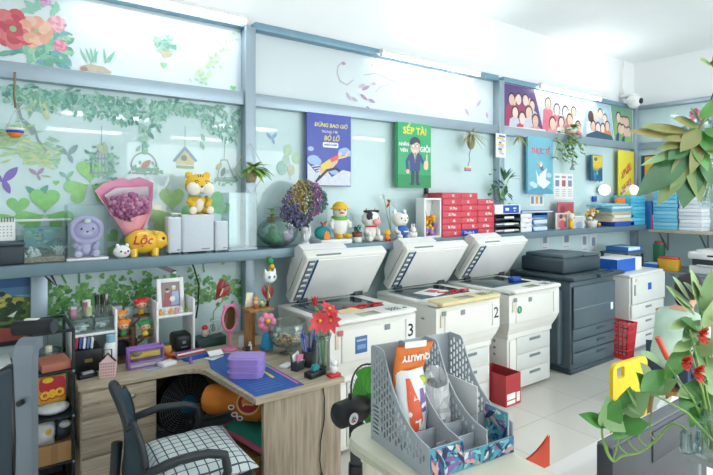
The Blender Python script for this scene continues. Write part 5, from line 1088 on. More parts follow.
# second white organiser
sx0, sx1 = .872, 1.115; sy = 3.42
t = organiser('desk_organiser', 'white desk shelf carrying the wedding photo frame', (sx0+sx1)/2, sy, sx1-sx0, .22, (.248,), .345)
oz = DZ+.255; px_ = 1.0
t = thing('framed_photo', 'white framed photo of a couple standing on the desk shelf', 'photo frame', (px_, 3.44, oz)); fw, fh = .175, .215; T = Matrix.Rotation(-.16, 4, 'X'); m = MB()
for s_ in (-1, 1): m.box((s_*(fw/2-.014), 0, fh/2), (.028, .014, fh), plw, .003, T=T)
m.box((0, 0, .014), (fw-.05, .014, .028), plw, .003, T=T); m.box((0, 0, fh-.014), (fw-.05, .014, .028), plw, .003, T=T); m.build('frame', t)
m = MB(); m.T = T @ Matrix.Translation((0, .002, fh/2)) @ WALLV; m.poly(rrect(0, 0, fw-.05, fh-.05, .002), .003, stk('#8f7a78')); m.poly([(-.05, -.07), (.0, -.07), (-.005, .01), (-.035, .015)], .0005, stk('#a8484f'), None, .004); m.poly([(-.0, -.07), (.055, -.07), (.05, .02), (.012, .02)], .0005, stk('#9fb4d8'), None, .0042)
m.poly(disc(-.02, .025, .012), .0005, stk('#e8c0a8'), None, .005); m.poly(disc(.022, .04, .013), .0005, stk('#e8c0a8'), None, .005); m.poly(disc(.022, .05, .014, .007), .0005, stk('#e8ecf2'), None, .006); m.poly(disc(-.022, .034, .013, .009), .0005, stk('#3a2f30'), None, .0056); m.poly(disc(.01, -.03, .018), .0005, stk('#f2f0ee'), None, .006); m.build('picture', t)
T0 = Vector((px_, 3.44, oz))
for sg, c_, lab, X_, z_, y_ in ((0, '#3f4a50', 'tiny black and white figurine perched on top of the photo frame', .03, fh-.003, .034), ):
    t = thing('toy_figure', lab, 'figurine', (px_+X_, 3.44+y_, oz+z_), 0, 'figurines on the desk shelf'); MB().ball((0, 0, .014), (.012, .01, .014), col('#3f9a50'), 8).build('body', t); MB().ball((0, 0, .036), (.013, .012, .012), plw, 8).build('head', t); MB().ball((0, .002, .043), (.014, .012, .008), blk, 8).build('hair', t)
cols_ = [('#e8a84a', 'orange'), ('#f0ece0', 'cream'), ('#f0b060', 'yellow orange'), ('#e89aa8', 'pink'), ('#f2f2ee', 'white'), ('#5f8f4a', 'green')]
for k, (c_, w_) in enumerate(cols_):
    x = sx0+.035+.032*k; t = thing('toy_figure', 'tiny %s figurine sitting in front of the photo frame' % w_, 'figurine', (x, 3.345, oz), 0, 'figurines on the desk shelf')
    MB().ball((0, 0, .012), (.014, .012, .012), col(c_, .6), 10).build('body', t); MB().ball((0, -.002, .03), (.011, .010, .010), col(c_, .6) if k != 1 else plw, 8).build('head', t)
t = thing('gift_case', 'black rounded case with silver clasp under the second desk shelf', 'box', (1.055, 3.42, DZ)); MB().box((0, 0, .055), (.115, .15, .11), col('#1b2126', .45), .025, seg=3).build('case', t); MB().box((0, -.0755, .06), (.022, .003, .016), steel).box((0, -.0755, .03), (.04, .002, .006), steel).build('clasp', t)
single(MB().lathe([(.02, 0), (.028, .02), (.026, .045), (.018, .05)], col('#e8a85a', .5), n=14), 'orange_pot', 'small orange pot beside the black case', 'pot', (.955, 3.37, DZ))
t = thing('hair_clips', 'red and orange hair bows piled in front of the second desk shelf', 'hair clips', (.93, 3.24, DZ)); m = MB()
for k in range(12): a = k*1.1; m.leaf((0, 0, .012), (math.cos(a), math.sin(a), R.uniform(.3, 1.4)), R.uniform(.05, .08), .026, R.choice([red, org, col('#b84a3a')]))
m.ball((0, 0, .014), .014, col('#c84a3a'), 8); m.build('bows', t)
t = thing('pen_box', 'shallow grey box of pens in front of the second desk shelf', 'box', (1.06, 3.24, DZ), .12); m = MB(); m.box((0, 0, .008), (.20, .10, .016), col('#6f8088'), .003); m.build('box', t); m = MB()
for k in range(6): m.cyl((-.09, -.04+.015*k, .021), (.09, -.04+.015*k+R.uniform(-.006, .006), .021), .005, R.choice([blu, dgrey, plw, red]), n=7)
m.build('pens', t)
single(MB().box((0, 0, .006), (.20, .05, .012), blu, .003), 'notebook', 'thin blue notebook in front of the pen box', 'notebook', (1.09, 3.165, DZ), .2); single(MB().box((0, 0, .012), (.09, .075, .024), plw, .006), 'white_box', 'flat white box between the toy box and the blue notebook', 'box', (.885, 3.13, DZ), .3)
single(MB().box((0, 0, .012), (.015, .03, .024), pur, .003).ball((0, 0, .03), .009, pur, 8), 'eraser', 'tiny purple figure on the desk edge', 'figurine', (1.01, 3.08, DZ))
single(MB().cyl((0, 0, 0), (.12, .02, 0), .004, col('#8fb4e8'), n=7), 'pen', 'pale blue pen lying on the desk before the toy box', 'pen', (.75, 3.09, DZ+.004))
# little red letters row, case with figurine
t = thing('jewellery_case', 'dark green lidded case beside the pink mirror', 'box', (1.24, 3.40, DZ)); MB().box((0, 0, .025), (.20, .12, .05), col('#1f3f38', .45), .006).build('body', t); MB().box((0, 0, .054), (.204, .124, .014), col('#27504a', .45), .004).build('lid', t)
t = thing('toy_figure', 'small jar figurine with red cap on the dark green case', 'figurine', (1.205, 3.38, DZ+.061)); MB().ball((0, 0, .03), (.028, .026, .03), col('#d8c0b0'), 12).build('body', t); MB().ball((0, 0, .065), (.022, .02, .018), red, 10).build('cap', t)
t = thing('headband', 'white wire cat ear headband standing on the green case', 'headband', (1.275, 3.415, DZ+.061)); m = MB()
for c_, r in (((-.015, .04), .038), ((.02, .05), .046)): m.tube([(c_[0]+r*math.cos(a), .004*math.sin(3*a), c_[1]+.004+r*math.sin(a)) for a in [2*PI*i/22 for i in range(22)]], .004, plw, 6, True)
m.build('band', t)
t = thing('table_mirror', 'pink standing mirror with cat ears and a round base', 'mirror', (1.315, 3.215, DZ), .2); m = MB(); m.lathe([(.055, 0), (.055, .008), (.045, .013), (.0, .014)], pink, n=24); m.build('base', t); MB().tube([(0, 0, .01), (0, 0, .12)], .007, pink, 8).build('stem', t); MB().tube([(.02*math.cos(a), 0, .10+.012*math.sin(a)) for a in [2*PI*i/12 for i in range(12)]], .004, pink, 6, True).build('knot', t)
m = MB(); m.tube([(.058*math.cos(a), 0, .205+.085*math.sin(a)) for a in [2*PI*i/28 for i in range(28)]], .010, pink, 8, True)
for sg in (-1, 1): m.ball((sg*.035, 0, .285), (.016, .008, .018), pink, 8)
m.build('rim', t); m = MB(); m.T = Matrix.Translation((0, .003, .205)) @ WALLV; m.poly(disc(0, 0, .053, .08, 24), .004, mat('mirror_glass', '#dfe8ea', .04, 1, var=0)); m.build('glass', t)
single(MB().shell([(.03, 0), (.032, .004), (.034, .075)], col('#d8dde0', .4), n=18), 'cup', 'light grey cup beside the pink mirror', 'cup', (1.40, 3.19, DZ)); single(MB().cyl((0, 0, 0), (0, 0, .05), .013, plw, n=12).cyl((0, 0, .05), (0, 0, .066), .008, plw, n=10), 'small_bottle', 'tiny white bottle between grey cup and wooden stand', 'bottle', (1.395, 3.08, DZ))
single(MB().cyl((0, 0, 0), (0, 0, .045), .015, col('#3a3f44'), n=12), 'lens_cap', 'small dark cylinder beside the tiny white bottle', 'bottle', (1.372, 3.06, DZ))
for k in range(5):
    pass
# anthuriums in a slim vase behind the desk stand
def anth(m_st, m_sp, base, tip, face, s_):
    base, tip = Vector(base), Vector(tip); m_st.tube([base, base.lerp(tip, .5)+V3(0, .02, .03), tip], .004, stemg, 6)
    B = bas(tip, face, (0, 0, 1)); m_sp.T = Matrix()
    P = []
    for i in range(22): a = 2*PI*i/22; x = 16*math.sin(a)**3/17; y = (13*math.cos(a)-5*math.cos(2*a)-2*math.cos(3*a)-math.cos(4*a))/17; P.append((x*s_*.62, y*s_*.75-s_*.2))
    return P, B
rw = mat('anthurium_red', '#9c2b35', .35, var=.15)
for lab, base, px, py, y_, sc_, rot in (('red anthurium flower on a long stem by the pink mirror', (1.30, 3.50, DZ), 221, 290, 3.44, .10, 2.35), ('red anthurium flower on a long stem above the wooden stand', (1.60, 3.45, DZ), 267, 293, 3.42, .085, 3.1)):
    tp = atY(px, py, y_); t = thing('anthurium', lab, 'flower', base, 0, 'red anthuriums'); tp = tp-Vector(base); MB().lathe([(.022, 0), (.026, .05), (.012, .12), (.014, .15)], glass, n=14).build('vase', t)
    MB().tube([(0, 0, .01), (.01, 0, .2), tp+V3(.02, .02, -.08), tp+V3(0, .008, 0)], .004, stemg, 6).build('stem', t)
    P = []
    for i in range(24): a = 2*PI*i/24; P.append((16*math.sin(a)**3/17*sc_*.6, (13*math.cos(a)-5*math.cos(2*a)-2*math.cos(3*a)-math.cos(4*a))/17*sc_))
    rows = [[(x*f_, y*f_, .012*f_*f_*sc_/.08) for x, y in P] for f_ in (.02, .4, .75, 1)]
    T = Matrix.Translation(tp) @ WALLV @ Matrix.Rotation(rot-PI+.0, 4, 'Z') @ Matrix.Rotation(-.35, 4, 'X'); MB().grid(rows, rw, T=T, closed=True).build('spathe', t)
    m = MB(); m.T = T; m.tube([(0, sc_*.1, .012), (0, -sc_*.25, .03), (0, -sc_*.55, .04)], [.007, .006, .004], col('#f0e0a8'), 8); m.build('spadix', t)
pz = atY(270, 277, 3.22); t = thing('toy_cat', 'white plush cat head ornament with blue eyes above the red anthurium', 'ornament', (pz.x, 3.22, pz.z)); MB().ball((0, 0, 0), (.05, .035, .042), plw, 14).build('head', t)
for sg in (-1, 1): MB().cyl((sg*.032, 0, .025), (sg*.038, 0, .06), .016, plw, .003, 8).build('ear', t)
m = MB()
for sg in (-1, 1): m.ball((sg*.018, -.032, .004), (.010, .005, .011), col('#4f8fd8'), 8)
m.build('eyes', t); MB().tube([(0, .02, -.035), (.0, .03, -.2), (.0, .02, DZ-pz.z)], .004, stemg, 6).build('stick', t)
pz = atY(267, 263, 3.45); t = thing('hanging_toy', 'green and yellow toy dangling from the shelf edge', 'ornament', (pz.x, 3.40, pz.z)); MB().ball((0, 0, .02), (.03, .025, .03), col('#2f8f4f'), 10).build('body', t); MB().ball((.01, -.01, -.02), (.02, .018, .02), yel, 10).build('head', t); MB().tube([(0, 0, .04), (0, .0, SZ-pz.z-.05)], .0025, dgrey, 5).build('string', t); MB().ball((0, 0, -.05), (.012, .01, .014), yel, 8).build('bell', t)
# wooden stand with figurines
wx, wy = 1.455, 3.09; t = thing('wooden_stand', 'tall wooden stand with a top board full of small figures', 'stand', (wx, wy, DZ)); MB().box((0, 0, .009), (.16, .13, .018), woodd, .003).build('base', t); MB().box((-.045, .03, .14), (.07, .022, .25), woodd, .003).build('upright', t); MB().box((.0, 0, .272), (.175, .13, .018), woodd, .003).build('top_board', t)
tz = DZ+.281
single(MB().box((0, 0, .05), (.055, .006, .095), cream, .002, T=Matrix.Rotation(.15, 4, 'Y')), 'photo_card', 'cream card standing at the edge of the wooden stand', 'card', (wx-.055, wy+.03, tz), .3)
for k, (dx, dy, c1, c2, s_, lab) in enumerate(((-.03, -.03, '#c84a4a', '#f0c8a0', .055, 'red and peach figure on the wooden stand'), (-.005, .02, '#e8a030', '#e8b040', .07, 'orange figure at the back of the wooden stand'), (.012, -.035, '#5f8f4a', '#e8d8a0', .05, 'green figure at the front of the wooden stand'), (.035, .0, '#e8d890', '#3f8f60', .055, 'yellow figure with green cap on the wooden stand'), (.062, -.02, '#2a2d34', '#2a2d34', .045, 'black rounded figure at the edge of the wooden stand'))):
    t = thing('toy_figure', lab, 'figurine', (wx+dx, wy+dy, tz), 0, 'figures on the wooden stand'); MB().ball((0, 0, s_*.3), (s_*.26, s_*.24, s_*.3), col(c1), 10).build('body', t); MB().ball((0, -.002, s_*.74), (s_*.24, s_*.22, s_*.24), col(c2), 10).build('head', t)
t = thing('flower_toy', 'pink petal plush flower doll with yellow centre and blue dress', 'plush toy', (1.49, 3.03, DZ+.018)); m = MB()
for k in range(7): a = 2*PI*k/7; m.ball((.042*math.cos(a), 0, .17+.042*math.sin(a)), (.026, .018, .026), pink, 10)
h = m.build('petals', t); MB().ball((0, -.02, .18), (.018, .012, .018), yel, 10).build('face', h); MB().lathe([(.045, 0), (.042, .03), (.022, .10), (.012, .125)], col('#2f9fd0', .6), n=16).build('dress', t)
# candy bowl
bx, by = 1.585, 2.92; t = thing('glass_bowl', 'large clear footed glass bowl filled with candies', 'bowl', (bx, by, DZ)); cg = clear('candy_glass', '#eef6f4', .18, .04)
MB().shell([(.055, 0), (.055, .006), (.016, .014), (.013, .03), (.03, .036), (.085, .055), (.118, .095), (.128, .14), (.122, .19), (.118, .205)], cg, n=30, th=.003).build('bowl', t)
m = MB(); cc = ['#e8d8a8', '#f0e8d0', '#d8a878', '#c8604a', '#e8e0c0', '#b8c890', '#f0d080', '#d8806a']
for _ in range(130): a = R.uniform(0, 6.3); r = .095*math.sqrt(R.random()); zz = .055+r*r*3.0+R.uniform(0, .032); m.ball((r*math.cos(a), r*math.sin(a), zz), (R.uniform(.010, .018), .010, .009), col(R.choice(cc), .5), 6, rot=Matrix.Rotation(R.uniform(0, 3), 3, 'Z'))
o_ = m.build('candies', t); o_['kind'] = 'stuff'
t = thing('drink_glass', 'small glass of amber drink beside the desk mat', 'glass', (1.53, 2.73, DZ)); MB().shell([(.024, 0), (.026, .004), (.032, .065)], glass, n=18, th=.002).build('glass', t); MB().lathe([(.0, .004), (.0235, .005), (.0285, .05), (.0, .05)], mat('amber_tea', '#d8963a', .2), n=18).build('tea', t)
# pens, clips
t = thing('pen_holder', 'black mesh pen holder crowded with pens', 'pen holder', (1.565, 2.62, DZ)); MB().shell([(.04, 0), (.042, .005), (.045, .095)], mat('mesh_black', '#2c3136', .4), n=18).build('cup', t)
for k in range(13):
    a = R.uniform(0, 6.3); u, v_ = .028*math.cos(a), .028*math.sin(a); c_ = R.choice([blu, plw, dgrey, pur, col('#7f9fd8'), col('#d8dde8')]); q = V3(u*1.7, v_*1.7, R.uniform(.15, .19)); m = MB(); m.cyl((u*.6, v_*.6, .01), q, .0045, c_, n=7); m.cyl(q, q+V3(u*.1, v_*.1, .02), .0045, blu, .002, 7)
    m.build('pen', t)
t = thing('tape_dispenser', 'black tape dispenser with a teal roll on the desk edge', 'tape dispenser', (1.505, 2.45, DZ), .25); MB().box((0, 0, .017), (.13, .06, .034), blk, .008).build('base', t); MB().cyl((-.0, -.012, .04), (.0, .012, .04), .026, teal, n=18).build('roll', t); MB().box((.045, 0, .038), (.05, .05, .012), blk, .003).build('arm', t)
t = thing('card_holder', 'dark cube of clips with white and pink notes', 'holder', (1.475, 2.60, DZ), .4); MB().box((0, 0, .025), (.07, .05, .05), dgrey, .004).build('box', t); m = MB(); m.box((0, -.01, .065), (.055, .004, .05), pink, .001, T=Matrix.Rotation(.2, 4, 'Y')); m.box((.02, .01, .07), (.06, .003, .05), paperw, T=Matrix.Rotation(-.3, 4, 'Y')); m.box((.03, 0, .055), (.06, .03, .01), plw, T=Matrix.Rotation(.3, 4, 'Y')); m.build('notes', t)
single(MB().box((0, 0, .006), (.09, .06, .012), paperw, .002), 'note_pad', 'small white note pad beside the amber drink', 'paper', (1.455, 2.69, DZ), .5)
t = thing('cat_figurine', 'white lucky cat figurine sitting on a red base', 'figurine', (1.585, 2.385, DZ)); MB().box((0, 0, .009), (.07, .05, .018), red, .004).build('base', t); MB().ball((0, 0, .04), (.022, .02, .026), plw, 12).build('body', t); h = MB().ball((0, -.003, .075), (.021, .018, .018), plw, 12).build('head', t)
for sg in (-1, 1): MB().cyl((sg*.013, 0, .085), (sg*.016, 0, .103), .007, plw, .001, 7).build('ear', h)
MB().tube([(.018, -.005, .05), (.03, -.008, .065), (.028, -.01, .085)], .007, plw, 6).build('paw', t)
# red flowers in a glass vase
vx, vy = 1.595, 2.51; t = thing('flower_vase', 'tall clear glass vase of red artificial lilies on the desk edge', 'vase', (vx, vy, DZ)); MB().shell([(.036, 0), (.038, .006), (.03, .08), (.036, .16), (.05, .21)], glass, n=22, th=.003).build('vase', t)
rf = mat('lily_red', '#e0454e', .5, scale=20, col2='#c93442'); m = MB(); tips = [(-.05, -.04, .30), (.035, .0, .345), (.025, -.03, .29), (-.045, .02, .40)]
for p in tips: m.tube([(0, 0, .01), (p[0]*.3, p[1]*.3, .17), Vector(p)-V3(0, 0, .01)], .0035, stemg, 6)
m.build('stems', t)
for i, p in enumerate(tips[:3]):
    m = MB(); fd = Vector((-.35, -.9, .25)) if i != 1 else Vector((.3, -.6, .7)); B = bas(p, fd)
    for k in range(9):
        a = 2*PI*k/9; d = B.to_3x3() @ Vector((math.cos(a), math.sin(a), .25)); m.leaf(p, d, R.uniform(.062, .078), .034, rf, up=fd, droop=.15, fold=.2)
    q = m.build('bloom', t); MB().ball(Vector(p)+fd*.012, (.011, .009, .010), yel, 10).build('bloom_centre', q)
m = MB()
for k in range(6): a = k*1.05; m.leaf(V3(*tips[3])-V3(0, 0, .03), (math.cos(a)*.4, math.sin(a)*.4, 1), .06, .03, rf, droop=-.05)
m.build('bud', t); m = MB()
for k in range(9): a = R.uniform(0, 6.3); z_ = R.uniform(.16, .36); m.leaf((-.03 if z_ > .28 else .0, 0, z_), (math.cos(a), math.sin(a), .7), R.uniform(.05, .08), .022, leafg)
m.build('leaves', t)
# picture on the wall under the shelf, long tube, books
t = thing('landscape_picture', 'dark framed landscape picture of blue sky and green hill under the shelf', 'picture', (.045, WY+.01, 1.09)); wq, hq = .40, .46; MB().box((0, .012, 0), (wq, .02, hq), col('#3a4148', .5), .003).build('frame', t)
m = MB(); m.T = WALLV; sky_ = ['#1f4a7a', '#2f6296', '#4f82a8', '#7fa8b0']
for k, c_ in enumerate(sky_): m.poly([(-wq/2+.01, hq/2-.01-.05*k), (wq/2-.01, hq/2-.01-.05*k), (wq/2-.01, hq/2-.065-.05*k), (-wq/2+.01, hq/2-.065-.05*k)], .0006, stk(c_))
m.poly([(-wq/2+.01, -.10), (wq/2-.01, -.10), (wq/2-.01, .05), (0.1, .07), (-.05, .05), (-wq/2+.01, .06)], .0006, stk('#5f7f3a'), None, .0008); m.poly([(-.2, .0), (-.05, .02), (-.0, -.1), (.02, -.2), (-.2, -.2)], .0006, stk('#4f8f98'), None, .0016)
for _ in range(55): m.poly(disc(R.uniform(-.16, .18), R.gauss(.03, .02), R.uniform(.012, .03), R.uniform(.008, .02), 8), .0004, stk(R.choice(['#a8a84a', '#7f8f3a', '#4f6f34', '#c0b85a'])), None, .0024+R.uniform(0, .001))
for _ in range(35): u = R.gauss(.09, .03); m.poly(disc(u, R.gauss(-.03, .04), .02, .016, 8), .0004, stk(R.choice(['#2a4a2c', '#35582f', '#1f3a28'])), None, .0036+R.uniform(0, .0006))
m.poly([(.07, -.05), (.12, -.02), (.10, -.06)], .0004, stk('#dfe6e0'), None, .0050); m.poly([(-.02, -.2), (.19, -.2), (.19, -.14), (.0, -.11)], .0004, stk('#a8504a'), None, .0046); m.build('canvas', t)
t = thing('books', 'stack of worn papers and cards behind the steel column', 'paper pile', (.07, 3.45, 0)); 
bpy.data.objects.remove(t)
t = thing('low_cabinet', 'low pale wooden cabinet under the landscape picture', 'cabinet', (-.16, 3.42, 0)); MB().box((0, 0, .36), (.62, .46, .70), woodv, .003).build('body', t); MB().box((0, 0, .725), (.66, .50, .03), wood, .003).build('top', t)
for i, x_ in enumerate((-.155, .155)): q = MB().box((x_, -.235, .36), (.3, .014, .66), wood, .003).build('door', t); MB().cyl((x_+(.1 if i == 0 else -.1), -.242, .5), (x_+(.1 if i == 0 else -.1), -.26, .5), .012, steel, n=10).build('knob', q)
z = .74; cl = [('#c8b878', 'mustard'), ('#b8bcc0', 'grey'), ('#d8c8a0', 'cream'), ('#5f5a54', 'brown'), ('#d8dcdc', 'white')]
for k, (c_, w_) in enumerate(cl): h_ = .028; single(MB().box((0, 0, h_/2), (.34, .26, h_-.002), col(c_, .6), .003), 'magazine', '%s magazine in the pile on the low cabinet, %s' % (w_, ['lowest', 'second', 'third', 'fourth', 'topmost'][k]), 'magazine', (-.05+R.uniform(-.01, .01), 3.33, z), R.uniform(-.05, .05), 'magazines on the low cabinet'); z += h_
# ---------------------------------------------------------------- rack, column, chairs
rk = col('#20272c', .4, metal=.3); rx, ry = .295, 3.245; rw_, rd2 = .19, .40
t = thing('metal_rack', 'narrow black metal rack of snacks and parcels at the desk side', 'rack', (rx, ry, 0))
for sx_ in (-1, 1):
    for sy in (-1, 1): MB().box((sx_*(rw_/2-.008), sy*(rd2/2-.008), .53), (.016, .016, 1.06), rk, .002).build('post', t)
m = MB()
for sx_ in (-1, 1): m.box((sx_*(rw_/2-.008), 0, 1.055), (.014, rd2-.03, .014), rk)
for sy in (-1, 1): m.box((0, sy*(rd2/2-.008), 1.055), (rw_-.03, .014, .014), rk)
m.build('top_rail', t)
lv = [.85, .615, .375, .15]
for z in lv: MB().box((0, 0, z-.008), (rw_-.002, rd2-.002, .014), rk, .002).build('shelf', t)
m = MB()
for z in lv:
    for sx_ in (-1, 1): m.cyl((sx_*(rw_/2-.008), -rd2/2-.001, z-.008), (sx_*(rw_/2-.008), -rd2/2-.006, z-.008), .006, steel, n=8)
m.build('bolts', t)
single(MB().box((0, 0, .02), (.14, .19, .04), col('#b8705a', .6), .004).box((0, 0, .02), (.132, .184, .03), paperw), 'book', 'thick reddish brown book on the upper rack shelf', 'book', (rx+.005, ry-.09, .8495), .1)
t = thing('glass_dish', 'glass dish with a small bottle on the upper rack shelf', 'dish', (rx+.0, ry+.08, .8495)); MB().shell([(.045, 0), (.06, .02), (.065, .05)], glass, n=20, th=.003).build('dish', t); MB().cyl((0, 0, .006), (0, 0, .07), .017, cream, n=10).build('bottle', t)
def bag(m, w, d, h, m_, n=10, wr=.10):
    rows = []
    for i in range(n+1):
        s_ = i/n; f_ = math.sin(PI*min(max(s_, .03), .97))**.45; row = []
        for k in range(16):
            a = 2*PI*k/16; row.append((w/2*(.97+R.uniform(-wr, wr)*.25)*(abs(math.cos(a))**.6)*math.copysign(1, math.cos(a)), d/2*f_*math.sin(a)*(1+R.uniform(-wr, wr)), h*s_))
        rows.append(row)
    return m.grid(rows, m_, closed=True)
sn = mat('snack_bag', '#e9b52a', .3, coat=.4); rdz = col('#c02a38', .35)
t = thing('snack_bag', 'yellow and red snack bag on the rack', 'snack bag', (rx-.005, ry-.12, .672), .0); m = MB(); bag(m, .135, .07, .165, sn); m.build('bag', t)
m = MB(); m.T = Matrix.Translation((0, -.036, .075)) @ WALLV; P = rrect(0, .03, .12, .075, .025); m.poly(P, .002, rdz); m.text('OSO', .052, yel, Matrix.Translation((0, -.02, .004)) @ Matrix.Rotation(.12, 4, 'Z'), bold=.004); m.text('OSO', .052, rdz, Matrix.Translation((.002, -.022, .0032)) @ Matrix.Rotation(.12, 4, 'Z'), bold=.009); m.poly(disc(-.02, .055, .025, .015), .003, yel); m.build('print', t)
t = thing('plastic_parcel', 'small grey wrapped parcel behind the snack bag', 'parcel', (rx+.055, ry+.06, .614)); m = MB(); bag(m, .065, .05, .09, col('#b8c0c4', .4)); m.build('bag', t)
single(MB().ball((0, 0, .028), (.078, .07, .030), col('#dfe3e4', .35, bump=.6), 14).ball((.03, -.02, .036), (.04, .04, .022), col('#d0d6d8', .35), 10), 'plastic_parcel', 'flat white plastic wrapped parcel in front of the snack bag', 'parcel', (rx+.0, ry-.12, .614), 0); 
t = thing('plastic_parcel', 'crumpled white plastic bag in the lower rack box', 'parcel', (rx-.035, ry-.13, .458)); m = MB(); bag(m, .09, .08, .13, col('#e6e8e8', .3), wr=.3); m.build('bag', t); MB().ball((.01, -.045, .08), (.012, .004, .016), yel, 8).build('label', t)
t = thing('plastic_parcel', 'dark and white plastic bundle beside the crumpled white bag', 'parcel', (rx+.045, ry-.10, .458)); m = MB(); bag(m, .07, .07, .12, col('#3a444c', .35), wr=.3); m.ball((.01, -.035, .09), (.03, .02, .02), col('#d8dcdc', .35), 8); m.build('bag', t)
t = thing('cardboard_box', 'open brown cardboard box on the lower rack shelf', 'box', (rx, ry-.08, .374)); cb2 = mat('cardboard', '#b58a5c', .8, scale=20); m = MB()
for s_ in (-1, 1): m.box((s_*.076, 0, .05), (.004, .22, .1), cb2); m.box((0, s_*.108, .05), (.15, .004, .1), cb2)
m.box((0, 0, .081), (.148, .212, .004), cb2); m.build('carton', t); MB().box((0, -.1105, .05), (.03, .001, .1), col('#a07a50', .6)).build('tape', t)
single(MB().lathe([(.055, 0), (.085, .03), (.095, .05)], col('#c8d820', .4), n=20), 'bowl', 'lime yellow plastic bowl below the cardboard box', 'bowl', (rx, ry-.10, .149)); single(MB().box((0, 0, .02), (.19, .42, .04), rk, .004), 'rack_base', 'black base tray on the floor under the rack', 'tray', (rx, ry, 0))
# brushed steel column with rounded top, dark chair beside it
c0 = atD(22, 400, 1.75); cxw = c0.x
t = thing('floor_lamp', 'brushed grey metal floor stand with a rounded hooked top', 'stand', (cxw, c0.y, 0), -.63); stl = mat('stand_grey', '#8d98a2', .3, .5, var=.06, stretch=(30, 30, 1))
prof = [(0, 0), (.0, 1.17), (.004, 1.21), (.015, 1.24), (.035, 1.255), (.06, 1.258)]
rows = []; w2 = .034
for i, (y_, z_) in enumerate(prof):
    a = 0 if i < 2 else (i-1)*.38; ny, nz = math.cos(a), -math.sin(a)*-1
    rows.append([(-w2, y_, z_), (w2, y_, z_), (w2, y_+.035*math.cos(a), z_-.035*math.sin(a)), (-w2, y_+.035*math.cos(a), z_-.035*math.sin(a))])
m = MB(); m.grid(rows, stl, smooth=False, closed=True); m.add(rows[-1], [[0, 1, 2, 3]], stl); m.build('column', t); MB().cyl((0, -.0, 1.05), (0, -.018, 1.05), .010, blk, n=10).build('knob', t); MB().box((0, .02, .015), (.3, .3, .03), stl, .01).build('base', t)
c0 = atD(32, 328, 1.9); t = thing('tube_speaker', 'black cylindrical speaker lying across the grey floor stand and rack', 'speaker', (c0.x, c0.y, c0.z), -.6); m = MB(); m.cyl((-.06, 0, 0), (.08, 0, .008), .029, blk, n=20); m.build('body', t); MB().cyl((-.062, 0, 0), (-.06, 0, 0), .026, dgrey, n=20).cyl((.08, 0, .008), (.083, 0, .008), .026, dgrey, n=20).build('end_grille', t); MB().box((.0, .0, .032), (.05, .02, .006), plw, .002).build('button_strip', t)
MB().tube([(.0, .0, -.03), (-.03, .02, -.07), (-.035, .02, -.09)], .008, blk, 6).build('bracket', t)
c0 = atD(-2, 420, 1.62); t = thing('office_chair', 'dark grey mesh back of a chair cut by the photo edge', 'chair', (c0.x, c0.y, 0), .9); mesh_ = mat('chair_mesh_dark', '#2f3d48', .6, scale=80); m = MB(); m.box((0, 0, .97), (.10, .03, .46), mesh_, .03, seg=3); m.build('backrest', t); MB().box((0, -.20, .72), (.16, .34, .07), mesh_, .03, seg=3).build('seat', t); m = MB(); m.tube([(-.055, .0, .72), (-.062, .0, .95), (-.05, .0, 1.2), (.05, .0, 1.2), (.062, 0, .95), (.055, 0, .72)], .012, blk, 8); m.build('back_frame', t); MB().cyl((0, -.15, .08), (0, -.15, .7), .03, blk, n=12).build('gas_stem', t); m = MB()
for k in range(5): a = 2*PI*k/5; m.tube([(0, -.15, .1), (.22*math.cos(a), -.15+.22*math.sin(a), .03)], .018, blk, 6)
m.build('star_base', t)
# office chair at the desk
cm = mat('chair_mesh', '#38505c', .7, scale=90, col2='#2b3f4a'); fr = col('#2b3238', .4)
t = thing('office_chair', 'dark mesh office chair with armrests and a checked cushion on its seat', 'chair', (.84, 2.51, 0), -.13)
rows = []; NB = 12                              # back faces +X, wide along Y
for i in range(9):
    s_ = i/8; z_ = .47+.41*s_; hw = .30*(1-.10*s_)*(.80+.2*math.sin(PI*min(1, s_*.9+.15)))
    row = []
    for k in range(NB+1):
        u = -1+2*k/NB; zz = z_-(.07*abs(u)**4 if i == 8 else 0)*1-.05*u*u*s_; row.append((-.30-.055*s_+.05*u*u+.03*math.sin(PI*s_), hw*u, zz))
    rows.append(row)
m = MB(); m.grid(rows, cm); m.grid([[(x-.022, y, z) for x, y, z in r] for r in rows], cm); b_ = m.build('backrest', t)
edge = rows[0]+[r[-1] for r in rows[1:]]+rows[-1][::-1][1:]+[r[0] for r in rows[::-1]][1:-1]
MB().tube([Vector(p)-V3(.011, 0, 0) for p in edge], .016, fr, 7, True).build('back_frame', t)
MB().box((0, 0, .40), (.50, .52, .07), cm, .03, seg=3).build('seat', t)
for sg in (-1, 1):
    pts = [(-.27, sg*.30, .36), (-.27, sg*.31, .52), (-.24, sg*.31, .60), (-.12, sg*.31, .625), (.0, sg*.305, .62), (.075, sg*.30, .595), (.09, sg*.30, .52), (.04, sg*.29, .37)]
    pp = []
    for a, b in zip(pts, pts[1:]): pp += [Vector(a).lerp(Vector(b), q) for q in (0, .5)]
    MB().tube(pp+[Vector(pts[-1])], [.02]*len(pp)+[.02], fr, 9).build('armrest', t)
m = MB(); m.tube([(-.2, 0, .37), (-.36, 0, .40), (-.345, 0, .62)], .025, fr, 8); m.build('back_support', t); MB().cyl((0, 0, .09), (0, 0, .37), .03, fr, n=14).build('gas_stem', t)
for k in range(5): a = 2*PI*k/5+.3; q = MB().tube([(0, 0, .1), (.26*math.cos(a), .26*math.sin(a), .065)], [.03, .02], fr, 8).build('base_arm', t); MB().cyl((.26*math.cos(a), .26*math.sin(a)-.015, .03), (.26*math.cos(a), .26*math.sin(a)+.015, .03), .03, blk, n=14).build('caster', q)
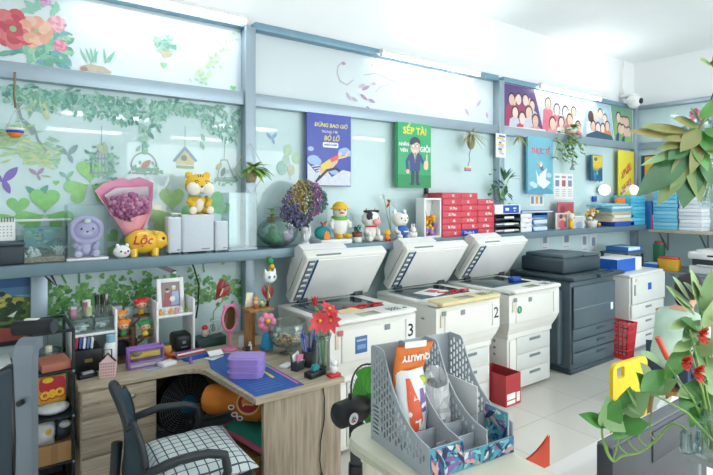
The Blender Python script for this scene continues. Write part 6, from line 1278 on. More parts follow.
# checked cushion
ck = bpy.data.materials.new('checked_cloth'); ck.use_nodes = True; n = ck.node_tree.nodes; l = ck.node_tree.links; b = n['Principled BSDF']; b.inputs['Roughness'].default_value = .9
tc = n.new('ShaderNodeTexCoord'); br = n.new('ShaderNodeTexBrick'); br.offset = 0; br.inputs['Scale'].default_value = 1; br.inputs['Brick Width'].default_value = .045; br.inputs['Row Height'].default_value = .045; br.inputs['Mortar Size'].default_value = .0035; br.inputs['Mortar Smooth'].default_value = .3
br.inputs['Color1'].default_value = lin('#d9e4e6'); br.inputs['Color2'].default_value = lin('#e4ecec'); br.inputs['Mortar'].default_value = lin('#3f4f5c'); l.new(tc.outputs['Object'], br.inputs['Vector']); l.new(br.outputs['Color'], b.inputs['Base Color'])
def cushion(name, label, loc, w, d, h, m_, rz=0, extra=0):
    rows = []; N = 14
    V = []; 
    for sgn in (1, -1):
        g = []
        for i in range(N+1):
            r = []
            for k in range(N+1):
                u, v_ = -1+2*i/N, -1+2*k/N; th = (max(0, (1-u**4)*(1-v_**4)))**.5; pin = 1-.06*(1-abs(u))*abs(v_)**3-.06*(1-abs(v_))*abs(u)**3
                r.append((u*w/2*pin, v_*d/2*pin, h/2+sgn*h/2*th))
            g.append(r)
        V.append(g if sgn > 0 else g[::-1])
    m = MB(); m.grid(V[0], m_); m.grid(V[1], m_); return m
single(cushion('', '', 0, .45, .52, .10, ck), 'cushion', 'white cushion with a thin dark check on the office chair seat', 'cushion', (.835, 2.475, .437), -.05)
t = thing('cushion', 'teal green cushion with a pink border under the desk return', 'cushion', (1.355, 2.70, .36), .2); cushion('', '', 0, .42, .42, .10, col('#2f9a86', .9)).build('cover', t); MB().tube([(u*.21, v_*.21, .05) for u, v_ in ((-1, -1), (0, -.97), (1, -1), (.97, 0), (1, 1), (0, .97), (-1, 1), (-.97, 0))], .016, col('#d8708a', .9), 8, True).build('border', t)
t = thing('foot_stool', 'low wooden stool under the desk beneath the cushions', 'stool', (1.36, 2.72, 0)); MB().box((0, 0, .345), (.40, .40, .03), woodd, .004).build('top', t)
for sx_ in (-1, 1):
    for sy in (-1, 1): MB().box((sx_*.17, sy*.17, .165), (.035, .035, .33), woodd, .003).build('leg', t)
t = thing('bolster', 'orange plush bolster pillow with a red printed disc under the desk', 'pillow', (1.185, 2.80, .50), -.8); t.scale = (.85, .85, .85); om = mat('bolster_orange', '#ef9238', .85, scale=8, col2='#e2812c'); m = MB(); rows = []
pf = [(-.24, .0), (-.235, .05), (-.215, .085), (-.17, .10), (-.11, .098), (-.06, .078), (-.02, .072), (.03, .10), (.09, .125), (.17, .125), (.23, .10), (.25, .05), (.255, 0)]
for u, r in pf: rows.append([(u, max(r, .001)*math.cos(a), .09+max(r, .001)*math.sin(a)) for a in [2*PI*k/18 for k in range(18)]])
m.grid(rows[::-1], om, closed=True); m.build('body', t); m = MB(); m.T = Matrix.Translation((.13, -.112, .125)) @ Matrix.Rotation(PI/2-.35, 4, 'X'); m.poly(disc(0, 0, .085, .075), .004, col('#e8c070', .8), None, -.002); m.poly(disc(0, 0, .072, .062), .004, col('#b0303a', .8)); m.text('Jolli', .045, col('#f0d8c8', .8), Matrix.Translation((0, 0, .005)), bold=.001, shear=.2)
for a in (200, 230, 255): m.poly(disc(-.02+.1*math.cos(math.radians(a)), .1*math.sin(math.radians(a)), .022, .016), .004, plw); m.poly(disc(-.02+.1*math.cos(math.radians(a)), .1*math.sin(math.radians(a)), .014, .009), .004, col('#b0303a', .8), None, .003)
m.build('print', t)
# box fan under the desk
t = thing('floor_fan', 'dark round floor fan with a blue hub under the desk', 'fan', (1.035, 3.36, 0), .25); m = MB(); fz = .43
for k in range(13): r = .016+.0135*k; m.tube([(r*math.cos(a), -.06-.03*(1-(r/.18)**2), fz+r*math.sin(a)) for a in [2*PI*i/30 for i in range(30)]], .0016, mgrey, 4, True)
for k in range(24): a = 2*PI*k/24; m.tube([(.03*math.cos(a), -.09, fz+.03*math.sin(a)), (.11*math.cos(a), -.075, fz+.11*math.sin(a)), (.178*math.cos(a), -.06, fz+.178*math.sin(a))], .0014, mgrey, 4)
m.build('grille', t); MB().cyl((0, -.06, fz), (0, .0, fz), .188, blk, n=36).build('shroud', t); MB().cyl((0, -.088, fz), (0, -.10, fz), .055, col('#1f7fa0', .4), n=24).build('hub', t); m = MB()
MB().cyl((0, -.02, .02), (0, -.02, .14), .03, blk, n=12).build('stem', t); MB().lathe([(.16, 0), (.16, .015), (.05, .03)], blk, (0, -.02, 0), 24).build('base', t)
single(MB().tube([(-.15, 0, .012), (.1, .03, .012), (.3, 0, .012)], .011, red, 8).tube([(-.15, .12, .012), (.3, .12, .012)], .011, red, 8).box((.07, .06, .012), (.44, .14, .012), red, .004), 'red_tray', 'red plastic step tray on the floor by the drawers', 'tray', (.60, 2.75, 0), .1)
# ---------------------------------------------------------------- hanging plants and ornaments on the partition
def root_plant(name, label, loc, cat='hanging plant'): return thing(name, label, cat, loc, 0, 'hanging plants')
p = atY(15, 72, WY-.06); t = thing('hanging_ornament', 'white, blue and orange boat shaped ornament hanging on a rope', 'ornament', (p.x, WY-.06, p.z)); q = sz(15, 128, WY-.06)-p.z
MB().tube([(0, 0, 0), (-.004, 0, q*.4), (.002, 0, q+.12)], .006, col('#8f7a60', .8), 6).build('rope', t); m = MB(); m.tube([(-.04, 0, q), (0, 0, q+.12), (.04, 0, q)], .003, plw, 5); m.build('sling', t)
MB().lathe([(.048, .0), (.046, -.015)], plw, (0, 0, q), 20).build('upper_band', t); MB().lathe([(.046, -.015), (.043, -.03)], blu, (0, 0, q), 20).build('middle_band', t); MB().lathe([(.043, -.03), (.025, -.055), (.0, -.06)], org, (0, 0, q), 20).build('lower_bowl', t)
bmoss = col('#b8a888', .9); airm = col('#a8b08a', .8)
p = atY(251, 168, WY-.09); t = root_plant('hanging_plant', 'staghorn plant in a triangular wire hanger on the aluminium post', (p.x, p.y, p.z)); m = MB(); m.tube([(0, .02, .19), (-.13, 0, -.02), (0, 0, -.2), (.13, 0, -.02)], .003, col('#c8a890', .6), 5, True); m.build('wire_hanger', t)
MB().lathe([(.03, -.11), (.045, -.07), (.045, -.01), (.035, .01)], bmoss, n=14).build('moss_pot', t); m = MB()
for k in range(22): a = R.uniform(0, 6.3); m.leaf((R.uniform(-.02, .02), -.02, .0), (math.cos(a), -abs(math.sin(a))*.5, R.uniform(-.2, .5)), R.uniform(.10, .19), .045, R.choice([leafl, leafg, leafl]), droop=.4)
m.build('leaves', t); MB().ball((.05, -.05, -.05), (.02, .02, .025), leafl, 8).build('pup', t)
p = atY(471, 134, WY-.09); t = root_plant('air_plant', 'brownish air plant on the middle rail with a pink striped charm below', (p.x, p.y, p.z)); m = MB()
for k in range(34): a = R.uniform(0, 6.3); m.leaf((0, 0, 0), (math.cos(a), -abs(math.sin(a))*.5, R.uniform(-.4, .5)), R.uniform(.12, .24), .016, R.choice([airm, bmoss, col('#c8b49c', .8)]), droop=.35)
m.build('leaves', t); m = MB(); m.ball((0, 0, -.08), (.05, .04, .085), mat('moss2', '#8f9f6a', .9, scale=30, col2='#b0a080'), 12); m.build('root_ball', t); z1 = sz(465, 167, WY-.09)-p.z
MB().tube([(0, -.0, -.15), (-.03, 0, -.22), (-.02, 0, -.27), (-.05, 0, z1)], .004, mgrey, 5).build('hook', t); m = MB()
for k, c_ in enumerate((plw, yel, pink, pur)): m.box((-.05, 0, z1-.012*k), (.085, .02, .012), c_, .003)
m.build('charm', t)
p = atY(519, 136, WY-.06); t = root_plant('air_plant', 'small dry grey air plant tuft on the rail beside the blue poster', (p.x, p.y, p.z)); m = MB()
for k in range(22): a = R.uniform(0, 6.3); m.leaf((0, 0, 0), (math.cos(a), -abs(math.sin(a))*.5, R.uniform(-.8, .4)), R.uniform(.08, .18), .014, R.choice([airm, bmoss, leafl]), droop=.3)
m.build('leaves', t)
p = atY(572, 128, WY-.10); t = root_plant('hanging_plant', 'trailing green plant hanging over the photo banner edge', (p.x, p.y, p.z)); zz = sz(572, 170, WY-.10)-p.z
for k in range(7):
    pts = [V3(R.uniform(-.06, .06), 0, .03)]
    for j in range(6): pts.append(pts[-1]+V3(R.gauss(.0, .06), R.gauss(0, .02), -R.uniform(.03, .10)))
    m = MB(); m.tube(pts, .003, stemg, 5)
    for q in pts:
        for j in range(3): a = R.uniform(0, 6.3); m.leaf(q, (math.cos(a), -abs(math.sin(a)), R.uniform(-.5, .6)), R.uniform(.06, .11), .045, R.choice([leafl, leafg, leafl]))
    m.build('vine', t)
MB().shell([(.05, -.06), (.06, .0)], plw, n=14).build('pot', t); MB().tube([(0, 0, -.04), (.01, 0, zz*.6), (.0, 0, zz+.05)], .004, mgrey, 5).build('hook', t); MB().poly([(-.05, 0), (.05, 0), (.0, .07)], .012, mgrey, Matrix.Translation((0, 0, zz)) @ WALLV).build('hook_plate', t)
p = atY(501, 201, WY-.045); t = root_plant('bamboo_plant', 'lucky bamboo with upright blades in a clear vase on the post', (p.x, p.y, p.z)); MB().shell([(.022, -.12), (.026, -.05), (.03, .03)], glass, n=16).build('vase', t); m = MB()
top = [V3(.05, 0, .32), V3(.16, 0, .28), V3(-.13, 0, .18), V3(.10, 0, .12), V3(-.08, -.02, .12)]
for q in top: m.tube([(0, 0, -.1), q*.4+V3(0, 0, .02), q], [.006, .005, .003], stemg, 6)
m.build('stems', t); m = MB()
for k in range(9): a = k*.75; m.leaf(top[0]-V3(0, 0, .1), (math.cos(a)*.5+.05, -.2+.3*math.sin(a), .9), R.uniform(.14, .24), .035, leafd, droop=.2)
for k in range(6): m.leaf(top[1]-V3(.02, 0, .03), (R.uniform(.3, 1), R.uniform(-.5, .2), R.uniform(0, .7)), .15, .03, leafd, droop=.2)
for k in range(30): q = R.choice(top[2:])+V3(R.gauss(0, .05), R.gauss(0, .02), R.gauss(0, .05)); a = R.uniform(0, 6.3); m.leaf(q, (math.cos(a), -.4, math.sin(a)), R.uniform(.06, .09), .05, R.choice([leafg, leafd]))
m.build('leaves', t)
p = atY(430, 191, WY-.03); single(MB().cyl((0, 0, .06), (0, 0, .02), .004, mgrey, n=6).box((0, 0, 0), (.035, .03, .06), dgrey, .006), 'wall_clip', 'small dark clip hanging below the green poster', 'clip', (p.x, WY+.02, p.z))
P = [atY(190, 258, 3.66), atY(194, 268, 3.66), atY(199, 285, 3.66), atY(198, 305, 3.66), atY(196, 318, 3.6)]
single(MB().tube([q-P[2] for q in P], .006, blk, 6), 'cable', 'black cord hanging down the wall behind the second desk shelf', 'cable', P[2])
P = [atY(34, 270, 3.66), atY(40, 271, 3.66), atY(48, 279, 3.66), atY(57, 286, 3.66), atY(52, 276, 3.66), atY(45, 270, 3.66)]
single(MB().tube([q-P[2] for q in P], .007, blk, 6).box(P[0]-P[2]+V3(-.02, 0, .0), (.12, .03, .014), plw, .003), 'cable', 'black cord loop hanging from a white clip beside the landscape picture', 'cable', P[2])

# ---------------------------------------------------------------- cream table with the desk organiser
tcm = mat('cream_table', '#e9e6d2', .35, var=.03, scale=4); OZ = .95
t = thing('small_table', 'cream topped rounded table under the grey file organiser', 'table', (1.16, .98, 0)); MB().poly(rrect(0, 0, .36, .92, .10, 6), .03, tcm, None, OZ-.03).build('top', t); m = MB(); m.poly(rrect(0, 0, .375, .935, .105, 6), .012, mat('cream_rim', '#d3d2bc', .35), None, OZ-.034); m.build('rim', t)
for sx_ in (-.13, .13):
    for sy in (-.36, .36): MB().cyl((sx_, sy, 0), (sx_, sy, OZ-.034), .02, tcm, n=12).build('leg', t)
ORZ = -.10
og = mat('organiser_grey', '#b3bbc1', .45, var=.03); OW, OD = .335, .31; ox, oy = 1.195, 1.175
t = thing('file_organiser', 'grey perforated plastic desk organiser with file slots and front compartments', 'file organiser', (ox, oy, OZ), ORZ)
def slotpanel(name, prof, x, slots, parent):
    """upright panel in the Y-Z plane with real slots cut through"""
    TX = Matrix(((0, 0, 1, 0), (1, 0, 0, 0), (0, 1, 0, 0), (0, 0, 0, 1)))
    p_ = MB().poly(prof, .004, og, TX).build('tmp'); c_ = MB()
    for (u, v_, w_, h_) in slots: c_.poly(rrect(u, v_, w_, h_, min(w_, h_)*.45, 3), .03, og, TX, -.012)
    c_ = c_.build('cut'); md = p_.modifiers.new('b', 'BOOLEAN'); md.object = c_; md.operation = 'DIFFERENCE'; md.solver = 'EXACT'
    dg = bpy.context.evaluated_depsgraph_get(); dg.update(); me = bpy.data.meshes.new_from_object(p_.evaluated_get(dg)); bpy.data.objects.remove(p_); bpy.data.objects.remove(c_)
    o = bpy.data.objects.new(name, me); C.objects.link(o); o.parent = parent; o.location = (x, 0, 0); return o
prof = [(-OD/2, 0), (OD/2, 0), (OD/2, .305), (OD/2-.01, .312), (.090, .312), (.078, .304), (.058, .262), (.025, .20), (-.015, .155), (-.06, .122), (-.10, .104), (-OD/2, .095)]
def inside(u, v_):
    top = 10
    P = [(-.155, .095), (-.10, .104), (-.06, .122), (-.015, .155), (.025, .20), (.058, .262), (.078, .314), (.155, .32)]
    for (a, b), (c, d) in zip(P, P[1:]):
        if a <= u <= c: top = b+(d-b)*(u-a)/(c-a)
    return v_ < top-.022
sl = []
for i in range(18):
    u = .135-.0155*i
    for k in range(11):
        v_ = .042+.026*k+(.013 if i % 2 else 0)
        if inside(u, v_) and u > -.13 and v_ > .03 and not (u > .10 and v_ < .13): sl.append((u, v_, .0085, .019))
sl += [(.125, .03+.014*k, .034, .006) for k in range(7)]
slotpanel('side_panel', prof, -OW/2, sl, t); slotpanel('divider', prof, -OW/6-.0, sl[:1], t); slotpanel('divider', prof, OW/6-.004, sl, t); slotpanel('side_panel', prof, OW/2-.004, sl, t)
m = MB(); m.box((0, 0, .003), (OW-.008, OD, .006), og); m.box((0, OD/2-.003, .155), (OW-.008, .005, .305), og); m.build('base', t)
m = MB(); m.box((0, -.045, .045), (OW-.008, .004, .085), og); m.box((0, -.10, .036), (OW-.14, .004, .066), og); m.box((-.055, -.10, .04), (.004, .11, .075), og); m.box((.055, -.10, .04), (.004, .11, .075), og); m.build('compartment_walls', t)
art = MB(); fc = ['#3f8fc0', '#2a5f98', '#7fd0d8', '#e8f2f4', '#3a2f60', '#8f6aa8', '#4fb0b8', '#1f3f70', '#d8a8a0']
def artface(m, w, h, T, n=60):
    m.poly(rrect(0, 0, w, h, .003), .001, stk('#5fa8c8'), T)
    for k in range(n):
        u, v_ = R.uniform(-.46, .46)*w, R.uniform(-.42, .42)*h; a = R.uniform(0, 3.1); L = R.uniform(.012, .035); P = [(L*x_, L*.35*y_) for x_, y_ in ((-1, 0), (-.3, .6), (.4, .8), (1, .1), (.3, -.5), (-.4, -.7))]
        q = [(u+x_*math.cos(a)-y_*math.sin(a), v_+x_*math.sin(a)+y_*math.cos(a)) for x_, y_ in P]; q = [(max(-w*.49, min(w*.49, x_)), max(-h*.48, min(h*.48, y_))) for x_, y_ in q]
        m.poly(q, .0004, stk(R.choice(fc)), T, .001+.00003*k)
m = MB(); m.box((-OW/3+.01, -OD/2+.002, .045), (OW/3+.01, .004, .09), og); m.box((OW/6+.005, -OD/2+.002, .026), (OW*.66-.014, .004, .052), og); m.build('front_panel', t)
m = MB(); artface(m, OW/3+.012, .088, Matrix.Translation((-OW/3+.008, -OD/2-.0005, .046)) @ WALLV, 60); artface(m, OW*.66-.008, .050, Matrix.Translation((OW/6+.006, -OD/2-.0005, .027)) @ WALLV, 70); m.build('printed_front', t, label='blue painted picture strip across the front')
m = MB(); TXR = Matrix(((0, 0, 1, OW/2-.012), (1, 0, 0, -.10), (0, 1, 0, .066), (0, 0, 0, 1))); m.box((OW/2-.016, -.10, .066), (.006, .10, .12), og, .001); artface(m, .098, .11, Matrix(((0, 0, -1, OW/2-.0195), (-1, 0, 0, -.10), (0, 1, 0, .068), (0, 0, 0, 1))), 40); m.build('printed_divider', t)
# bags in the organiser (world place: stand on its base)
def inorg(x, y, z): c_, s_ = math.cos(ORZ), math.sin(ORZ); return (ox+x*c_-y*s_, oy+x*s_+y*c_, OZ+z)
ob = mat('orange_bag', '#f08030', .35, coat=.3); t = thing('plastic_bag', 'orange printed bag with upside down white letters in the file organiser', 'bag', inorg(-.108, .045, .0075), ORZ); m = MB(); bag(m, .098, .04, .325, ob, wr=.05); m.V = [Vector((v.x+max(0, v.z-.2)*.45*(1 if v.x > 0 else .0), v.y-.15*max(0, v.z-.2), v.z)) for v in m.V]; m.build('bag', t)
m = MB(); m.T = Matrix.Translation((.018, -.038, .288)) @ WALLV @ Matrix.Rotation(PI-.05, 4, 'Z'); m.text('QUALITY', .026, plw, Matrix(), bold=.0012); m.poly(disc(-.025, .075, .018), .001, col('#8fc84a')); m.poly(disc(-.025, .075, .012), .001, col('#f4d84a'), None, .001); m.poly(rrect(.005, -.042, .085, .02, .004), .001, plw); m.build('print', t)
wbm = mat('white_bag', '#eef0f2', .3); t = thing('plastic_bag', 'white plastic bag with red and orange print sagging from the organiser', 'bag', inorg(-.105, .0, .0075), ORZ); m = MB(); rows = []
for i in range(12):
    s_ = i/11; z_ = .015+.235*s_; w_ = .040+.012*math.sin(PI*s_)+.010*s_; dp = .055*math.sin(PI*min(1, .12+s_*.62))**.7*(1-.3*s_); rows.append([(w_*math.cos(a)*(1+.06*math.sin(5*a+i))-.004+.01*s_, .035*s_+dp*.75*math.sin(a)*(1+.10*math.sin(4*a+2*i)), z_) for a in [2*PI*k/22 for k in range(22)]])
m.grid(rows, wbm, closed=True); m.add(rows[0], [list(range(22))[::-1]], wbm); m.build('bag', t)
def onbag(pts, mt):
    g = []
    for (u0, u1, s_) in pts:
        i = s_*11; i0 = min(10, int(i)); f_ = i-i0; r = []
        for a in [u0+(u1-u0)*k/6 for k in range(7)]:
            q = (a % (2*PI))/(2*PI)*22; k0 = int(q) % 22; g0 = q-int(q); A = V3(*rows[i0][k0]).lerp(V3(*rows[i0][(k0+1) % 22]), g0); B = V3(*rows[i0+1][k0]).lerp(V3(*rows[i0+1][(k0+1) % 22]), g0); c_ = A.lerp(B, f_); r.append(c_+(c_-V3(-.004+.01*s_, .035*s_, c_.z)).normalized()*.0018)
        g.append(r)
    return MB().grid(g, mt)
onbag([(4.35, 5.1, .02), (4.2, 5.25, .2), (4.2, 5.1, .4), (4.15, 4.85, .6), (4.1, 4.6, .75), (4.1, 4.4, .9)], col('#e8603a', .35)).build('orange_print', t); onbag([(4.95, 5.4, .45), (4.9, 5.4, .6), (5.0, 5.3, .75)], col('#7f5fa0', .35)).build('purple_print', t)
t = thing('plastic_bag', 'crinkled clear plastic bag in the middle slot of the organiser', 'bag', inorg(.0, -.0, .0075), ORZ); m = MB(); rows2 = []
for i in range(12):
    s_ = i/11; rows2.append([(.048*math.cos(a)*(1+R.uniform(-.12, .12)), .02+.055*math.sin(a)*(1-.55*s_)*(1+R.uniform(-.2, .2)), .008+.20*s_+.03*s_*math.sin(a)) for a in [2*PI*k/20 for k in range(20)]])
m.grid(rows2, plasticbag, smooth=False, closed=True); m.build('bag', t)
t = thing('paper_sheet', 'white paper sheet sticking out of the far slot of the organiser', 'paper', inorg(.115, .03, .0075), ORZ); MB().box((0, 0, .09), (.003, .16, .17), paperw, T=Matrix.Rotation(-.0, 4, 'Y')).build('sheet', t)
# standing fan with green blades
t = thing('pedestal_fan', 'black pedestal fan with green blades seen from behind the organiser', 'fan', (1.165, 1.60, 0), .12); MB().lathe([(.17, 0), (.17, .02), (.05, .04), (.02, .06)], blk, n=26).build('base', t); MB().cyl((0, 0, .05), (0, 0, .52), .015, blk, n=12).build('lower_pole', t); MB().cyl((0, 0, .5), (0, 0, .80), .021, dgrey, n=12).build('upper_pole', t)
m = MB(); m.cyl((0, 0, .68), (0, 0, .72), .028, blk, n=12); m.cyl((0, 0, .80), (0, 0, .88), .026, blk, n=12); m.ball((0, 0, .88), .03, blk, 10); m.build('collar', t)
m = MB(); m.lathe([(.0, -.10), (.035, -.098), (.048, -.085), (.05, .02), (.04, .055), (.0, .056)], blk, n=24, T=Matrix.Translation((.0, 0, .93)) @ Matrix.Rotation(PI/2, 4, 'Y')); m.box((-.03, 0, .985), (.012, .012, .03), blk, .004); mo = m.build('motor', t)
m = MB(); m.T = Matrix.Translation((-.055, -.049, .925)) @ WALLV; m.poly(disc(0, 0, .022), .002, plw); m.poly([(-.015, -.008), (-.004, .012), (.0, -.0)], .001, grn, None, .002); m.poly([(.015, -.008), (.004, .012), (.0, -.0)], .001, pur, None, .002); m.poly([(-.012, -.012), (.012, -.012), (0, -.002)], .001, red, None, .002); m.build('sticker', mo)
gb = mat('fan_green', '#58b83a', .35); m = MB(); FX = .10
for k in range(5):
    a0 = 2*PI*k/5; rows = []
    for i in range(7):
        r = .02+.105*i/6; rows.append([(FX+.018*(j-3)/3, r*math.cos(a0+(j-3)*.17*min(1, .4+i/6)), .945+r*math.sin(a0+(j-3)*.17*min(1, .4+i/6))) for j in range(7)])
    m.grid(rows, gb)
m.cyl((FX-.02, 0, .945), (FX+.02, 0, .945), .026, gb, n=16); m.build('blades', t); m = MB()
for k in range(20):
    a = 2*PI*k/20
    for sg in (-1, 1): m.tube([(FX+sg*.05, .03*math.cos(a), .945+.03*math.sin(a)), (FX+sg*.045, .10*math.cos(a), .945+.10*math.sin(a)), (FX, .135*math.cos(a), .945+.135*math.sin(a))], .0008, dgrey, 4)
m.tube([(FX, .135*math.cos(a), .945+.135*math.sin(a)) for a in [2*PI*k/30 for k in range(30)]], .004, dgrey, 6, True); m.build('grille', t)

# ---------------------------------------------------------------- near right: red chair, white table, dark cabinet, yellow chair
rc = mat('red_chair', '#e8502f', .35); t = thing('plastic_chair', 'orange red plastic chair back with a scooped top edge', 'chair', (1.80, 1.30, 0)); rows = []
for i in range(11):
    u = -.15+.30*i/10; topz = .69-.035*math.cos(u/.15*PI*.5)+.05*abs(u/.15)**3; rows.append([(u, .03*(abs(u)/.15)**2*-1, .40+(topz-.40)*k/6) for k in range(7)])
m = MB(); m.grid(rows, rc); m.grid([[(x, y+.008, z) for x, y, z in r] for r in rows[::-1]], rc); m.build('backrest', t); MB().box((0, .15, .40), (.32, .32, .02), rc, .008).build('seat', t)
for sx_ in (-1, 1):
    for y_ in (.02, .28): MB().cyl((sx_*.13, y_, .40), (sx_*.16, y_+(-.02 if y_ < .1 else .02), 0), .018, rc, .014, 10).build('leg', t)
t = thing('white_table', 'plain white table with a dark panel standing on it', 'table', (2.25, .96, 0)); MB().box((0, 0, .685), (1.56, .42, .03), mat('table_white', '#f3efec', .5, var=.01), .004).build('top', t)
for sx_ in (-.74, .74):
    for sy in (-.17, .17): MB().box((sx_, sy, .335), (.04, .04, .67), white, .003).build('leg', t)
dk2 = mat('dark_panel', '#44484e', .5, var=.06, scale=5); t = thing('dark_panel', 'dark grey upright panel box standing on the white table', 'panel', (1.86, .80, .70)); MB().box((0, 0, .15), (.70, .05, .30), dk2, .004).build('body', t); MB().box((.12, -.027, .235), (.44, .006, .10), dk2, .003).build('raised_face', t); MB().box((0, 0, .304), (.70, .045, .008), mat('panel_edge', '#6a6f75', .5), .002).build('top_edge', t)
t = thing('plastic_bag', 'crumpled clear plastic bag lying on the white table', 'bag', (2.72, 1.06, .7005)); m = MB(); rows = []
for i in range(9):
    u = -1+2*i/8; rows.append([(u*.19, .075*math.cos(a)*(1-.5*u*u)*(1+R.uniform(-.25, .25)), .006+.035*(1+math.sin(a))*(1-.6*u*u)*(1+R.uniform(-.3, .3))) for a in [2*PI*k/16 for k in range(16)]])
m.grid(rows, mat('frosted_film', '#eef3f5', .25), smooth=False, closed=True); m.build('bag', t)
single(MB().box((0, 0, .025), (.10, .05, .05), plw, .01).box((0, 0, .052), (.08, .03, .012), mgrey, .004), 'white_box', 'small white device on the far end of the white table', 'box', (2.95, 1.10, .7005)); 
yc = mat('yellow_chair', '#f4d41e', .35); t = thing('plastic_chair', 'bright yellow plastic chair with a square hole in its back', 'chair', (3.03, 1.46, 0), -.08)
prof = rrect(0, 0, .35, .22, .045, 5); hole = rrect(-.10, .055, .075, .065, .012, 3); 
p_ = MB().poly(prof, .022, yc, Matrix.Translation((0, .01, .70)) @ WALLV).build('tmp'); c_ = MB().poly(hole, .2, yc, Matrix.Translation((0, .1, .70)) @ WALLV).build('cut'); md = p_.modifiers.new('b', 'BOOLEAN'); md.object = c_; md.operation = 'DIFFERENCE'; dg = bpy.context.evaluated_depsgraph_get(); dg.update(); me = bpy.data.meshes.new_from_object(p_.evaluated_get(dg)); bpy.data.objects.remove(p_); bpy.data.objects.remove(c_); o = bpy.data.objects.new('backrest', me); C.objects.link(o); o.parent = t
MB().box((0, -.115, .41), (.36, .25, .03), yc, .012).build('seat', t)
for sx_ in (-1, 1): MB().tube([(sx_*.15, 0, .40), (sx_*.15, .0, .615)], .02, yc, 8).build('back_post', t)
for sx_ in (-1, 1):
    for y_ in (.0, -.22): MB().cyl((sx_*.15, y_, .40), (sx_*.17, y_, 0), .022, yc, .016, 10).build('leg', t)
t = thing('broom', 'broom handle with a red grip leaning beyond the white table', 'broom', (0, 0, 0)); a, b = atD(657, 337, 3.30), atD(714, 470, 3.30); b.z = .10; t.location = (b.x, b.y, 0); q0 = b-t.location; q1 = a-t.location; MB().cyl(q0, q0.lerp(q1, .82), .011, steel, n=10).build('pole', t); MB().cyl(q0.lerp(q1, .81), q1, .017, col('#e0503c', .4), n=12).build('grip', t)
m = MB(); m.box((0, 0, .085), (.26, .05, .04), col('#d8503c', .4), .006); m.build('head', t); m = MB()
for k in range(24): m.cyl((-.12+.0105*k, R.uniform(-.015, .015), .065), (-.13+.0113*k, R.uniform(-.02, .02), 0), .004, dgrey, n=5)
m.build('bristles', t)

# ---------------------------------------------------------------- the seated person
def skin(name, nodes, edges, m_, parent, sub=2):
    me = bpy.data.meshes.new(name); me.from_pydata([n_[:3] for n_ in nodes], edges, []); o = bpy.data.objects.new(name, me); C.objects.link(o)
    o.modifiers.new('skin', 'SKIN')
    if not me.skin_vertices: me.attributes
    for i, n_ in enumerate(nodes): sv = me.skin_vertices[0].data[i]; sv.radius = (n_[3], n_[4] if len(n_) > 4 else n_[3]); sv.use_root = i == 0
    md = o.modifiers.new('smooth', 'SUBSURF'); md.levels = md.render_levels = sub; md2 = o.modifiers[0]; md2.use_smooth_shade = True
    me.materials.append(m_); dg = bpy.context.evaluated_depsgraph_get(); dg.update(); mm = bpy.data.meshes.new_from_object(o.evaluated_get(dg)); o.modifiers.clear(); o.data = mm
    if not mm.materials: mm.materials.append(m_)
    if parent: o.parent = parent
    return o
pp = atD(669, 330, 4.0); pl = (pp.x, pp.y, 0)
t = thing('person', 'dark haired person in a pale green shirt sitting on a low stool behind plants', 'person', pl, -.45)
N = [(0, 0, .430, .13, .15), (.02, 0, .560, .115, .14), (.07, 0, .720, .125, .16), (.12, 0, .830, .09, .10), (.15, 0, .890, .05), (.175, 0, .940, .055), (.20, 0, 1.000, .085, .085), (.215, 0, 1.070, .07, .07)]
E_ = [(i, i+1) for i in range(7)]
def addn(pts, par):
    for q in pts: N.append(q); E_.append((par, len(N)-1)); par = len(N)-1
    return par
for sg in (-1, 1):
    w_ = addn([(.10, sg*.15, .810, .058), (.20, sg*.20, .620, .042), (.38, sg*.15, .530, .032), (.45, sg*.13, .510, .028, .034)], 3)
    for k, (dy, L_) in enumerate(((-.030, .065), (-.010, .08), (.010, .078), (.028, .06))): addn([(.49, sg*.13+dy, .505, .0095), (.49+L_*.6, sg*.13+dy*1.2, .495, .009), (.49+L_, sg*.13+dy*1.2, .470, .0075)], w_)
    addn([(.455, sg*.13-sg*.035, .500, .010), (.49, sg*.13-sg*.055, .485, .009)], w_)
    addn([(.06, sg*.10, .420, .09), (.40, sg*.14, .400, .062), (.38, sg*.14, .12, .042), (.40, sg*.14, .05, .040), (.50, sg*.15, .035, .034)], 0)
body = skin('body', N, E_, skinm, t)
S_ = [(0, 0, .400, .150, .172), (.02, 0, .570, .13, .155), (.07, 0, .720, .14, .175), (.115, 0, .825, .105, .115), (.135, 0, .865, .065)]; Es = [(0, 1), (1, 2), (2, 3), (3, 4)]
for sg in (-1, 1): S_ += [(.10, sg*.155, .805, .072), (.165, sg*.19, .690, .062)]; Es += [(3, len(S_)-2), (len(S_)-2, len(S_)-1)]
skin('shirt', S_, Es, mat('shirt_green', '#cfe6d6', .85, scale=6, col2='#bcd8c6'), t)
Tn = [(0, 0, .420, .145, .165)]; Et = []
for sg in (-1, 1): Tn += [(.07, sg*.10, .420, .105), (.40, sg*.14, .405, .078), (.385, sg*.14, .16, .058)]; k = len(Tn); Et += [(0, k-3), (k-3, k-2), (k-2, k-1)]
skin('trousers', Tn, Et, col('#3f4f68', .8), t)
hr_ = mat('dark_hair', '#2c2624', .6, scale=30); m = MB(); m.ball((.185, 0, 1.045), (.105, .10, .112), hr_, 18); m.ball((.12, 0, .96), (.05, .055, .07), hr_, 12); m.build('hair', t); m = MB()
for sg in (-1, 1): m.ball((.293, sg*.033, 1.03), (.008, .012, .008), blk, 8); m.ball((.205, sg*.098, 1.015), (.018, .01, .028), skinm, 8)
m.ball((.305, 0, 1.005), (.018, .012, .018), skinm, 8); m.ball((.29, 0, .975), (.008, .022, .006), col('#b86a60'), 8); m.build('face', t)
for sg in (-1, 1): MB().ball((.45, sg*.145, .035), (.10, .045, .035), dgrey, 12).build('shoe', t)
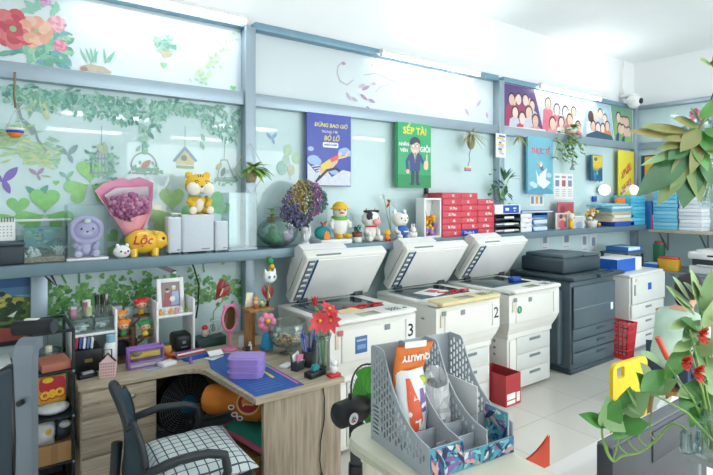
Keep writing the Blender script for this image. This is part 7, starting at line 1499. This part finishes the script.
t = thing('stool', 'low stool under the seated person', 'stool', pl, -.45); MB().cyl((0, 0, .25), (0, 0, .285), .16, woodd, n=24).build('seat', t)
for k in range(4): a = PI/4+PI/2*k; MB().cyl((.11*math.cos(a), .11*math.sin(a), .25), (.14*math.cos(a), .14*math.sin(a), 0), .017, woodd, n=8).build('leg', t)

# ---------------------------------------------------------------- plants nearest the camera
pale = mat('leaf_pale', '#b9cf92', .45, scale=6, col2='#97b878'); pale2 = mat('leaf_light', '#9dbf86', .45, scale=6, col2='#7da66c'); olive = mat('leaf_olive', '#75914f', .45, scale=7, col2='#9a9058'); bron = mat('leaf_bronze', '#a89a62', .45, scale=8, col2='#86935a')
sv = atD(683, 449, 1.30); STZ = sv.z; sgm = mat('side_table_grey', '#a4aaae', .35)
t = thing('plant_stand', 'small grey plant stand carrying the flower vase in the corner', 'table', (sv.x+.15, sv.y-.13, 0)); MB().box((0, 0, STZ-.012), (.30, .26, .024), sgm, .005).build('top', t); MB().box((0, 0, .40), (.27, .23, .02), sgm, .005).build('shelf', t)
for sx_ in (-.13, .13):
    for sy in (-.11, .11): MB().box((sx_, sy, (STZ-.024)/2), (.022, .022, STZ-.024), sgm, .003).build('leg', t)
KS = .645; vb = atZ(713, 456, STZ); t = thing('flower_vase', 'clear glass vase of leafy stems and red flowers on the small grey stand', 'vase', vb); MB().shell([(.038, 0), (.04, .008), (.037, .07), (.042, .125)], glass, n=24, th=.003).build('vase', t)
def W(px, py, d): return atD(px, py, d*KS)-vb
m = MB(); tips = [W(700, 300, 2.0), W(700, 285, 2.05), W(690, 330, 1.95), W(690, 350, 1.92), W(712, 310, 2.1), W(668, 365, 1.95), W(705, 385, 1.95), W(725, 340, 2.05), W(655, 395, 1.9)]
for q in tips: m.tube([(R.uniform(-.02, .02), R.uniform(-.02, .02), .012), q*.45+V3(0, 0, .04), q], [.004, .003, .002], stemg, 6)
m.build('stems', t); m = MB()
def lf(m, p0, p1, w_, mt, d0=2.0, d1=1.95, droop=.0, fold=.15):
    a, b = W(p0[0], p0[1], d0), W(p1[0], p1[1], d1); m.leaf(a, b-a, (b-a).length, w_, mt, up=(-.35, -.6, .7), droop=droop, fold=fold, k=7)
for p0, p1, w_, mt in (((695, 315), (665, 285), .055, pale), ((700, 310), (690, 268), .06, pale), ((700, 315), (712, 268), .05, pale2), ((705, 320), (735, 285), .06, pale), ((705, 330), (713, 300), .07, pale), ((690, 345), (664, 380), .06, leafg), ((700, 350), (713, 385), .07, pale2),
                      ((705, 345), (735, 365), .07, pale), ((690, 300), (672, 276), .045, pale), ((700, 380), (680, 410), .07, leafg), ((705, 385), (712, 425), .07, leafg), ((700, 375), (725, 400), .07, pale2), ((662, 362), (640, 352), .04, pale2), ((665, 370), (640, 392), .06, leafg), ((700, 300), (683, 282), .045, pale2), ((702, 330), (680, 318), .05, leafg), ((696, 356), (716, 338), .06, pale), ((692, 318), (668, 330), .035, pale), ((694, 308), (676, 296), .035, pale2), ((700, 320), (682, 342), .045, pale2), ((704, 300), (694, 280), .04, pale), ((706, 315), (726, 322), .05, pale2), ((694, 340), (672, 352), .04, pale), ((700, 345), (684, 330), .045, leafg), ((698, 390), (676, 396), .045, pale2), ((702, 395), (690, 428), .05, leafg)): lf(m, p0, p1, w_*1.1*KS, mt)
m.build('leaves', t); fm = mat('flower_red_orange', '#e8604a', .5, scale=25, col2='#d84a3c')
for (px, py, d) in ((685, 362, 1.9), (697, 372, 1.9), (701, 335, 1.95)):
    m = MB(); c_ = W(px, py, d)
    for k in range(12): a = k*2.4; m.leaf(c_, (math.cos(a), -.5, math.sin(a)), R.uniform(.020, .030), .021, fm, droop=.1, k=4)
    m.build('flower', t)
def smooth(P, k=5):
    out = []
    for i in range(len(P)-1):
        a, b, c, d = P[max(i-1, 0)], P[i], P[i+1], P[min(i+2, len(P)-1)]
        for j in range(k): u = j/k; out.append(.5*((2*b)+(c-a)*u+(2*a-5*b+4*c-d)*u*u+(3*b-a-3*c+d)*u**3))
    return out+[P[-1]]
# pothos cuttings
pb = atZ(686, 452, STZ); t = thing('pothos', 'pothos cuttings trailing pale looping stems over the dark panel', 'plant', pb); MB().shell([(.013, 0), (.015, .005), (.013, .05)], glass, n=18, th=.002).build('glass_jar', t)
def W2(px, py, d=1.9): return atD(px, py, d*.70)-pb
m = MB(); main = [W2(690, 446), W2(688, 432), W2(672, 424), W2(655, 441), W2(640, 452), W2(622, 456), W2(613, 461), W2(606, 450), W2(602, 432), W2(604, 415)]
sm = []
for a, b in zip(main, main[1:]): sm += [a, a.lerp(b, .5)]
m.tube(smooth(main), .003, stemg, 7)
for pts in (((613, 460), (618, 440), (617, 425), (620, 410)), ((628, 455), (618, 443), (627, 424)), ((638, 452), (628, 440), (634, 420), (640, 405)), ((648, 448), (638, 437), (645, 428)), ((655, 441), (650, 430), (652, 400), (650, 385)), ((613, 461), (608, 452), (606, 440))): m.tube(smooth([W2(*q) for q in pts]), .0021, stemg, 6)
m.build('stems', t); m = MB()
def lf2(p0, p1, w_, mt, d0=1.9, d1=1.86): a, b = W2(*p0, d0), W2(*p1, d1); m.leaf(a, b-a, (b-a).length, w_, mt, up=(-.4, -.7, .6), droop=0, fold=.12, k=8, pw=.7)
for p0, p1, w_, mt in (((606, 424), (578, 414), .05, leafg), ((608, 425), (607, 395), .10, pale2), ((604, 428), (620, 398), .08, leafg), ((604, 415), (626, 432), .08, pale2), ((620, 425), (650, 424), .075, leafg), ((622, 412), (650, 392), .085, pale2), ((622, 410), (630, 386), .07, leafg), ((640, 405), (626, 388), .05, pale), ((645, 395), (662, 372), .075, pale2), ((648, 392), (636, 372), .06, leafg), ((650, 388), (678, 380), .07, pale2), ((652, 384), (640, 362), .06, pale), ((627, 424), (612, 440), .05, leafg), ((630, 400), (642, 416), .06, pale2)): lf2(p0, p1, w_*.75, mt)
m.build('leaves', t)
# hanging plant at the top right
hp = atD(745, 105, 1.55); t = thing('hanging_plant', 'large leaved hanging plant drooping in the upper corner', 'hanging plant', hp); MB().shell([(.06, -.12), (.09, -.02), (.10, .0)], col('#d8d2c4', .6), n=22, th=.006).build('pot', t)
m = MB()
for k in range(3): a = 2*PI*k/3; m.tube([(.095*math.cos(a), .095*math.sin(a), -.005), (0, 0, .3)], .002, dgrey, 4)
m.tube([(0, 0, .3), (0, 0, 3.77-hp.z)], .003, dgrey, 5); m.build('hanger', t)
def W3(px, py, d=1.5): return atD(px, py, d)-hp
for pts in (((745, 108, 1.55), (725, 95, 1.53), (705, 118, 1.5), (690, 148, 1.5)), ((745, 108, 1.55), (722, 120, 1.52), (708, 140, 1.5), (690, 150, 1.5)), ((745, 106, 1.55), (728, 80, 1.52), (716, 68, 1.5), (711, 62, 1.5))): m.tube([W3(*q) for q in pts], .005, col('#9a8a5a', .6), 6)
m.build('stems', t); m = MB()
def lf3(p0, p1, w_, mt, d0=1.5, d1=1.46, pw=.9): a, b = W3(*p0, d0), W3(*p1, d1); m.leaf(a, b-a, (b-a).length, w_, mt, up=(-.45, -.75, .5), droop=0, fold=.12, k=8, pw=pw)
for p0, p1, w_, mt, pw in (((692, 138), (628, 131), .036, bron, 1.3), ((695, 132), (640, 126), .035, olive, 1.2), ((692, 148), (636, 197), .075, leafd, 1.0), ((694, 136), (662, 140), .03, olive, 1), ((700, 122), (690, 108), .035, leafd, 1), ((704, 132), (690, 175), .04, olive, 1), ((698, 142), (712, 190), .045, leafd, .9), ((690, 150), (670, 190), .05, olive, .9), ((690, 152), (683, 209), .095, leafd, .8), ((692, 150), (700, 203), .07, olive, .8), ((690, 150), (657, 206), .06, olive, .9), ((690, 145), (640, 166), .026, pale2, 1.1), ((692, 140), (655, 150), .028, olive, 1), ((694, 140), (708, 172), .05, leafg, .8), ((700, 130), (716, 160), .06, leafg, .8), ((700, 128), (680, 152), .05, olive, .9), ((704, 120), (713, 98), .06, leafg, .9), ((698, 126), (672, 118), .04, olive, .9), ((706, 128), (725, 140), .06, leafg, .9), ((711, 64), (700, 60), .03, leafl, .9), ((712, 62), (720, 50), .04, leafg, .9), ((700, 145), (718, 150), .05, olive, 1), ((690, 140), (668, 160), .05, leafd, 1)): lf3(p0, p1, w_, mt, pw=pw)
m.build('leaves', t)
bp = atD(709, 188, 1.56); t = thing('hanging_bottle', 'clear hanging bottle with pale roots inside under the large leaves', 'bottle', (bp.x, bp.y, bp.z-.06)); MB().shell([(.022, 0), (.03, .02), (.03, .10), (.012, .13), (.012, .15)], glass, n=18, th=.002).build('bottle', t); m = MB()
for k in range(9): m.tube([(R.uniform(-.008, .008), R.uniform(-.008, .008), .13), (R.uniform(-.02, .02), R.uniform(-.02, .02), .08), (R.uniform(-.02, .02), R.uniform(-.02, .02), .02)], .0018, cream, 4)
m.build('roots', t); MB().tube([(0, 0, .15), (.03, 0, .25), (.055, .0, hp.z-bp.z-.02)], .002, dgrey, 4).build('string', t)
